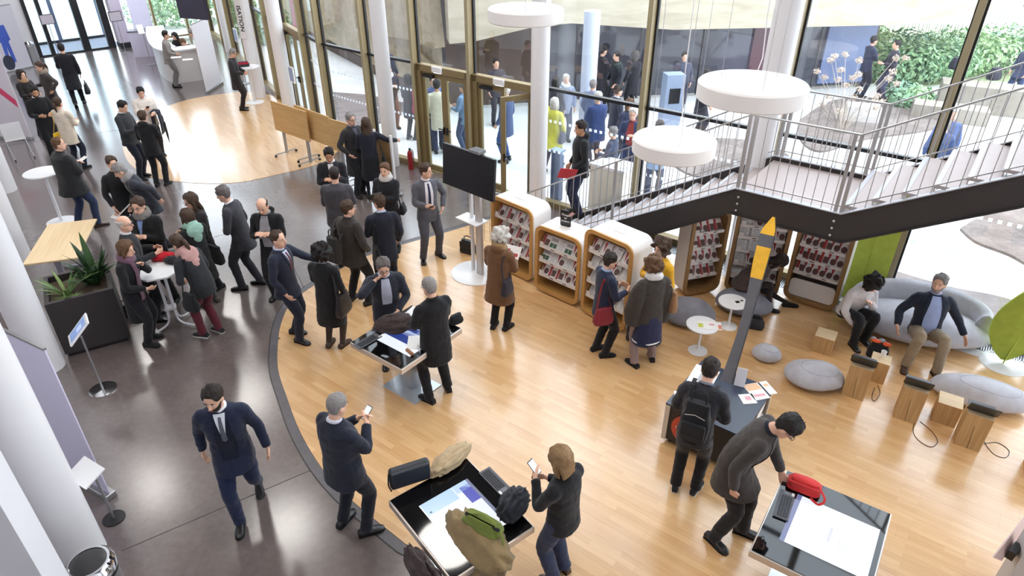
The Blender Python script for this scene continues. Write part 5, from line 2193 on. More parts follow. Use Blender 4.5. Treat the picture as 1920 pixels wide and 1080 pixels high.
def finish_people():
    bpy.context.view_layer.update()
    dg = bpy.context.evaluated_depsgraph_get()
    new = []
    for (o, wr, sd, wf) in POST:
        new.append(bpy.data.meshes.new_from_object(o.evaluated_get(dg)))
    for (o, wr, sd, wf), me in zip(POST, new):
        o.modifiers.clear()
        old = o.data
        o.data = me
        me.name = old.name
        bpy.data.meshes.remove(old)
        if wr:
            n = len(me.vertices)
            co = np.empty(n * 3, np.float32)
            no = np.empty(n * 3, np.float32)
            me.vertices.foreach_get('co', co)
            me.vertices.foreach_get('normal', no)
            co = co.reshape(-1, 3)
            no = no.reshape(-1, 3)
            d = np.empty(n, np.float32)
            f = noise.noise
            for i in range(n):
                x, y, z = co[i]
                a = f((x * wf * .6 + sd, y * wf * .6, z * wf * 1.3))
                d[i] = a + .6 * f((x * wf * 2 + a, y * wf * 2, z * wf * 2.4 + sd))
            co += no * (d * wr)[:, None]
            me.vertices.foreach_set('co', co.ravel())
            me.update()
        me.polygons.foreach_set('use_smooth', [True] * len(me.polygons))
    # shirt fronts and ties laid on the chest
    for key, (o, shirt, tie, open_, vest, top_m) in GARM.items():
        if not shirt:
            continue
        D = PEOPLE[key]
        me = o.data
        vs = [v.co.copy() for v in me.vertices]
        fs = [list(p.vertices) for p in me.polygons]
        bv = BVHTree.FromPolygons(vs, fs)
        Rc, ch = D['Rc'], D['chest']
        fwd = Rc @ Vector((0, 1, 0))

        def strip(name, rows, lift, mt, th=.008):
            g_ = []
            for (z, xl, xr) in rows:
                r_ = []
                for j in range(5):
                    x = xl + (xr - xl) * j / 4
                    s_ = ch + Rc @ Vector((x, .6, z))
                    h = bv.ray_cast(s_, -fwd)
                    p = h[0] if h[0] is not None else ch + Rc @ Vector((x, .13, z))
                    r_.append(p + fwd * lift)
                g_.append(r_)
            m = MB()
            nr = len(g_)
            for r_ in g_:
                m.v += [tuple(p) for p in r_]
            for r_ in g_:
                m.v += [tuple(p - fwd * th) for p in r_]
            q = nr * 5
            for i in range(nr - 1):
                for j in range(4):
                    a = i * 5 + j
                    m.f += [[a, a + 1, a + 6, a + 5], [q + a + 1, q + a, q + a + 5, q + a + 6]]
                    m.m += [0, 0]
            m.build(name, mt, D['root'], smooth=True)
        rows = []
        nrow = 9
        zb = -.10 - .22 * open_
        for i in range(nrow):
            t = i / (nrow - 1)
            hw = .052 * (1 - t) + .006 * t if not open_ else .05 + .045 * math.sin(t * pi * .8) * open_
            z = .195 + (zb - .195) * t
            rows.append((z, -hw, hw))
        lift = .010 if open_ else .005
        if vest:
            vr = [(.16 - .50 * i / 8, -(.06 + .03 * math.sin(i / 8 * pi * .8)), .06 + .03 * math.sin(i / 8 * pi * .8)) for i in range(9)]
            strip('waistcoat', vr, .004, fabric(vest))
            lift = .009
        strip('shirt_front', rows, lift, fabric(shirt, bump=.2))
        edge = vr if vest else rows
        for s_ in (-1, 1):
            lr_ = []
            for i, (z, xl, xr) in enumerate(edge):
                t = i / (len(edge) - 1)
                a_ = xr - .002
                b_2 = xr + .004 + .036 * max(0.0, math.sin(pi * min(1, .25 + t * .95))) ** .8
                lr_.append((z, min(s_ * a_, s_ * b_2), max(s_ * a_, s_ * b_2)))
            strip('lapel', lr_, .010, top_m, .012)
        if tie:
            rows = []
            for i in range(nrow):
                t = i / (nrow - 1)
                hw = .014 + .012 * t
                z = .175 + (zb + .01 - .175) * t
                rows.append((z, -hw, hw))
            strip('tie', rows, lift + .005, fabric(tie, rough=.6, bump=.2), .01)
BLK, NAVY, CHAR, DBR = (28, 28, 31), (30, 36, 58), (58, 58, 64), (56, 48, 44)
WHT, JEAN, DJ = (226, 224, 226), (46, 54, 80), (36, 40, 56)
STRIDE = ((.09, .30, 0, -5), (-.09, -.26, .07, 5))
WIDE = ((.16, .04, 0, -18), (-.16, -.02, 0, 16))
# ---- foreground
person('walker', (392, 730), 1.80, -72, 'bearded man in navy three piece suit striding across the concrete floor', NAVY, (34, 42, 72), ('short', 'dark'), (((.10, -.06, -.51), (.5, -1, 0)), ((.15, .08, -.50), (.6, -1, 0))), lean=5, hp=8, hy=-22,
       feet=((.09, .17, 0, -5), (-.09, -.30, .07, 5)), hem=.76, bulk=1.06, lod=0, shirt=(222, 224, 232), tie=(92, 96, 108), collar=WHT, beard=True, vest=(22, 27, 44))
person('phoneback', (633, 738), 1.80, 52, 'grey haired man in dark suit seen from behind typing on a phone', (32, 36, 50), (30, 33, 44), ('crew', 'grey'), ('phone', 'phone'), hp=14, hem=.74, bulk=1.16, lod=0,
       collar=(214, 214, 226), feet=((.15, .03, 0, -30), (-.14, -.03, 0, 12)))
person('blond', (1047, 840), 1.70, 140, 'blond woman in black blazer and flared jeans holding a phone', (30, 30, 33), (52, 60, 84), ('bob', 'blond'), ('hold', 'phone'), hp=18, hem=.82, lod=0, shoes='brown', legw=1.15)
person('blazer', (1502, 793), 1.90, -30, 'man in brown grey blazer bending over the white touch table and pointing', (66, 60, 58), (30, 29, 32), ('short', 'black'), ('relax', (.0, .42, -.35)), lean=27, hp=34, hem=.68, flare=1.5,
       bulk=1.06, lod=0, glasses=True, shirt=(30, 32, 44), open_=.7, feet=((.14, -.12, 0, -25), (-.10, .10, 0, 5)))
person('backpacker', (1337, 672), 1.76, 62, 'young man with a black backpack leaning over the information cart', (52, 52, 58), (28, 28, 31), ('short', 'dark'), ('table', 'table'), lean=16, hp=18, hem=.80, lod=0, shoes='sneaker', collar=(110, 116, 130))
person('blackcoat', (802, 520), 1.80, 128, 'man in knee length black coat standing at the blue touch table', (26, 26, 29), (30, 30, 34), ('crew', 'grey'), ('chest', 'chest'), hp=12, hem=.60, bulk=1.08, lod=0, collar=(26, 26, 29), glasses=True, shoes='dark', feet=WIDE)
person('earphone', (718, 488), 1.78, -72, 'man in dark suit talking on a phone behind the blue touch table', (42, 44, 54), (34, 36, 44), ('short', 'salt'), ('ear', 'table'), lean=12, hp=12, hem=.72, lod=0, shirt=(186, 188, 204), open_=.4, glasses=True, bulk=1.05)
person('suit', (797, 307), 1.80, -62, 'man in grey suit and navy tie standing alone beside the television', (92, 92, 100), (78, 78, 86), ('short', 'brown'), ('hold', 'pocket'), hy=45, hem=.76, lod=0, shirt=(226, 222, 228), tie=(40, 46, 76), open_=.5, feet=WIDE)
person('browncoat', (940, 430), 1.66, 62, 'white haired woman in brown hooded coat reading at the brochure cabinet', (112, 80, 56), (28, 27, 30), ('curly', 'white'), ('hold', 'hold'), hp=14, hem=.56, flare=2.0, bulk=1.1, lod=0, hood=True, shoes='dark', scarf=(158, 130, 92))
person('navyknit', (1148, 475), 1.64, 20, 'woman in navy jacket with a red shoulder bag browsing brochures', (36, 42, 64), (28, 28, 32), ('short', 'dark'), ('hold', 'hold'), hp=12, hem=.72, lod=0, shoes='dark', collar=(150, 166, 200))
person('cape', (1227, 483), 1.68, 108, 'woman in dark knit cape with navy white striped hem and pink trousers', (64, 58, 54), (152, 130, 126), ('curly', 'chest'), ('hold', 'chest'), hp=10, hem=.70, bulk=1.0, lod=0, scarf=(216, 212, 212), cape=True, shoes='dark', over=(.42, (38, 42, 72)), feet=WIDE)
person('yellow', (1242, 452), 1.68, -150, 'curly haired woman in yellow top talking beside the tall cabinet', (222, 168, 44), (34, 34, 40), ('curly', 'brown'), ('chest', 'relax'), hem=.82, lod=0)
# ---- lounge
pp = at(1392, 573)
person('pouf', (1398, 478), 1.66, -12, 'woman in brown dress and dark tights bending down on the grey pouf', (74, 62, 60), (50, 42, 44), ('long', 'dark'), ('table', 'table'), lean=48, hp=35, sit=.44, lod=0, skirt=(.40, (74, 62, 60)),
       feet=((.12, .48, 0, -5), (-.10, .82, 0, 5)), shoes='dark', loc=(pp.x - .06, pp.y + .04, 0))
person('sofaw', (1648, 522), 1.66, -78, 'dark curly haired woman in cream cardigan sitting on the stone sofa', (212, 206, 206), (28, 28, 33), ('curly', 'black'), ('lap', 'chin'), lean=24, hy=45, hp=12, sit=.40, lod=0, bulk=1.06, feet=((.12, .42, 0, -5), (-.12, .34, 0, 5)))
person('sofam', (1768, 516), 1.82, -108, 'grey bearded man in navy cardigan and khaki trousers lounging on the stone sofa', (38, 44, 58), (146, 130, 108), ('short', 'grey'), ((.20, .16, -.40), (.30, .02, -.44)), lean=-10, hy=-30, sit=.40, lod=0, shirt=(160, 174, 214), open_=1.0,
       beard=True, shoes='brown', feet=((.20, .42, 0, -12), (-.16, .48, 0, 12)), bulk=1.08)
# ---- stairs
person('stairs', (1088, 227), 1.78, 188, 'man in black hooded jacket and jeans on the stairs with a red folder', (34, 34, 38), (40, 46, 72), ('short', 'dark'), ('relax', (.02, .18, -.44)), hy=5, hp=6, hem=.78, bulk=1.08, lod=0, hood=True, base=3 * RISE, shoes='dark', skin=2)
# ---- around the centre
person('reach', (518, 433), 1.78, -12, 'balding man in navy suit stretching out his hand', (38, 42, 58), (36, 40, 54), ('thin', 'brown'), ('relax', (.05, .48, -.16)), hem=.76, lod=0, shirt=(200, 204, 224), tie=(96, 44, 56), feet=((.10, .10, 0, -10), (-.10, -.08, 0, 5)))
person('handbag', (600, 460), 1.66, 72, 'curly haired woman in long black coat with a large black handbag', (26, 26, 28), (40, 34, 32), ('curly', 'black'), ('relax', 'hold'), hem=.46, flare=1.8, lod=0, boots=(62, 50, 44), collar=(110, 108, 112), shoes='brown', skirt=(.50, (26, 26, 28)))
person('brownback', (650, 377), 1.78, 55, 'man in dark brown jacket carrying a worn backpack on one shoulder', (54, 48, 45), (28, 28, 31), ('short', 'brown'), ('pocket', 'pocket'), hy=-20, hem=.74, bulk=1.14, lod=0, collar=(54, 48, 45), feet=WIDE)
person('navybag', (710, 365), 1.80, 112, 'man in navy jacket with a black messenger bag seen from behind', (34, 37, 50), (30, 31, 37), ('thin', 'brown'), ('relax', 'hold'), hy=20, hem=.70, lod=0, glasses=True, collar=(176, 186, 210))
person('facing', (615, 280), 1.80, -82, 'dark haired man in open white shirt and black jacket carrying a coat', (36, 36, 40), (30, 30, 36), ('short', 'black'), ('chest', 'chest'), hp=20, hem=.76, shirt=(230, 226, 226), skin=2)
person('greyback', (625, 313), 1.82, 95, 'broad man in grey jacket with his back to the camera', (72, 70, 76), (40, 42, 52), ('crew', 'dark'), ('hold', 'hold'), hem=.78, bulk=1.2)
person('greyscarf', (720, 307), 1.68, -100, 'smiling woman with a thick pale grey scarf holding a notebook', (40, 40, 44), (34, 36, 44), ('bun', 'chest'), ('hold', 'cross'), hem=.72, scarf=(196, 190, 186), skirt=(.5, (38, 40, 48)), shoes='dark')
person('oldcoat', (656, 212), 1.80, -35, 'older man in long dark coat beside the folded tables', (50, 48, 50), (34, 34, 38), ('short', 'grey'), ('pocket', 'pocket'), hem=.48, bulk=1.08, shirt=(96, 98, 116), glasses=True)
person('longhair', (685, 222), 1.72, 105, 'woman with long brown hair in navy coat stretching her arm to a panel', (36, 38, 50), (28, 28, 32), ('wavy', 'brown'), ((.44, .14, -.20), 'hold'), hem=.44, flare=1.5, shoes='dark', skirt=(.5, (30, 30, 36)))
person('charcoal', (412, 350), 1.82, 180, 'grey haired man in charcoal suit leaning forward to the left', (58, 58, 64), (46, 46, 53), ('short', 'salt'), ('relax', 'front'), lean=9, hp=8, hem=.74, lod=0, shirt=(226, 222, 228), tie=(40, 40, 52), open_=.4, feet=((.09, -.10, 0, -8), (-.09, .14, 0, 8)))
person('baldblack', (487, 376), 1.78, -92, 'bald man in black hooded jacket looking down at his hands', (27, 27, 30), (30, 30, 34), ('bald', 'dark'), ('chest', 'chest'), hp=24, hem=.70, lod=0, hood=True, shirt=(146, 144, 148), open_=.9)
person('longglass', (352, 364), 1.70, -132, 'long haired woman with glasses in a dark top', (46, 42, 44), (32, 32, 36), ('long', 'brown'), ('hold', 'hold'), hp=10, hem=.74, glasses=True)
person('mint', (348, 393), 1.66, 150, 'woman with a pale green scarf and black coat from behind', (28, 28, 31), (52, 40, 36), ('bob', 'brown'), ('hold', 'hold'), hem=.50, flare=1.5, lod=0, scarf=(150, 188, 172), shawl=True, boots=(74, 52, 42), shoes='brown', skirt=(.5, (28, 28, 31)))
person('pink', (325, 442), 1.68, 160, 'woman with pink scarf and burgundy trousers leaning on the signing table', (42, 44, 48), (98, 40, 50), ('pony', 'brown'), ('table', 'table'), lean=22, hp=10, hem=.78, bulk=1.05, lod=0, scarf=(184, 142, 138), shawl=True, shoes='sneaker', feet=((.10, -.06, 0, -8), (-.10, .08, 0, 8)))
person('signing', (234, 453), 1.68, 2, 'woman in black coat and purple scarf writing at the signing table', (28, 28, 32), (28, 28, 33), ('bob', 'chest'), ('table', 'chin'), lean=8, hp=6, hem=.46, lod=0, scarf=(112, 82, 98), tail=True, shoes='dark')
person('baldgrey', (228, 405), 1.76, 28, 'bald man with glasses in dark jacket at the signing table', (42, 42, 46), (36, 36, 40), ('bald', 'white'), ('hold', 'hold'), hy=-20, hem=.74, glasses=True, collar=WHT)
person('glassman', (254, 372), 1.82, -92, 'man with glasses in black coat gesturing behind the signing table', (28, 27, 29), (30, 30, 34), ('short', 'brown'), ('chest', 'chest'), hp=6, hem=.5, glasses=True, shirt=(124, 144, 190), scarf=(120, 114, 110), bulk=1.1)
person('news', (214, 310), 1.78, -150, 'grey haired man in dark blazer bending with a newspaper', (52, 54, 62), (36, 36, 42), ('short', 'grey'), ((.06, .34, -.40), 'back'), lean=26, hp=14, hem=.74, lod=0, scarf=(150, 146, 146), tail=True, feet=((.1, .2, 0, -8), (-.1, -.2, .04, 8)))
person('hidden', (206, 294), 1.74, -40, 'brown haired person half hidden behind the man with the newspaper', (32, 32, 36), (34, 34, 40), ('short', 'brown'), ('relax', 'relax'), hem=.74)
# ---- upper left
person('jacketman', (105, 258), 1.82, 58, 'heavy man in black jacket and jeans beside the white bar table', (40, 40, 42), (46, 56, 82), ('thin', 'chest'), ('chest', 'chest'), hy=-25, hem=.72, bulk=1.36, shoes='brown', collar=(40, 40, 42), feet=((.14, .14, 0, -15), (-.14, -.10, 0, 12)))
person('cream', (105, 183), 1.68, 82, 'woman in cream jacket with a yellow bag strap across her back', (222, 208, 190), DJ, ('pony', 'brown'), ('hold', 'hold'), hem=.66, bulk=1.06, shoes='dark')
person('bearded', (62, 163), 1.80, -42, 'bearded young man in long black coat looking down', (30, 30, 33), (28, 28, 32), ('short', 'black'), ('hold', 'hold'), hp=20, hem=.52, beard=True, collar=WHT, skin=2)
person('leather', (70, 117), 1.72, -128, 'woman in dark leather jacket with a hand on her hip', (74, 68, 66), (48, 40, 46), ('pony', 'brown'), ('hold', 'hip'), hp=10, hem=.76, scarf=(150, 136, 122))
person('fur', (37, 132), 1.68, -15, 'woman in dark parka with fur trimmed hood by the pink banner', (42, 38, 38), (30, 30, 34), ('bob', 'dark'), ('hold', 'hold'), hem=.6, scarf=(156, 126, 96))
person('leaver', (112, 82), 1.80, 118, 'man in long dark coat walking to the entrance with a briefcase', (34, 34, 40), (36, 36, 42), ('short', 'dark'), ('down', 'hold'), hem=.52, bulk=1.06, feet=STRIDE)
person('sweater', (230, 190), 1.78, -5, 'dark haired man in grey jumper and white collar looking down', (54, 56, 60), (34, 38, 50), ('short', 'black'), ('hold', 'hold'), hp=20, hem=.80, collar=WHT, bulk=1.06)
person('whiteknit', (262, 165), 1.70, -52, 'short haired woman in white jumper looking at her phone', (226, 216, 208), (34, 34, 40), ('short', 'black'), ('phone', 'hold'), hp=18, hem=.80, bulk=1.2)
person('blackback', (264, 208), 1.68, 95, 'slim woman in black with hair tied up seen from behind', (30, 30, 33), (28, 28, 32), ('bun', 'brown'), ('hold', 'hold'), hem=.76, hood=True, shoes='dark')
person('barman', (438, 92), 1.76, 8, 'man in dark coat standing at the bar table with a red bag', (50, 50, 54), (44, 38, 40), ('short', 'grey'), ('table', 'table'), hp=22, hem=.62, glasses=True)
person('greysuit', (309, 58), 1.76, 22, 'man in pale grey suit leaning on the reception desk', (150, 144, 140), (124, 120, 118), ('short', 'dark'), ('table', 'table'), lean=8, hem=.76)
person('desk1', (325, 62), 1.66, -110, 'dark haired woman seated behind the reception desk', (34, 32, 36), (30, 30, 34), ('long', 'black'), ('table', 'table'), lean=10, hp=10, sit=.62, feet=((.1, .35, 0, 0), (-.1, .35, 0, 0)))
person('desk2', (338, 74), 1.70, -170, 'person in dark jacket bent over the reception desk', (40, 42, 50), (30, 30, 34), ('short', 'chest'), ('table', 'table'), lean=34, hp=20, sit=.62, feet=((.1, .35, 0, 0), (-.1, .35, 0, 0)))
person('desk3', (356, 55), 1.76, -165, 'person in grey and orange bending behind the reception desk', (150, 122, 96), (44, 42, 46), ('short', 'grey'), ('table', 'table'), lean=36, hem=.8)
# ---- courtyard
G = 'people in the courtyard'
def outp(key, head, H, heading, label, top, bottom, hair, arms=('relax', 'relax'), **kw):
    kw.setdefault('hem', .76)
    return person(key, head, H, heading, label, top, bottom, hair, arms, lod=2, group=G, **kw)


outp('o1', (723, 80), 1.82, 62, 'bald man in blue grey jacket outside against the timber wall', (66, 72, 92), (60, 62, 76), ('bald', 'white'))
outp('o2', (728, 122), 1.70, -62, 'woman with a long white scarf outside behind the slender column', (48, 46, 56), (112, 84, 78), ('short', 'black'), ('chest', 'chest'), scarf=(212, 214, 222), tail=True, shoes='brown', boots=(112, 84, 78), hem=.5)
outp('o3', (764, 140), 1.66, 60, 'dark dressed person carrying a pink bag outside', (56, 50, 60), (52, 52, 62), ('bob', 'black'), ('hold', 'hold'), hem=.6)
outp('o4', (818, 150), 1.78, 96, 'man in long cream coat behind the glass door', (216, 210, 188), (64, 70, 96), ('short', 'black'), hem=.58, skin=2)
outp('o5', (812, 142), 1.80, -80, 'man in blue jacket facing the man in the cream coat', (84, 100, 150), (70, 76, 100), ('short', 'dark'), hem=.7)
outp('o6', (868, 154), 1.74, 150, 'person in pale blue jacket seen through the right door leaf', (112, 140, 170), (70, 84, 112), ('short', 'salt'), ('hold', 'hold'))
outp('o7', (948, 160), 1.82, 150, 'tall man in blue coat and jeans entering the open door', (74, 88, 128), (56, 84, 140), ('short', 'white'), hem=.62)
outp('o8', (1040, 184), 1.68, 62, 'woman in lime yellow coat walking outside the doors', (196, 194, 74), (60, 56, 72), ('bob', 'white'), ('relax', 'ear'), hem=.58, feet=STRIDE, flare=1.4, bulk=1.08)
outp('o9', (1122, 172), 1.78, 112, 'white haired person in navy anorak with back to the glass', (56, 72, 116), (60, 64, 84), ('short', 'white'), ('chest', 'chest'), bulk=1.15, hem=.66)
outp('o10', (1188, 203), 1.76, -112, 'white haired man with red jumper under a blue jacket outside', (54, 62, 92), (54, 66, 100), ('short', 'white'), ('chest', 'relax'), shirt=(150, 60, 56), open_=.8, glasses=True)
outp('o11', (1150, 238), 1.60, 150, 'small grey haired person outside close to the glass', (66, 74, 96), (50, 54, 70), ('short', 'grey'), ('hold', 'hold'))
outp('o12', (1160, 160), 1.80, 22, 'dark haired man in grey suit in the courtyard crowd', (62, 64, 80), (56, 58, 70), ('short', 'black'), shirt=(210, 210, 220))
outp('o13', (1182, 186), 1.68, -62, 'chestnut haired woman in the courtyard crowd', (54, 58, 80), (50, 52, 66), ('bob', 'chest'))
outp('o14', (1062, 140), 1.70, -82, 'white haired woman with pale scarf beyond the blue column', (156, 166, 192), (90, 96, 116), ('short', 'white'), scarf=(220, 226, 236))
outp('o15', (1113, 150), 1.70, 60, 'grey haired person in slate jacket beyond the blue column', (110, 122, 154), (80, 86, 104), ('short', 'grey'))
outp('o16', (1132, 86), 1.86, 28, 'tall dark figure by the dark glazing', (40, 38, 46), (36, 36, 42), ('short', 'black'), ('chest', 'chest'), hem=.6)
outp('o17', (1157, 97), 1.74, 200, 'dark figure facing the tall man by the dark glazing', (36, 36, 44), (36, 36, 42), ('short', 'black'))
outp('o18', (1192, 96), 1.76, 120, 'dark figure with pale hair by the dark glazing', (44, 42, 48), (36, 36, 42), ('bob', 'dgrey'), hem=.6)
outp('o19', (1285, 98), 1.72, -90, 'dim figure behind the booth by the dark glazing', (70, 74, 92), (60, 62, 76), ('short', 'black'))
outp('o20', (1326, 130), 1.80, 8, 'man in black coat walking past the dark glazing', (38, 38, 48), (46, 48, 60), ('short', 'black'), hem=.62)
outp('o21', (1641, 68), 1.82, 5, 'man in navy jacket by the green shrubs, left of two', (48, 54, 80), (44, 46, 62), ('short', 'dark'), ('chest', 'chest'))
outp('o22', (1684, 76), 1.82, 175, 'man in dark coat by the green shrubs, right of two', (50, 48, 62), (66, 66, 92), ('short', 'black'), ('hold', 'hold'), hem=.66)
outp('o23', (1792, 204), 1.74, -110, 'white haired man in blue behind the right mullion', (84, 104, 150), (70, 84, 116), ('short', 'white'))
outp('o24', (1778, 226), 1.64, 60, 'grey haired woman in blue coat before the white haired man', (74, 92, 134), (70, 84, 116), ('short', 'grey'), hem=.5, flare=1.6)
outp('o25', (1238, 226), 1.74, 70, 'person in pale blue jacket outside behind the low pendant lamp', (150, 176, 210), (70, 76, 96), ('short', 'dark'))
pq = at(1893, 193)
outp('o26', (1900, 80), 1.80, 200, 'man in dark blue far right beyond the courtyard bench', (50, 60, 90), (60, 76, 110), ('short', 'dark'), loc=(pq.x, pq.y, 0), feet=STRIDE)
outp('o27', (1042, 146), 1.66, 60, 'dark haired woman in the courtyard crowd by the slender column', (60, 60, 70), (54, 54, 62), ('bob', 'black'), hem=.6)
outp('o28', (930, 110), 1.78, -70, 'dim man behind the glass beside the doors', (70, 64, 70), (60, 56, 62), ('short', 'dark'))

# ---- things people carry ---------------------------------------------------------
def rz_of(key):
    return PEOPLE[key]['root'].rotation_euler[2]


def phone(key, which=0, label='', off=(0, .03, .05), glow=False):
    d = PEOPLE[key]
    w_ = d['WR'][which]
    f = (w_ - d['EL'][which]).normalized()
    p = w_ + f * .10 + Vector((0, .0, .006))
    r_ = empty('phone', wpt(key, p), rz_of(key), label=label, cat='phone')
    r_.rotation_euler = (R(40), 0, rz_of(key))
    MB().box((0, 0, 0), (.075, .15, .009)).build('phone_body', BLACK, r_, bevel=.003)
    MB().box((0, 0, .005), (.068, .135, .001)).build('screen', emit('phone_screen', (.9, .94, 1, 1), 1.0) if glow else BLKGLOSS, r_)


phone('phoneback', 0, 'lit smartphone in the hands of the man in the dark suit', glow=True)
phone('blond', 1, 'lit smartphone held by the blond woman', glow=True)
phone('suit', 0, 'dark phone held by the man in the grey suit')
phone('whiteknit', 0, 'dark phone held by the woman in the white jumper')


def backpack(key, col, label, w_=.30, dy=-.25, z=.92, h=.44, sx=0.0):
    r_ = soft_bag(wpt(key, (sx, dy, z)), rz_of(key), w_, .17, h, fabric(col), label, 'backpack', handle=True, flap=None)
    st_ = MB()
    for s_ in (-1, 1):
        st_.tube(catmull([(s_ * .09, .06, h * .9), (s_ * .11, .16, h * 1.12), (s_ * .12, .30, h * 1.08)], 4), [(.022, .006)] * 9, 8)
    st_.build('shoulder_straps', fabric(col), r_)
    MB().box((0, -.085, h * .32), (w_ * .75, .05, h * .4)).build('front_pocket', fabric(col), r_, bevel=.02)
    MB().tube([(-w_ * .3, -.09, h * .72), (0, -.10, h * .8), (w_ * .3, -.09, h * .72)], .004, 5).build('zip', STEEL, r_)
    return r_


backpack('backpacker', (36, 36, 40), 'black backpack worn by the young man at the cart', .33, -.20, .98, .46)
backpack('brownback', (48, 44, 44), 'worn dark leather backpack hanging behind the man in the brown jacket', .26, -.27, .86, .40, -.10)


def side_bag(key, col, label, side, z, w_=.30, h=.26, dy=-.04, dx=.27, name='shoulder_bag', d_=.12, mt=None, top=1.40):
    mt = mt or fabric(col, rough=.55)
    r_ = soft_bag(wpt(key, (side * dx, dy, z)), rz_of(key) + pi / 2, w_, d_, h, mt, label, name, handle=False)
    dz = top - z
    MB().tube(catmull([(-w_ * .35 , 0, h * .9), (-.04, side * .06, h + (dz - h) * .6), (0.0, side * (dx - .16), dz), (.05, side * .06, h + (dz - h) * .6), (w_ * .35, 0, h * .9)], 4), [(.012, .005)] * 17, 6).build('strap', mt, r_)
    return r_


side_bag('handbag', BLK, 'large black leather handbag on the arm of the woman in the long coat', 1, .70, .36, .32, mt=LEATH)
side_bag('navybag', BLK, 'black messenger bag hanging behind the man in navy', -1, .70, .38, .32, dy=-.14, dx=.16)
side_bag('browncoat', (48, 44, 54), 'navy and brown handbag on the shoulder of the white haired woman', 1, .78, .28, .24, dy=-.12, dx=.20)
side_bag('navyknit', (128, 34, 44), 'crimson shoulder bag of the woman in the navy jacket', 1, .72, .32, .24, dy=-.10, dx=.20)
side_bag('cape', (150, 112, 80), 'tan slouchy shoulder bag of the woman in the knit cape', 1, .92, .26, .30, dx=.30)
side_bag('mint', BLK, 'black shoulder bag of the woman with the pale green scarf', 1, .70, .36, .3, dx=.26)
side_bag('pink', BLK, 'black bag at the hip of the woman in burgundy trousers', -1, .62, .28, .28, dx=.26)
side_bag('longhair', BLK, 'black bag on the arm of the long haired woman', 1, .66, .3, .3, dx=.28)
side_bag('cream', (236, 190, 40), 'bright yellow shoulder bag of the woman in cream', -1, .70, .32, .24, dy=-.10, dx=.2)
side_bag('greyscarf', BLK, 'small black bag of the woman with the grey scarf', -1, .78, .22, .18, dx=.25)
side_bag('o3', (196, 74, 120), 'pink bag of the dark dressed person outside', 1, .80, .3, .3, dx=.26)
side_bag('o8', (60, 62, 80), 'dark handbag of the woman in the lime coat', 1, .74, .3, .24, dx=.26)
hb = soft_bag(wpt('leaver', (.29, .06, .32)), rz_of('leaver') + pi / 2, .42, .16, .30, LEATH, 'black briefcase in the hand of the man walking to the entrance', 'briefcase')
# scarf end, stripes of the cape
c_ = PEOPLE['cape']
st2 = MB()
pts = [(math.sin(2 * pi * q / 32) * .219, math.cos(2 * pi * q / 32) * .178 - .002, .47) for q in range(33)]
st2.tube(pts, [(.006, .014)] * 33, 6, cap=False)
st2.build('white_stripe', fabric((224, 222, 222)), c_['root'], smooth=True)
# folders, newspaper, notebook
def sheet_obj(name, key, p, rot, size, mt, label, cat, prints=()):
    r_ = empty(name, wpt(key, p), 0, label=label, cat=cat)
    r_.rotation_euler = (R(rot[0]), R(rot[1]), rz_of(key) + R(rot[2]))
    MB().box((0, 0, 0), size).build('cover', mt, r_, bevel=.002)
    for (x, y, w_, h, m_) in prints:
        MB().box((x, y, size[2] / 2 + .0006), (w_, h, .001)).build('print', m_, r_)
    return r_


w_ = PEOPLE['stairs']['WR'][1]
sheet_obj('folder', 'stairs', w_ + Vector((-.02, .10, -.06)), (20, 62, 20), (.24, .32, .012), mat('red_card', srgb(206, 52, 60), .4, var=.05), 'red folder carried by the man on the stairs', 'folder')
w_ = PEOPLE['news']['WR'][0]
sheet_obj('newspaper', 'news', w_ + Vector((.02, .20, -.09)), (-30, 10, 20), (.28, .36, .006), PAPER, 'folded newspaper in the hand of the bending man', 'newspaper', [(0, .06, .2, .12, mat('print_skin', srgb(206, 160, 136), .6, var=.3, vscale=30)), (0, -.1, .22, .1, GRYP)])
w_ = PEOPLE['greyscarf']['WR'][1]
sheet_obj('notebook', 'greyscarf', w_ + Vector((.05, .06, .03)), (70, 10, 20), (.2, .28, .016), mat('notebook_black', srgb(36, 36, 40), .5, var=.08), 'black notebook with white edge held by the woman in the grey scarf', 'notebook', [(0, .13, .2, .02, PAPER)])
w_ = PEOPLE['browncoat']['WR'][1]
sheet_obj('leaflet', 'browncoat', w_ + Vector((.10, .12, .06)), (50, 0, 0), (.30, .21, .004), PAPER, 'open leaflet read by the white haired woman', 'leaflet', [(-.07, .02, .1, .05, REDP), (.07, -.03, .1, .05, REDP)])
w_ = PEOPLE['jacketman']['WR'][0]
sheet_obj('paper_note', 'jacketman', w_ + Vector((-.04, .12, .03)), (20, 0, 0), (.12, .16, .004), PAPER, 'white note in the hands of the heavy man in jeans', 'paper')
# coats over arms, umbrella
def arm_coat(key, col, label, which, drop=.55):
    w_, e_2 = PEOPLE[key]['WR'][which], PEOPLE[key]['EL'][which]
    mid_ = (w_ + e_2) / 2
    r_ = empty('coat', wpt(key, mid_), rz_of(key), label=label, cat='coat')
    m = MB()
    ax = (w_ - e_2).normalized()
    pr = Vector((ax.y, -ax.x, 0)).normalized()
    for q in (-1, 1):
        m.tube([pr * q * .01 + Vector((0, 0, .06)), pr * q * .07 + Vector((0, 0, .03)), pr * q * .085 + Vector((0, 0, -drop * .5)), pr * q * .06 + Vector((0, 0, -drop))], [(.07, .03), (.12, .032), (.13, .035), (.14, .02)], 14, up=pr)
    md = m.build('folded_coat', fabric(col), r_, smooth=True)
    return r_


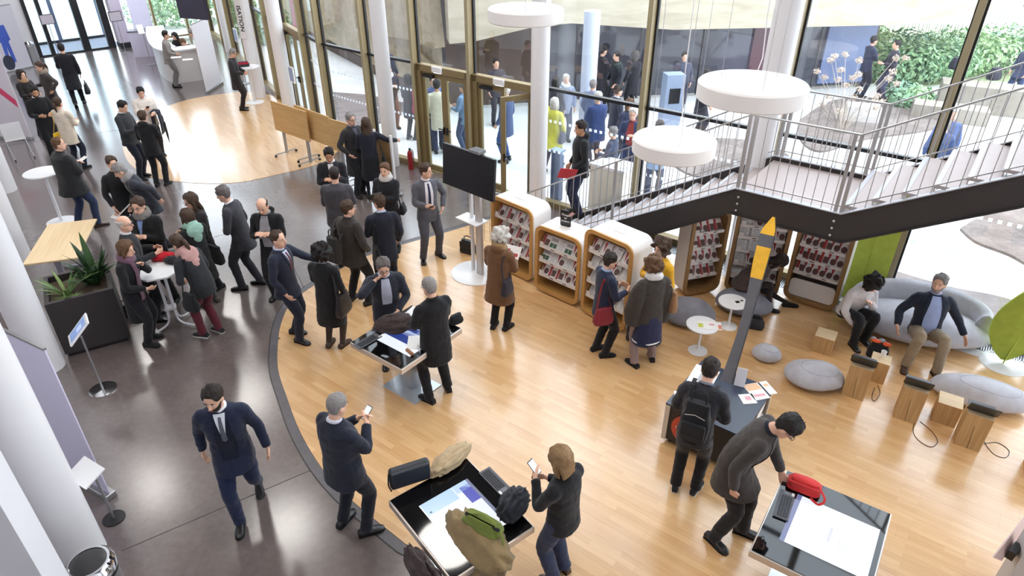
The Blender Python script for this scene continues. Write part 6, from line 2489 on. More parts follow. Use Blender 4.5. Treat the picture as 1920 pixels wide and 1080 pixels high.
arm_coat('facing', BLK, 'black coat over the arm of the man in the white shirt', 1, .6)
arm_coat('whiteknit', (36, 38, 52), 'navy coat over the arm of the woman in the white jumper', 1, .5)
arm_coat('pink', (34, 36, 40), 'black padded coat hanging from the arm of the woman in burgundy trousers', 0, .5)
p = wpt('whiteknit', (-.30, .22, .34))
um = empty('umbrella', p, rz_of('whiteknit'), label='folded dark umbrella pointing down beside the woman in white', cat='umbrella')
MB().tube([(0, 0, .55), (0, 0, .5), (0, 0, .2), (0, 0, 0)], [.012, .028, .026, .004], 10).build('folded_canopy', fabric((50, 52, 60)), um, smooth=True)
MB().tube(catmull([(0, 0, .55), (0, 0, .66), (.03, 0, .70), (.06, 0, .66)], 4), .009, 8).build('handle', BLACK, um)
# ------------------------------------------------------------------ left side of the hall
DARKP = mat('planter_dark', srgb(52, 47, 47), 0.55, var=0.08, vscale=3)
SOIL = mat('bark_soil', srgb(92, 76, 62), 0.95, var=0.5, vscale=40, bump=0.8, bscale=60)
LEAFG = [mat('leaf_%d' % i, srgb(*c), 0.5, var=0.25, vscale=12) for i, c in enumerate([(60, 92, 50), (84, 112, 58), (120, 146, 84), (46, 74, 44)])]


def frond(m, base, d, L, w_, bend, n=6, up=0.9):
    """pointed leaf blade with a slight fold"""
    d = Vector((d[0], d[1], 0)).normalized()
    sd_ = Vector((-d.y, d.x, 0))
    pts = []
    for i in range(n + 1):
        t = i / n
        p = Vector(base) + d * (L * t * (1 - up * .55) + bend * t * t * L) + Vector((0, 0, L * (up * t - bend * .7 * t * t)))
        ww = w_ * math.sin(pi * min(1, .18 + t * .82)) ** .8
        pts.append((p - sd_ * ww, p + Vector((0, 0, -ww * .35)), p + sd_ * ww))
    k0 = len(m.v)
    for a, b, c in pts:
        m.v += [tuple(a), tuple(b), tuple(c)]
    for i in range(n):
        q = k0 + i * 3
        m.f += [[q, q + 1, q + 4, q + 3], [q + 1, q + 2, q + 5, q + 4]]
        m.m += [m.cur, m.cur]


pl = empty('planter', (-6.37, 7.62, 0), math.atan2(0.43, 0.69), label='dark square planter box with leafy plants beside the white column', cat='planter')
pw_, pd_, ph_ = 0.84, 0.90, 0.90
fr_ = MB()
for (c_, d_) in (((pw_ / 2, .03, ph_ / 2 + .03), (pw_, .06, ph_ - .06)), ((pw_ / 2, pd_ - .03, ph_ / 2 + .03), (pw_, .06, ph_ - .06)), ((.03, pd_ / 2, ph_ / 2 + .03), (.06, pd_ - .12, ph_ - .06)), ((pw_ - .03, pd_ / 2, ph_ / 2 + .03), (.06, pd_ - .12, ph_ - .06))):
    fr_.box(c_, d_)
fr_.build('box', DARKP, pl)
MB().box((pw_ / 2, pd_ / 2, .03), (pw_ - .06, pd_ - .06, .06)).build('plinth', BLACK, pl)
sm_ = MB()
ns = 14
for i in range(ns + 1):
    for j in range(ns + 1):
        x, y = .06 + (pw_ - .12) * i / ns, .06 + (pd_ - .12) * j / ns
        sm_.v.append((x, y, ph_ - .10 + .03 * noise.noise(Vector((x * 9, y * 9, 2)))))
for i in range(ns):
    for j in range(ns):
        a_ = i * (ns + 1) + j
        sm_.f.append([a_, a_ + ns + 1, a_ + ns + 2, a_ + 1])
        sm_.m.append(0)
so_ = sm_.build('soil', SOIL, pl, smooth=True)
so_['kind'] = 'stuff'
rn = random.Random(5)
MP = Matrix.Translation(pl.location) @ Matrix.Rotation(pl.rotation_euler[2], 4, 'Z')


def plant(lx, ly, n, L, w_, label, name, mats, bend=(.1, .5), up=(.7, 1.0), z=None):
    p = MP @ Vector((lx, ly, ph_ - .10 if z is None else z))
    r_ = empty(name, p, 0, label=label, cat='plant')
    for i in range(n):
        m = MB()
        a_ = 2.4 * i + rn.random()
        frond(m, (math.cos(a_) * .03, math.sin(a_) * .03, 0), (math.cos(a_), math.sin(a_)), L * (.65 + .5 * rn.random()), w_ * (.8 + .4 * rn.random()), bend[0] + rn.random() * (bend[1] - bend[0]), 6, up[0] + rn.random() * (up[1] - up[0]))
        o = m.build('leaf', rn.choice(mats), r_, smooth=True)
        sl = o.modifiers.new('t', 'SOLIDIFY')
        sl.thickness = .002
    return r_


plant(.26, .34, 13, .44, .026, 'spiky variegated plant at the left of the planter', 'yucca', [LEAFG[1], LEAFG[2]], (.15, .6))
plant(.62, .50, 34, .34, .050, 'dense broad leaved green plant at the right of the planter', 'leafy_plant', [LEAFG[0], LEAFG[3]], (.0, .5), (.5, 1.2))
plant(.66, .62, 14, .52, .045, 'taller leafy shoot at the back of the planter', 'leafy_shoot', [LEAFG[0], LEAFG[3]], (.0, .25), (.9, 1.2))
for k_, (lx, ly, lb) in enumerate(((.34, .18, 'low pale moss tuft at the front of the planter'), (.24, .20, 'low moss tuft below the spiky plant'))):
    plant(lx, ly, 46, .10, .008, lb, 'moss_tuft', [LEAFG[2]], (.2, .9), (.3, 1.0))

# wooden table behind the planter
BEECHT = wood_mat('beech_table_top', srgb(222, 192, 146), srgb(238, 212, 172), .45, axis=1, scale=.6)
P_ = [Vector((-7.44, 9.1, .75)), Vector((-6.7, 9.3, .75)), Vector((-7.5, 10.63, .75)), Vector((-8.2, 10.35, .75))]
c_ = sum(P_, Vector()) / 4
wt = empty('wooden_table', (c_.x, c_.y, 0), math.atan2(P_[1].y - P_[0].y, P_[1].x - P_[0].x) + .04, label='pale wooden table behind the dark planter', cat='table')
MB().box((0, 0, .735), (.76, 1.5, .03)).build('table_top', BEECHT, wt, bevel=.004)
MB().box((0, 0, .70), (.5, 1.1, .04)).build('frame', GREYP, wt)
for sy in (-1, 1):
    MB().box((0, sy * .5, .36), (.08, .05, .66)).build('leg', GREYP, wt)
    MB().box((0, sy * .5, .02), (.6, .06, .035)).build('foot', GREYP, wt)


def bar_table(x, y, h, r, label, rb=None):
    r_ = empty('bar_table', (x, y, 0), label=label, cat='table', group='white bar tables')
    MB().lathe([(r, h - .025), (r, h - .006), (r - .006, h), (.001, h)], 40).build('table_top', WHITE_GLOSS, r_, auto=40)
    MB().tube([(0, 0, .02), (0, 0, h - .02)], .03, 14).build('pole', WHITE_GLOSS, r_)
    MB().lathe([(rb or r * .8, 0), (rb or r * .8, .012), (.04, .03)], 36).build('base', WHITE_GLOSS, r_, auto=40)
    return r_


bar_table(-9.02, 12.1, 1.06, .34, 'white round bar table beside the heavy man in jeans')
p = at(478, 192)
bar_table(p.x, p.y, 1.08, .34, 'white round bar table with the red bag by the facade')
soft_bag((p.x - .12, p.y + .02, 1.084), .3, .36, .2, .14, LEATH, 'open black and red bag on the far bar table', 'sports_bag', handle=False, flap=fabric((186, 40, 66)))

# signing table
sc_ = at(296, 503, 1.0)
stb = empty('signing_table', (sc_.x, sc_.y, 0), .4, label='white octagonal folding table where the woman signs', cat='table')
MB().prism([(.36 * math.cos(pi / 4 * q + pi / 8), .36 * math.sin(pi / 4 * q + pi / 8)) for q in range(8)], .975, 1.0).build('table_top', WHITE_GLOSS, stb)
for q in (-1, 1):
    MB().tube(catmull([(q * .05, -.05, .97), (q * .05, -.05, .3), (q * .10, -.08, .08), (q * .34, -.22, .03)], 5), .016, 8).build('leg', WHITE, stb, smooth=True)
    MB().tube(catmull([(q * .05, .05, .97), (q * .05, .05, .3), (q * .09, .09, .08), (q * .26, .30, .03)], 5), .016, 8).build('leg', WHITE, stb, smooth=True)
MB().box((0, 0, .32), (.16, .14, .03)).build('brace', WHITE, stb)
p = at(290, 470, 1.0)
heap('coat', (sc_.x - .02, sc_.y + .26, 1.004), .2, .18, .09, .08, fabric((196, 36, 50)), 'red coat bundled on the far side of the signing table', 'coat', 1.7)
heap('hat', (sc_.x + .16, sc_.y + .16, 1.004), -.2, .14, .08, .07, fabric((44, 42, 46)), 'black bundle on the signing table beside the red coat', 'garment', 7.7)
paper(302, 492, 1.002, .12, .2, .3, 'beige note card on the signing table', [], 'note_card')
pen_ = empty('pen', at(275, 497, 1.01), .6, label='dark pen in the hand of the signing woman', cat='pen')
MB().tube([(-.06, 0, .0), (.05, 0, .04), (.06, 0, .044)], [.004, .005, .003], 7).build('barrel', BLACK, pen_)

# tablet display on a pole
ts = empty('display_stand', (-5.49, 6.93, 0), R(-55), label='white framed tablet on a pole with chrome foot before the planter', cat='display')
MB().lathe([(.17, 0), (.17, .012), (.03, .025)], 36).build('foot', CHROME, ts, auto=40)
MB().tube([(0, 0, .02), (0, 0, .88)], .012, 10).build('pole', STEEL, ts)
o = MB().box((0, 0, 0), (.27, .025, .38)).build('frame', WHITE_GLOSS, ts, bevel=.008)
o.matrix_local = Matrix.Translation((0, 0, .98)) @ Matrix.Rotation(R(-46), 4, 'X')
MB().box((0, -.0135, .0), (.21, .002, .30)).build('screen', emit('display_blue', (.18, .3, .62, 1), .9), o)
MB().box((.02, -.0146, .03), (.1, .001, .1)).build('picture', emit('display_light', (.5, .6, .9, 1), .9), o)

# waste bin
wb = empty('waste_bin', (-3.72, 3.74, 0), label='chrome topped round waste bin in the lower left corner', cat='bin')
MB().lathe([(.19, 0), (.19, .62)], 40).build('body', STEEL, wb, auto=40)
MB().lathe([(.19, .6), (.205, .62), (.20, .70), (.17, .735), (.15, .735), (.15, .72)], 48).build('lid_ring', CHROME, wb, auto=40)
MB().lathe([(.15, .715), (.146, .728), (.12, .735), (.001, .738)], 40).build('flap', mat('bin_flap', srgb(48, 46, 48), .3, var=.05), wb, auto=40)
MB().lathe([(.196, .57), (.196, .6)], 40).build('gasket', BLACK, wb, auto=40)


def rollup(a, b, h, label, mt, prints=(), name='roll_up_banner'):
    a, b = Vector((a[0], a[1], 0)), Vector((b[0], b[1], 0))
    d = b - a
    W = d.length
    r_ = empty(name, (a.x, a.y, 0), math.atan2(d.y, d.x), label=label, cat='banner')
    MB().box((W / 2, 0, h / 2 + .04), (W, .012, h)).build('banner_sheet', mt, r_)
    MB().box((W / 2, 0, .04), (W + .02, .12, .08)).build('base_cassette', STEEL, r_, bevel=.01)
    MB().box((W / 2, 0, h + .05), (W, .03, .025)).build('top_rail', STEEL, r_)
    for (x, z, w_, hh, m_) in prints:
        MB().box((x * W, -.007, z), (w_ * W, .002, hh)).build('print', m_, r_)
    return r_


LILAC = mat('lilac_banner', srgb(220, 215, 238), .5, var=.05, vscale=1.5)
PALE = mat('pale_banner', srgb(224, 216, 224), .5, var=.04, vscale=1.5)
PINK = mat('pink_print', srgb(222, 70, 112), .5, var=.06)
rollup((-5.3, 5.55), (-4.42, 5.08), 2.0, 'lilac roll-up banner behind the nearest thick column', LILAC)
rq_ = at(160, 886, .80)
rt = empty('leaflet_rack', (rq_.x, rq_.y, 0), R(-30), label='small white leaflet tray half hidden by the nearest column', cat='rack')
for z_ in (.80,):
    o = MB().box((0, 0, 0), (.34, .24, .015)).build('tray', WHITE_GLOSS, rt)
    o.matrix_local = Matrix.Translation((0, 0, z_)) @ Matrix.Rotation(R(20), 4, 'X')
MB().tube([(-.06, .08, 0), (-.06, .08, .82)], .014, 8).build('pole', STEEL, rt)
MB().lathe([(.11, 0), (.11, .012)], 24, (-.06, .08, 0)).build('foot', BLACK, rt)
# white partition with grey panels, lower left corner
pt = struct(empty('wall_partition', (-3.70, 3.40, 0), R(188)))
MB().box((.16, 0, 1.7), (.32, .24, 3.4)).build('white_post', PLASTER, pt)
MB().box((.47, .03, 1.7), (.30, .16, 3.4)).build('grey_panel', GREYP, pt)
MB().box((.78, 0, 1.7), (.32, .24, 3.4)).build('white_post', PLASTER, pt)
MB().box((1.09, .03, 1.7), (.30, .16, 3.4)).build('grey_panel', GREYP, pt)
for z_ in (.9, 1.8, 2.7):
    MB().box((.47, .112, z_), (.30, .004, .006)).build('panel_joint', BLACK, pt)
MB().box((2.4, 0, 1.7), (2.3, .24, 3.4)).build('white_wall', PLASTER, pt)
# folded chairs' legs between the columns
fc = empty('folded_chair', tuple(at(24, 300)), R(40), label='folded white chair with black feet between the left columns', cat='chair')
MB().slab([(0, 0, .45), (.42, 0, .45), (.42, .05, .86), (0, .05, .86)], (0, .02, 0)).build('backrest', WHITE, fc)
for q in (0, 1):
    MB().tube([(q * .4, .02, .45), (q * .4 + .04, -.18, .02)], .012, 8).build('leg', STEEL, fc)
    MB().ball((q * .4 + .04, -.18, .022), .022, 8, 6).build('foot', BLACK, fc)
    MB().tube([(q * .4, .02, .45), (q * .4 - .02, .22, .0)], .012, 8).build('leg', STEEL, fc)
MB().slab([(0, -.02, .45), (.42, -.02, .45), (.42, .06, .47), (0, .06, .47)], (0, 0, .02)).build('seat', WHITE, fc)

# flip-top tables folded up by the facade
def flip_table(pa, pb, label, zt=1.32, zb=.60):
    A_, B_ = at(pa[0], pa[1], zt), at(pb[0], pb[1], zt)
    d = B_ - A_
    W = d.length
    r_ = empty('folding_table', (A_.x, A_.y, 0), math.atan2(d.y, d.x), label=label, cat='table', group='folded flip-top tables')
    MB().box((W / 2, 0, (zt + zb) / 2), (W, .03, zt - zb)).build('table_top', BEECHT2, r_, bevel=.003)
    for x in (.22, W - .22):
        MB().box((x, .06, .46), (.06, .05, .86)).build('leg', STEEL, r_)
        MB().bar((x, -.26, .07), (x, .32, .07), .03, .025).build('foot_bar', STEEL, r_)
        for y in (-.26, .32):
            MB().tube([(x - .014, y, .03), (x + .014, y, .03)], .03, 12).build('castor', BLACK, r_)
    return r_


BEECHT2 = wood_mat('beech_flip_top', srgb(196, 154, 98), srgb(216, 178, 122), .45, axis=0, scale=.6)
flip_table((507, 188), (573, 209), 'folded beech table standing farthest left by the facade')
flip_table((551, 196), (616, 219), 'folded beech table in the middle of the row by the facade')
flip_table((617, 222), (668, 236), 'folded beech table behind the older man in the dark coat')
# notice board on a frame beside the couple
A_ = at(702, 252, 1.25)
B_ = at(733, 264, 1.25)
nb = empty('notice_board', (A_.x, A_.y, 0), math.atan2(B_.y - A_.y, B_.x - A_.x), label='brown notice board in a white frame beside the long haired woman', cat='board')
W = (B_ - A_).length
MB().box((W / 2, 0, .82), (W, .02, .95)).build('board', wood_mat('cork_brown', srgb(150, 116, 76), srgb(172, 138, 94), .6, axis=0), nb)
MB().box((W, 0, .68), (.05, .05, 1.36)).build('post', WHITE, nb)
MB().box((0, 0, .68), (.04, .05, 1.36)).build('post', WHITE, nb)
MB().box((W / 2, 0, .03), (W + .1, .3, .03)).build('foot', STEEL, nb)
# fire extinguisher
p = fac(.84, -.28)
fe = empty('fire_extinguisher', p, label='red fire extinguisher beside the left glass door', cat='extinguisher')
MB().lathe([(.06, 0), (.065, .02), (.065, .38), (.05, .44), (.02, .47)], 20).build('cylinder', mat('red_paint', srgb(150, 34, 40), .3, var=.05), fe, auto=40)
MB().box((0, 0, .49), (.04, .06, .05)).build('valve', BLACK, fe)
MB().tube(catmull([(0, 0, .5), (.07, -.02, .46), (.085, -.02, .3), (.08, -.02, .14)], 4), .009, 6).build('hose', BLACK, fe)

# ------------------------------------------------------------------ entrance
E0, E1 = Vector((-19.6, 25.45)), Vector((-13.4, 31.4))
ED = (E1 - E0).normalized()
EN = Vector((-ED.y, ED.x))
EA = math.atan2(ED.y, ED.x)


def ept(px, py):
    v = at(px, py).to_2d() - E0
    return v.dot(ED)


en = struct(empty('door_4', (E0.x, E0.y, 0), EA))
sp_ = [ept(79, 108), ept(102, 104), ept(165, 95), ept(214, 90)]
for (s_, w_) in zip(sp_, (.12, .14, .26, .26)):
    MB().box((s_, 0, 2.0), (w_, .16, 4.0)).build('door_post', BLACK, en)
MB().box(((sp_[0] + sp_[-1]) / 2, 0, .03), (sp_[-1] - sp_[0], .14, .06)).build('threshold', BLACK, en)
MB().box(((sp_[0] + sp_[-1]) / 2, 0, 2.6), (sp_[-1] - sp_[0], .12, .12)).build('transom', BLACK, en)
for a_, b_ in zip(sp_, sp_[1:]):
    MB().box(((a_ + b_) / 2, 0, 1.3), (b_ - a_ - .1, .012, 2.5)).build('pane', GLASS_D, en)
    MB().box(((a_ + b_) / 2, 0, 3.3), (b_ - a_ - .1, .012, 1.3)).build('pane', GLASS_D, en)
en2 = struct(empty('door_5', (E0.x + EN.x * 2.6, E0.y + EN.y * 2.6, 0), EA))
for s_ in (sp_[0] - .6, sp_[0] + .35, sp_[1] + .9, sp_[2] + .5, sp_[3] + .5):
    MB().box((s_, 0, 2.0), (.14, .1, 4.0)).build('door_post', mat('grey_frame', srgb(96, 104, 124), .4, .3, var=.08), en2)
MB().box(((sp_[0] + sp_[3]) / 2, 0, .05), (sp_[3] - sp_[0] + 1.2, .1, .1)).build('threshold', BLACK, en2)
MB().box(((sp_[0] + sp_[3]) / 2, 0, 1.5), (sp_[3] - sp_[0] + 1.2, .012, 3.0)).build('pane', GLASS_D, en2)
# white walls beside the entrance
def ewall(s0, s1, z0, z1, name, mt=PLASTER, th=.2, off=0.0):
    a_, b_ = E0 + ED * s0 + EN * off, E0 + ED * s1 + EN * off
    return struct(MB().prism([tuple(a_), tuple(b_), tuple(b_ + EN * th), tuple(a_ + EN * th)], z0, z1).build(name, mt))


ewall(-.1, sp_[0] - .05, 0, CEIL, 'wall_entrance_left')
ewall(sp_[0] - .1, sp_[3] + .1, 4.0, CEIL, 'wall_entrance_top')
struct(MB().prism([(-24, 23.2), (-19.6, 25.45), (-19.75, 25.65), (-24.1, 23.4)], 0, CEIL).build('wall_back_left', PLASTER))
s0_ = sp_[3] + .16
pil = struct(empty('wall_pillar', (E0.x, E0.y, 0), EA))
MB().box((s0_ + .25, -.25, CEIL / 2), (.42, .42, CEIL)).build('pillar', mat('pillar_mauve', srgb(206, 194, 206), .6, var=.03), pil)
MB().box((s0_ + .25, -.25, .1), (.44, .44, .2)).build('pillar_base', BLACK, pil)
# window between pillar and facade
LW = (E1 - E0).length
wn = struct(empty('window_20', (E0.x, E0.y, 0), EA))
for s_ in (s0_ + .5, s0_ + 1.7, s0_ + 3.0, LW - .1):
    MB().box((s_, 0, CEIL / 2), (.08, .14, CEIL)).build('mullion', BRONZE, wn)
for z_ in (.1, 2.42, 5.2):
    MB().box(((s0_ + .5 + LW) / 2, 0, z_), (LW - s0_ - .5, .08, .06)).build('transom', BRONZE, wn)
MB().box(((s0_ + .5 + LW) / 2, .01, CEIL / 2), (LW - s0_ - .5, .012, CEIL)).build('pane', GLASS, wn)
struct(MB().prism([(-24, 23.2), (-19.6, 25.45), (-13.4, 31.4), (-22, 36), (-45, 40), (-45, 75), (-70, 75), (-70, 10)], -.3, -.02).build('ground_entrance', concrete_mat('forecourt_paving', srgb(196, 196, 198), srgb(226, 226, 228), .8)))
v0, v1 = E0 + ED * (sp_[0] - .6), E0 + ED * (sp_[3] + .5)
struct(MB().prism([tuple(v0), tuple(v1), tuple(v1 + EN * 2.6), tuple(v0 + EN * 2.6)], -.1, -.005).build('floor_vestibule', mat('entrance_mat', srgb(120, 122, 134), .9, var=.15, vscale=30)))

# banners and stands near the entrance
GBAN = mat('grey_poster', srgb(186, 182, 192), .5, var=.04)
ps = rollup(at(2, 140), at(62, 126), 2.1, 'grey poster panel showing a man in blue overalls beside the entrance', GBAN, [], 'poster_panel')
BLUEP = mat('print_blue', srgb(54, 80, 168), .5, var=.15, vscale=6)
fig = MB()
W = (at(62, 126) - at(2, 140)).length
cx_ = W * .45
fig.slab([(cx_ - .17, -.008, 1.55), (cx_ + .17, -.008, 1.55), (cx_ + .22, -.008, 1.05), (cx_ + .13, -.008, 1.0), (cx_ + .16, -.008, .3), (cx_ + .04, -.008, .3), (cx_, -.008, .85), (cx_ - .05, -.008, .4), (cx_ - .15, -.008, .4), (cx_ - .14, -.008, 1.0), (cx_ - .23, -.008, 1.05)], (0, -.002, 0))
fig.build('overalls_print', BLUEP, ps)
MB().slab([(cx_ + .075 * math.cos(2 * pi * q / 16), -.008, 1.68 + .10 * math.sin(2 * pi * q / 16)) for q in range(16)], (0, -.002, 0)).build('face_print', mat('print_face', srgb(226, 206, 198), .5, var=.04), ps)
MB().slab([(cx_ - .12 + .2 * math.cos(2 * pi * q / 20), -.0105, .32 + .26 * math.sin(2 * pi * q / 20)) for q in range(20)], (0, -.001, 0)).build('wheel_print', mat('print_dark', srgb(40, 44, 62), .5, var=.2), ps)
pb = rollup(at(-60, 258), at(61, 262), 2.15, 'pale display panel with a pink stripe at the left picture edge', PALE)
W = (at(61, 262) - at(-60, 258)).length
MB().slab([(W * .28, -.008, 2.1), (W * .42, -.008, 2.1), (W * .98, -.008, 1.05), (W * .98, -.008, .85)], (0, -.002, 0)).build('pink_stripe', PINK, pb)
rollup(at(388, 176), at(416, 157), 2.05, 'white roll-up banner in front of the reception desk', mat('white_banner', srgb(232, 230, 236), .45, var=.03))
rollup(at(262, 92), at(296, 84), 2.1, 'tall lilac banner left of the reception desk', LILAC)
p = at(276, 104)
cb_ = empty('promotion_counter', (p.x, p.y, 0), EA - .5, label='lilac cube counter at the left end of the reception', cat='counter')
MB().box((0, 0, .46), (.8, .5, .92)).build('body', LILAC, cb_)
MB().box((0, 0, .935), (.86, .56, .03)).build('counter_top', mat('counter_dark', srgb(74, 70, 84), .4, var=.05), cb_)
tb = empty('tablet_stand', tuple(at(284, 121)), EA, label='slim tablet stand before the lilac counter', cat='display')
MB().tube([(0, 0, 0), (0, 0, 1.15)], .012, 8).build('pole', STEEL, tb)
MB().lathe([(.15, 0), (.15, .012)], 24).build('foot', STEEL, tb)
o = MB().box((0, 0, 0), (.22, .02, .32)).build('frame', WHITE_GLOSS, tb)
o.matrix_local = Matrix.Translation((-.05, 0, 1.25)) @ Matrix.Rotation(R(-20), 4, 'X')
for (px, py, lb) in ((236, 99, 'framed sign stand before the mauve pillar'), (112, 106, 'framed sign stand between the entrance doors')):
    sg_ = empty('sign_stand', tuple(at(px, py)), EA + .1, label=lb, cat='sign')
    MB().tube([(0, 0, 0), (0, 0, 1.2)], .012, 8).build('pole', STEEL, sg_)
    MB().lathe([(.16, 0), (.16, .012)], 24).build('foot', STEEL, sg_)
    MB().box((0, 0, 1.36), (.46, .02, .34)).build('sign_face', mat('sign_face', srgb(196, 186, 196), .4, var=.04), sg_)
    ring_y(MB(), rrect(.48, .36, .02, 3, -.24, 1.18), rrect(.44, .32, .015, 3, -.22, 1.20), -.016, .016).build('sign_frame', BLACK, sg_)
p = at(66, 122)
b2 = empty('waste_bin', (p.x, p.y, 0), label='tall chrome topped waste bin by the entrance doors', cat='bin')
MB().lathe([(.19, 0), (.19, .66)], 32).build('body', STEEL, b2, auto=40)
MB().lathe([(.2, .66), (.2, .76), (.12, .84), (.001, .85)], 32).build('lid', CHROME, b2, auto=40)

# reception desk
rd = empty('reception_desk', (0, 0, 0), label='curved white reception desk with people around it', cat='desk')
arc = catmull([tuple(at(a_, b_)[:2]) for a_, b_ in [(288, 104), (289, 122), (298, 143), (316, 155), (345, 156), (386, 150)]], 6)
front = band(arc, 0, .0)
n_ = len(arc)
inn = band(arc, 0, .62)[n_:][::-1]
inn2 = band(arc, 0, -.62)[n_:][::-1]
cc_ = at(345, 125).to_2d()
use = inn if sum((Vector(q) - cc_).length for q in inn) < sum((Vector(q) - cc_).length for q in inn2) else inn2
mid_ = [((a_[0] * .85 + b_[0] * .15), (a_[1] * .85 + b_[1] * .15)) for a_, b_ in zip(arc, use)]
fm, tm, km = MB(), MB(), MB()
for i in range(n_ - 1):
    fm.prism([mid_[i], mid_[i + 1], use[i + 1], use[i]], .0, 1.02)
    tm.prism([arc[i], arc[i + 1], use[i + 1], use[i]], 1.02, 1.07)
fm.build('desk_body', CABW, rd, auto=30)
tm.build('counter_top', WHITE_GLOSS, rd)
p = at(345, 118, 1.07)
for q, lb in ((at(330, 108, 1.075), 'white papers on the reception desk near the grey suit'), (at(352, 112, 1.075), 'pale leaflets on the reception desk by the banner')):
    r_ = empty('paper_stack', q, .4, label=lb, cat='papers')
    MB().box((0, 0, .006), (.3, .22, .012)).build('sheets', PAPER, r_)
# hanging screen over the reception
q = at(360, 14, 2.75)
hs_ = empty('hanging_screen', q, R(-20), label='black screen hung above the reception', cat='television')
MB().box((0, 0, 0), (1.0, .08, .62)).build('housing', mat('screen_purple_black', srgb(48, 44, 66), .3, var=.05), hs_, bevel=.01)
for s_ in (-.3, .3):
    MB().tube([(s_, .0, .3), (s_, .0, CEIL - q.z)], .012, 6).build('suspension_rod', STEEL, hs_)
# lettering on the facade column and framed notices
p = at(488, 182)
cl = empty('column_lettering', (p.x, p.y, 0), R(-90), label='black vertical lettering on the white column', cat='lettering')
dirc = math.atan2(-p.y, -p.x)
cl.rotation_euler = (0, 0, dirc + pi / 2 - R(38))
MB().box((0, -.20, 2.7), (.22, .01, 1.8)).build('white_strip', WHITE, cl)
text_mesh('ISATION', .19, BLACK, 'lettering', cl, Matrix.Translation((0, -.207, 2.36)) @ Matrix.Rotation(pi / 2, 4, 'X') @ Matrix.Rotation(-pi / 2, 4, 'Z'), bold=.004)
for (px, py, z_, lb) in ((442, 66, 1.55, 'small framed notice left of the bar table man'), (547, 140, 1.45, 'framed notice on the column behind the folded tables')):
    q = at(px, py, z_)
    fn = empty('framed_notice', q, R(-50), label=lb, cat='notice')
    MB().box((0, 0, 0), (.3, .025, .42)).build('frame', WHITE_GLOSS, fn)
    MB().box((0, -.014, 0), (.24, .002, .34)).build('notice_sheet', mat('notice_blue', srgb(150, 170, 206), .4, var=.15, vscale=9), fn)
    MB().tube([(0, .02, -.2), (0, .02, -z_)], .012, 6).build('pole', STEEL, fn)
    MB().lathe([(.15, -z_), (.15, -z_ + .012)], 20, (0, .02, 0)).build('foot', STEEL, fn)

# partition with a slanted shelf, lower right corner
q_ = at(1866, 1080)
pr = struct(empty('wall_parapet', (q_.x, q_.y, 0), R(-22)))
MB().box((1.2, -.1, 1.2), (2.4, .2, 2.4)).build('parapet', mat('parapet_grey', srgb(200, 196, 194), .7, var=.03), pr)
b0, b1 = at(1860, 1044, .62), at(1925, 962, .62)
sg_ = empty('shelf_board', b0, math.atan2(b1.y - b0.y, b1.x - b0.x), label='thin pink edged board fixed to the grey wall at the lower right', cat='board')
bl_ = (b1 - b0).length
MB().slab([(0, 0, 0), (bl_, 0, .0), (bl_, -.05, -.16), (bl_ * .25, -.05, -.16)], (0, -.012, 0)).build('board', mat('pink_wood', srgb(206, 178, 172), .5, var=.06), sg_)
MB().box((bl_ * .42, -.09, -.10), (.16, .06, .10)).build('bracket', BLACK, sg_)
# ------------------------------------------------------------------ courtyard furniture and planting
def leaf_cloud(m, c, r, n, ls, rn, shell=.55):
    for i in range(n):
        d = Vector((rn.gauss(0, 1), rn.gauss(0, 1), rn.gauss(0, 1))).normalized()
        k = shell + (1 - shell) * rn.random() ** .5
        p = Vector(c) + Vector((d.x * r[0], d.y * r[1], d.z * r[2])) * k
        if p.z < .03:
            p.z = .03 + rn.random() * .1
        nn = (d + Vector((rn.gauss(0, .5), rn.gauss(0, .5), rn.gauss(0, .5) + .4))).normalized()
        u = nn.orthogonal().normalized()
        u = (Matrix.Rotation(rn.random() * 6.28, 3, nn) @ u)
        v = nn.cross(u)
        s_ = ls * (.6 + .8 * rn.random())
        k0 = len(m.v)
        m.v += [tuple(p - u * s_), tuple(p + v * s_ * .5), tuple(p + u * s_), tuple(p - v * s_ * .5)]
        m.f.append([k0, k0 + 1, k0 + 2, k0 + 3])
        m.m.append(m.cur)


SHR = [mat('shrub_leaf_%d' % i, srgb(*c), .45, var=.3, vscale=4) for i, c in enumerate([(132, 172, 132), (156, 190, 140), (116, 154, 126), (172, 200, 146)])]
BARK = mat('bark', srgb(112, 100, 92), .9, var=.2, vscale=12)
rs = random.Random(11)


def shrub(x, y, rx, ry, h, n, label, ls=.07, mi=(0, 1, 2), group='green shrubs beyond the courtyard', name='shrub'):
    r_ = empty(name, (x, y, -.02), label=label, cat='shrub', group=group)
    m = MB()
    for k in range(5):
        m.cur = k % len(mi)
        leaf_cloud(m, (rx * .5 * math.cos(k * 1.3), ry * .5 * math.sin(k * 1.3), h * (.42 + .12 * (k % 3))), (rx * .75, ry * .75, h * .5), n // 5, ls, rs)
    o = m.build('foliage', [SHR[i] for i in mi], r_)
    o['kind'] = 'stuff'
    st_ = MB()
    for k in range(4):
        a_ = k * 1.7
        st_.tube([(.05 * math.cos(a_), .05 * math.sin(a_), 0), (rx * .3 * math.cos(a_), ry * .3 * math.sin(a_), h * .5)], [.02, .008], 6)
    st_.build('stems', BARK, r_)
    return r_


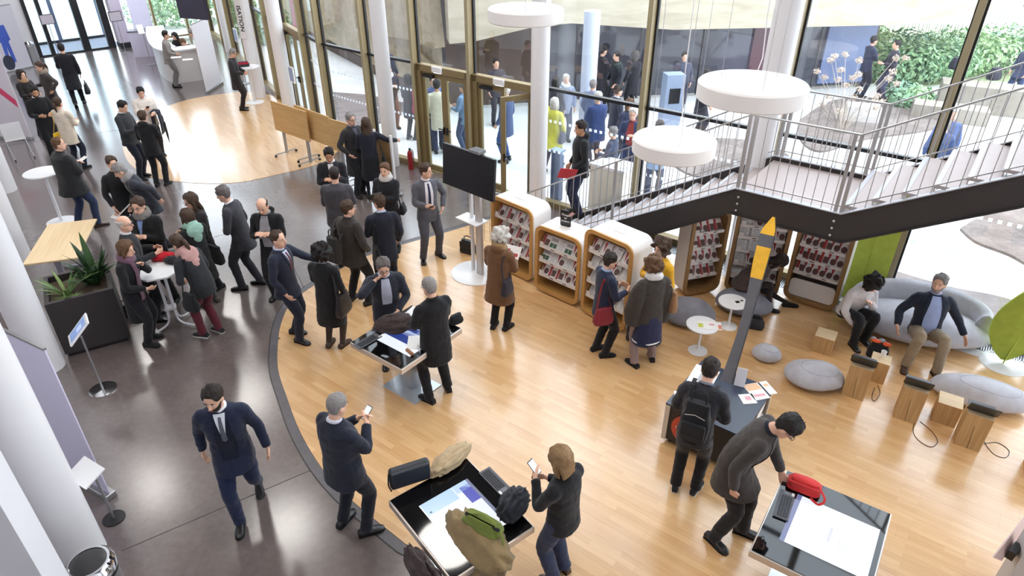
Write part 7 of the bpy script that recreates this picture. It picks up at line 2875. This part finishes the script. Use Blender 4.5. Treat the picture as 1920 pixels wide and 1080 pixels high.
for i, (px, py, rx, h, lb) in enumerate([(1676, 150, 1.2, 1.35, 'rounded green shrub behind the two men'), (1725, 146, 1.5, 1.4, 'large green shrub right of the two men'), (1810, 132, 1.5, 1.3, 'green shrub left of the concrete bench'),
                                         (1905, 124, 1.7, 1.3, 'green shrub behind the concrete bench'), (2010, 132, 1.8, 1.3, 'green shrub at the right picture edge'), (1700, 196, .6, .6, 'low dark shrub in front of the concrete bench'),
                                         (1600, 104, 1.0, 1.3, 'green shrub beside the timber building end')]):
    p = at(px, py)
    shrub(p.x, p.y, rx, rx * .8, h, 2600, lb, .085, ((0, 1, 3), (0, 1, 2), (1, 3, 0), (0, 2, 1))[i % 4])
for i, (px, py, rx, h, lb) in enumerate([(1640, 40, 2.4, 4.5, 'tree far behind the fence, left'), (1790, 30, 2.4, 4.0, 'tree far behind the fence, middle'), (1930, 20, 3.6, 5.0, 'tree far behind the fence, right')]):
    p = at(px, py)
    shrub(p.x, p.y + 12, rx, rx, h, 2200, lb, .16, (1, 3, 0), 'trees behind the garden fence', 'tree')
for i, (x, y, rx, h, lb) in enumerate([(-16.4, 33.2, 1.5, 2.2, 'shrub outside the window beside the mauve pillar'), (-14.2, 35.0, 1.6, 2.4, 'shrub outside behind the reception banner'), (-12.9, 34.9, 1.3, 2.2, 'shrub outside behind the hanging screen'),
                                       (-11.7, 31.5, 1.0, 2.0, 'shrub outside the far facade bays'), (-10.0, 29.4, .7, 1.6, 'shrub outside near the far columns')]):
    shrub(x, y, rx, rx * .8, h, 2000, lb, .1, (0, 1, 3), 'shrubs outside the far windows')
# lawn strip under the shrubs
lw_ = [tuple(at(a_, b_)[:2]) for a_, b_ in [(1600, 150), (1700, 165), (1830, 150), (2060, 160), (2200, 60), (1600, 40)]]
o = MB().prism(lw_, -.1, .0).build('garden_soil', concrete_mat('garden_soil', srgb(140, 150, 112), srgb(178, 186, 146), .95))
o['kind'] = 'stuff'
lab(o, 'planted soil strip under the green shrubs', 'garden bed')
# fence of vertical bars behind the shrubs
A_, B_ = at(1600, 92), at(2100, 92)
fd_ = (B_ - A_)
fL = fd_.length
fnc = empty('garden_fence', (A_.x, A_.y, 0), math.atan2(fd_.y, fd_.x), label='slender vertical bar fence behind the shrubs', cat='fence')
bar0 = None
k = int(fL / .16)
for i in range(min(k, 120)):
    if bar0 is None:
        bar0 = MB().tube([(0, 0, 0), (.04, 0, 2.6)], .012, 5).build('fence_bar', mat('fence_grey', srgb(132, 132, 136), .6, var=.1), fnc)
        b = bar0
    else:
        b = bar0.copy()
        link(b, fnc)
    b.location = (i * .16, 0, 0)
    b.rotation_euler = (R((i * 37 % 7) - 3), R((i * 53 % 9) - 4), 0)
MB().box((min(k, 120) * .08, 0, .5), (min(k, 120) * .16, .02, .03)).build('fence_rail', MATS['fence_grey'], fnc)
# concrete bench blocks
CONB = concrete_mat('cast_concrete', srgb(140, 132, 120), srgb(172, 164, 152), .85)
for (px, py, sz, ang, lb) in [(1835, 205, (2.3, .9, .75), -28, 'long concrete planter bench with bags on it'), (1775, 222, (1.9, .7, .40), -28, 'lower concrete seat in front of the long bench')]:
    p = at(px, py)
    r_ = empty('concrete_bench', (p.x, p.y, -.02), R(ang), label=lb, cat='bench', group='concrete benches')
    MB().box((0, 0, sz[2] / 2), sz).build('bench_block', CONB, r_, bevel=.01)
    for q in range(3):
        MB().box((-sz[0] / 2 + (q + 1) * sz[0] / 4, -sz[1] / 2 - .002, sz[2] / 2), (.012, .004, sz[2] * .95)).build('board_mark', GREYP, r_)
for (px, py, lb) in ((1790, 128, 'dark bag at the left end of the long concrete bench'), (1862, 148, 'dark bag at the right end of the long concrete bench')):
    p = at(px, py, .75)
    soft_bag((p.x, p.y, .735), .4, .45, .3, .35, fabric((44, 46, 58)), lb, 'rucksack')
# white stone cube with people bags by the dried shrub
p = at(1612, 226)
r_ = empty('stone_block', (p.x, p.y, -.02), R(-20), label='rough white stone block beside the dried hydrangea', cat='stone')
b = MB().box((0, 0, .24), (.9, .5, .48))
b.build('block', mat('white_stone', srgb(220, 216, 212), .9, var=.08, vscale=5, bump=.5, bscale=10), r_, bevel=.04)
# dried hydrangea: pale stems with faded flower heads
p = at(1575, 250)
hy_ = empty('dried_shrub', (p.x, p.y, -.02), label='dried pale shrub with withered flower heads before the glass', cat='shrub')
DRY = mat('dry_stem', srgb(196, 184, 172), .8, var=.15)
DRYF = mat('dry_flower', srgb(206, 188, 172), .9, var=.2, vscale=20)
for i in range(26):
    a_ = rs.random() * 6.28
    L_ = .6 + rs.random() * 1.5
    sp2 = .25 + rs.random() * .8
    e_2 = Vector((math.cos(a_) * sp2, math.sin(a_) * sp2, L_))
    MB().tube(catmull([(0, 0, 0), tuple(e_2 * .4 + Vector((0, 0, L_ * .1))), tuple(e_2)], 4), [.012 - .0009 * q for q in range(9)], 5).build('stem', DRY, hy_)
    m = MB()
    leaf_cloud(m, e_2, (.10, .10, .08), 70, .03, rs, .3)
    o = m.build('flower_head', DRYF, hy_)
# blue-white column and blue post outside the doors
p = at(1097, 262)
lab(MB().lathe([(.20, 0), (.20, 3.2)], 28).build('column', mat('column_blue_white', srgb(206, 216, 236), .5, var=.03), None, auto=40, loc=(p.x, p.y, -.02)), 'round pale blue column in the courtyard crowd', 'column')
p = fac(4.55, .35)
bp = empty('bollard', (p.x, p.y, -.02), FANG, label='slate blue square post outside behind the man on the stairs', cat='post')
MB().box((0, 0, .55), (.22, .16, 1.1)).build('post_body', mat('slate_blue', srgb(78, 98, 134), .5, var=.08), bp, bevel=.01)
MB().box((0, 0, 1.11), (.26, .2, .04)).build('cap', mat('slate_blue_light', srgb(120, 140, 170), .5, var=.05), bp)
p = fac(5.75, .55)
wbx = empty('utility_box', (p.x, p.y, -.02), FANG, label='cream utility box outside behind the stair railing', cat='box')
MB().box((0, 0, .5), (.75, .5, 1.0)).build('cabinet_body', mat('cream_panel', srgb(222, 214, 200), .6, var=.04), wbx)
MB().box((0, 0, 1.02), (.8, .55, .05)).build('lid', WHITE, wbx)
p = at(1252, 240)
tk = empty('ticket_booth', (p.x, p.y, -.02), R(8), label='pale ticket machine by the dark glazing', cat='machine')
MB().box((0, 0, .75), (.5, .4, 1.5)).build('machine_body', mat('machine_blue_grey', srgb(150, 164, 188), .4, var=.05), tk)
MB().box((0, -.205, .95), (.3, .01, .4)).build('panel', BLKMATTE, tk)
# red flag banner outside between the mullions
q = at(570, 96)
bn = empty('outdoor_banner', (-7.05, 23.3, 0), R(-50), label='pink vertical banner with white emblem outside the left glass bays', cat='banner')
PB = mat('pink_banner', srgb(206, 92, 116), .6, var=.06)
MB().box((0, 0, 2.9), (.75, .02, 3.0)).build('banner_cloth', PB, bn)
MB().tube([(-.4, 0, 0), (-.4, 0, 4.5)], .025, 8).build('pole', STEEL, bn)
MB().tube(catmull([(-.2, -.014, 2.95), (-.02, -.014, 2.9), (.12, -.014, 2.75), (.16, -.014, 2.55), (.02, -.014, 2.42), (-.1, -.014, 2.36), (-.06, -.014, 2.22)], 5), .018, 6).build('emblem', PAPER, bn)
MB().tube(catmull([(-.22, -.014, 3.02), (-.05, -.014, 3.08), (.1, -.014, 3.02), (.2, -.014, 3.06)], 5), .03, 6).build('emblem_mark', PAPER, bn)
text_mesh('rva\nm', .22, PAPER, 'lettering', bn, Matrix.Translation((.08, -.014, 1.98)) @ Matrix.Rotation(pi / 2, 4, 'X'), bold=.006)
finish_people()
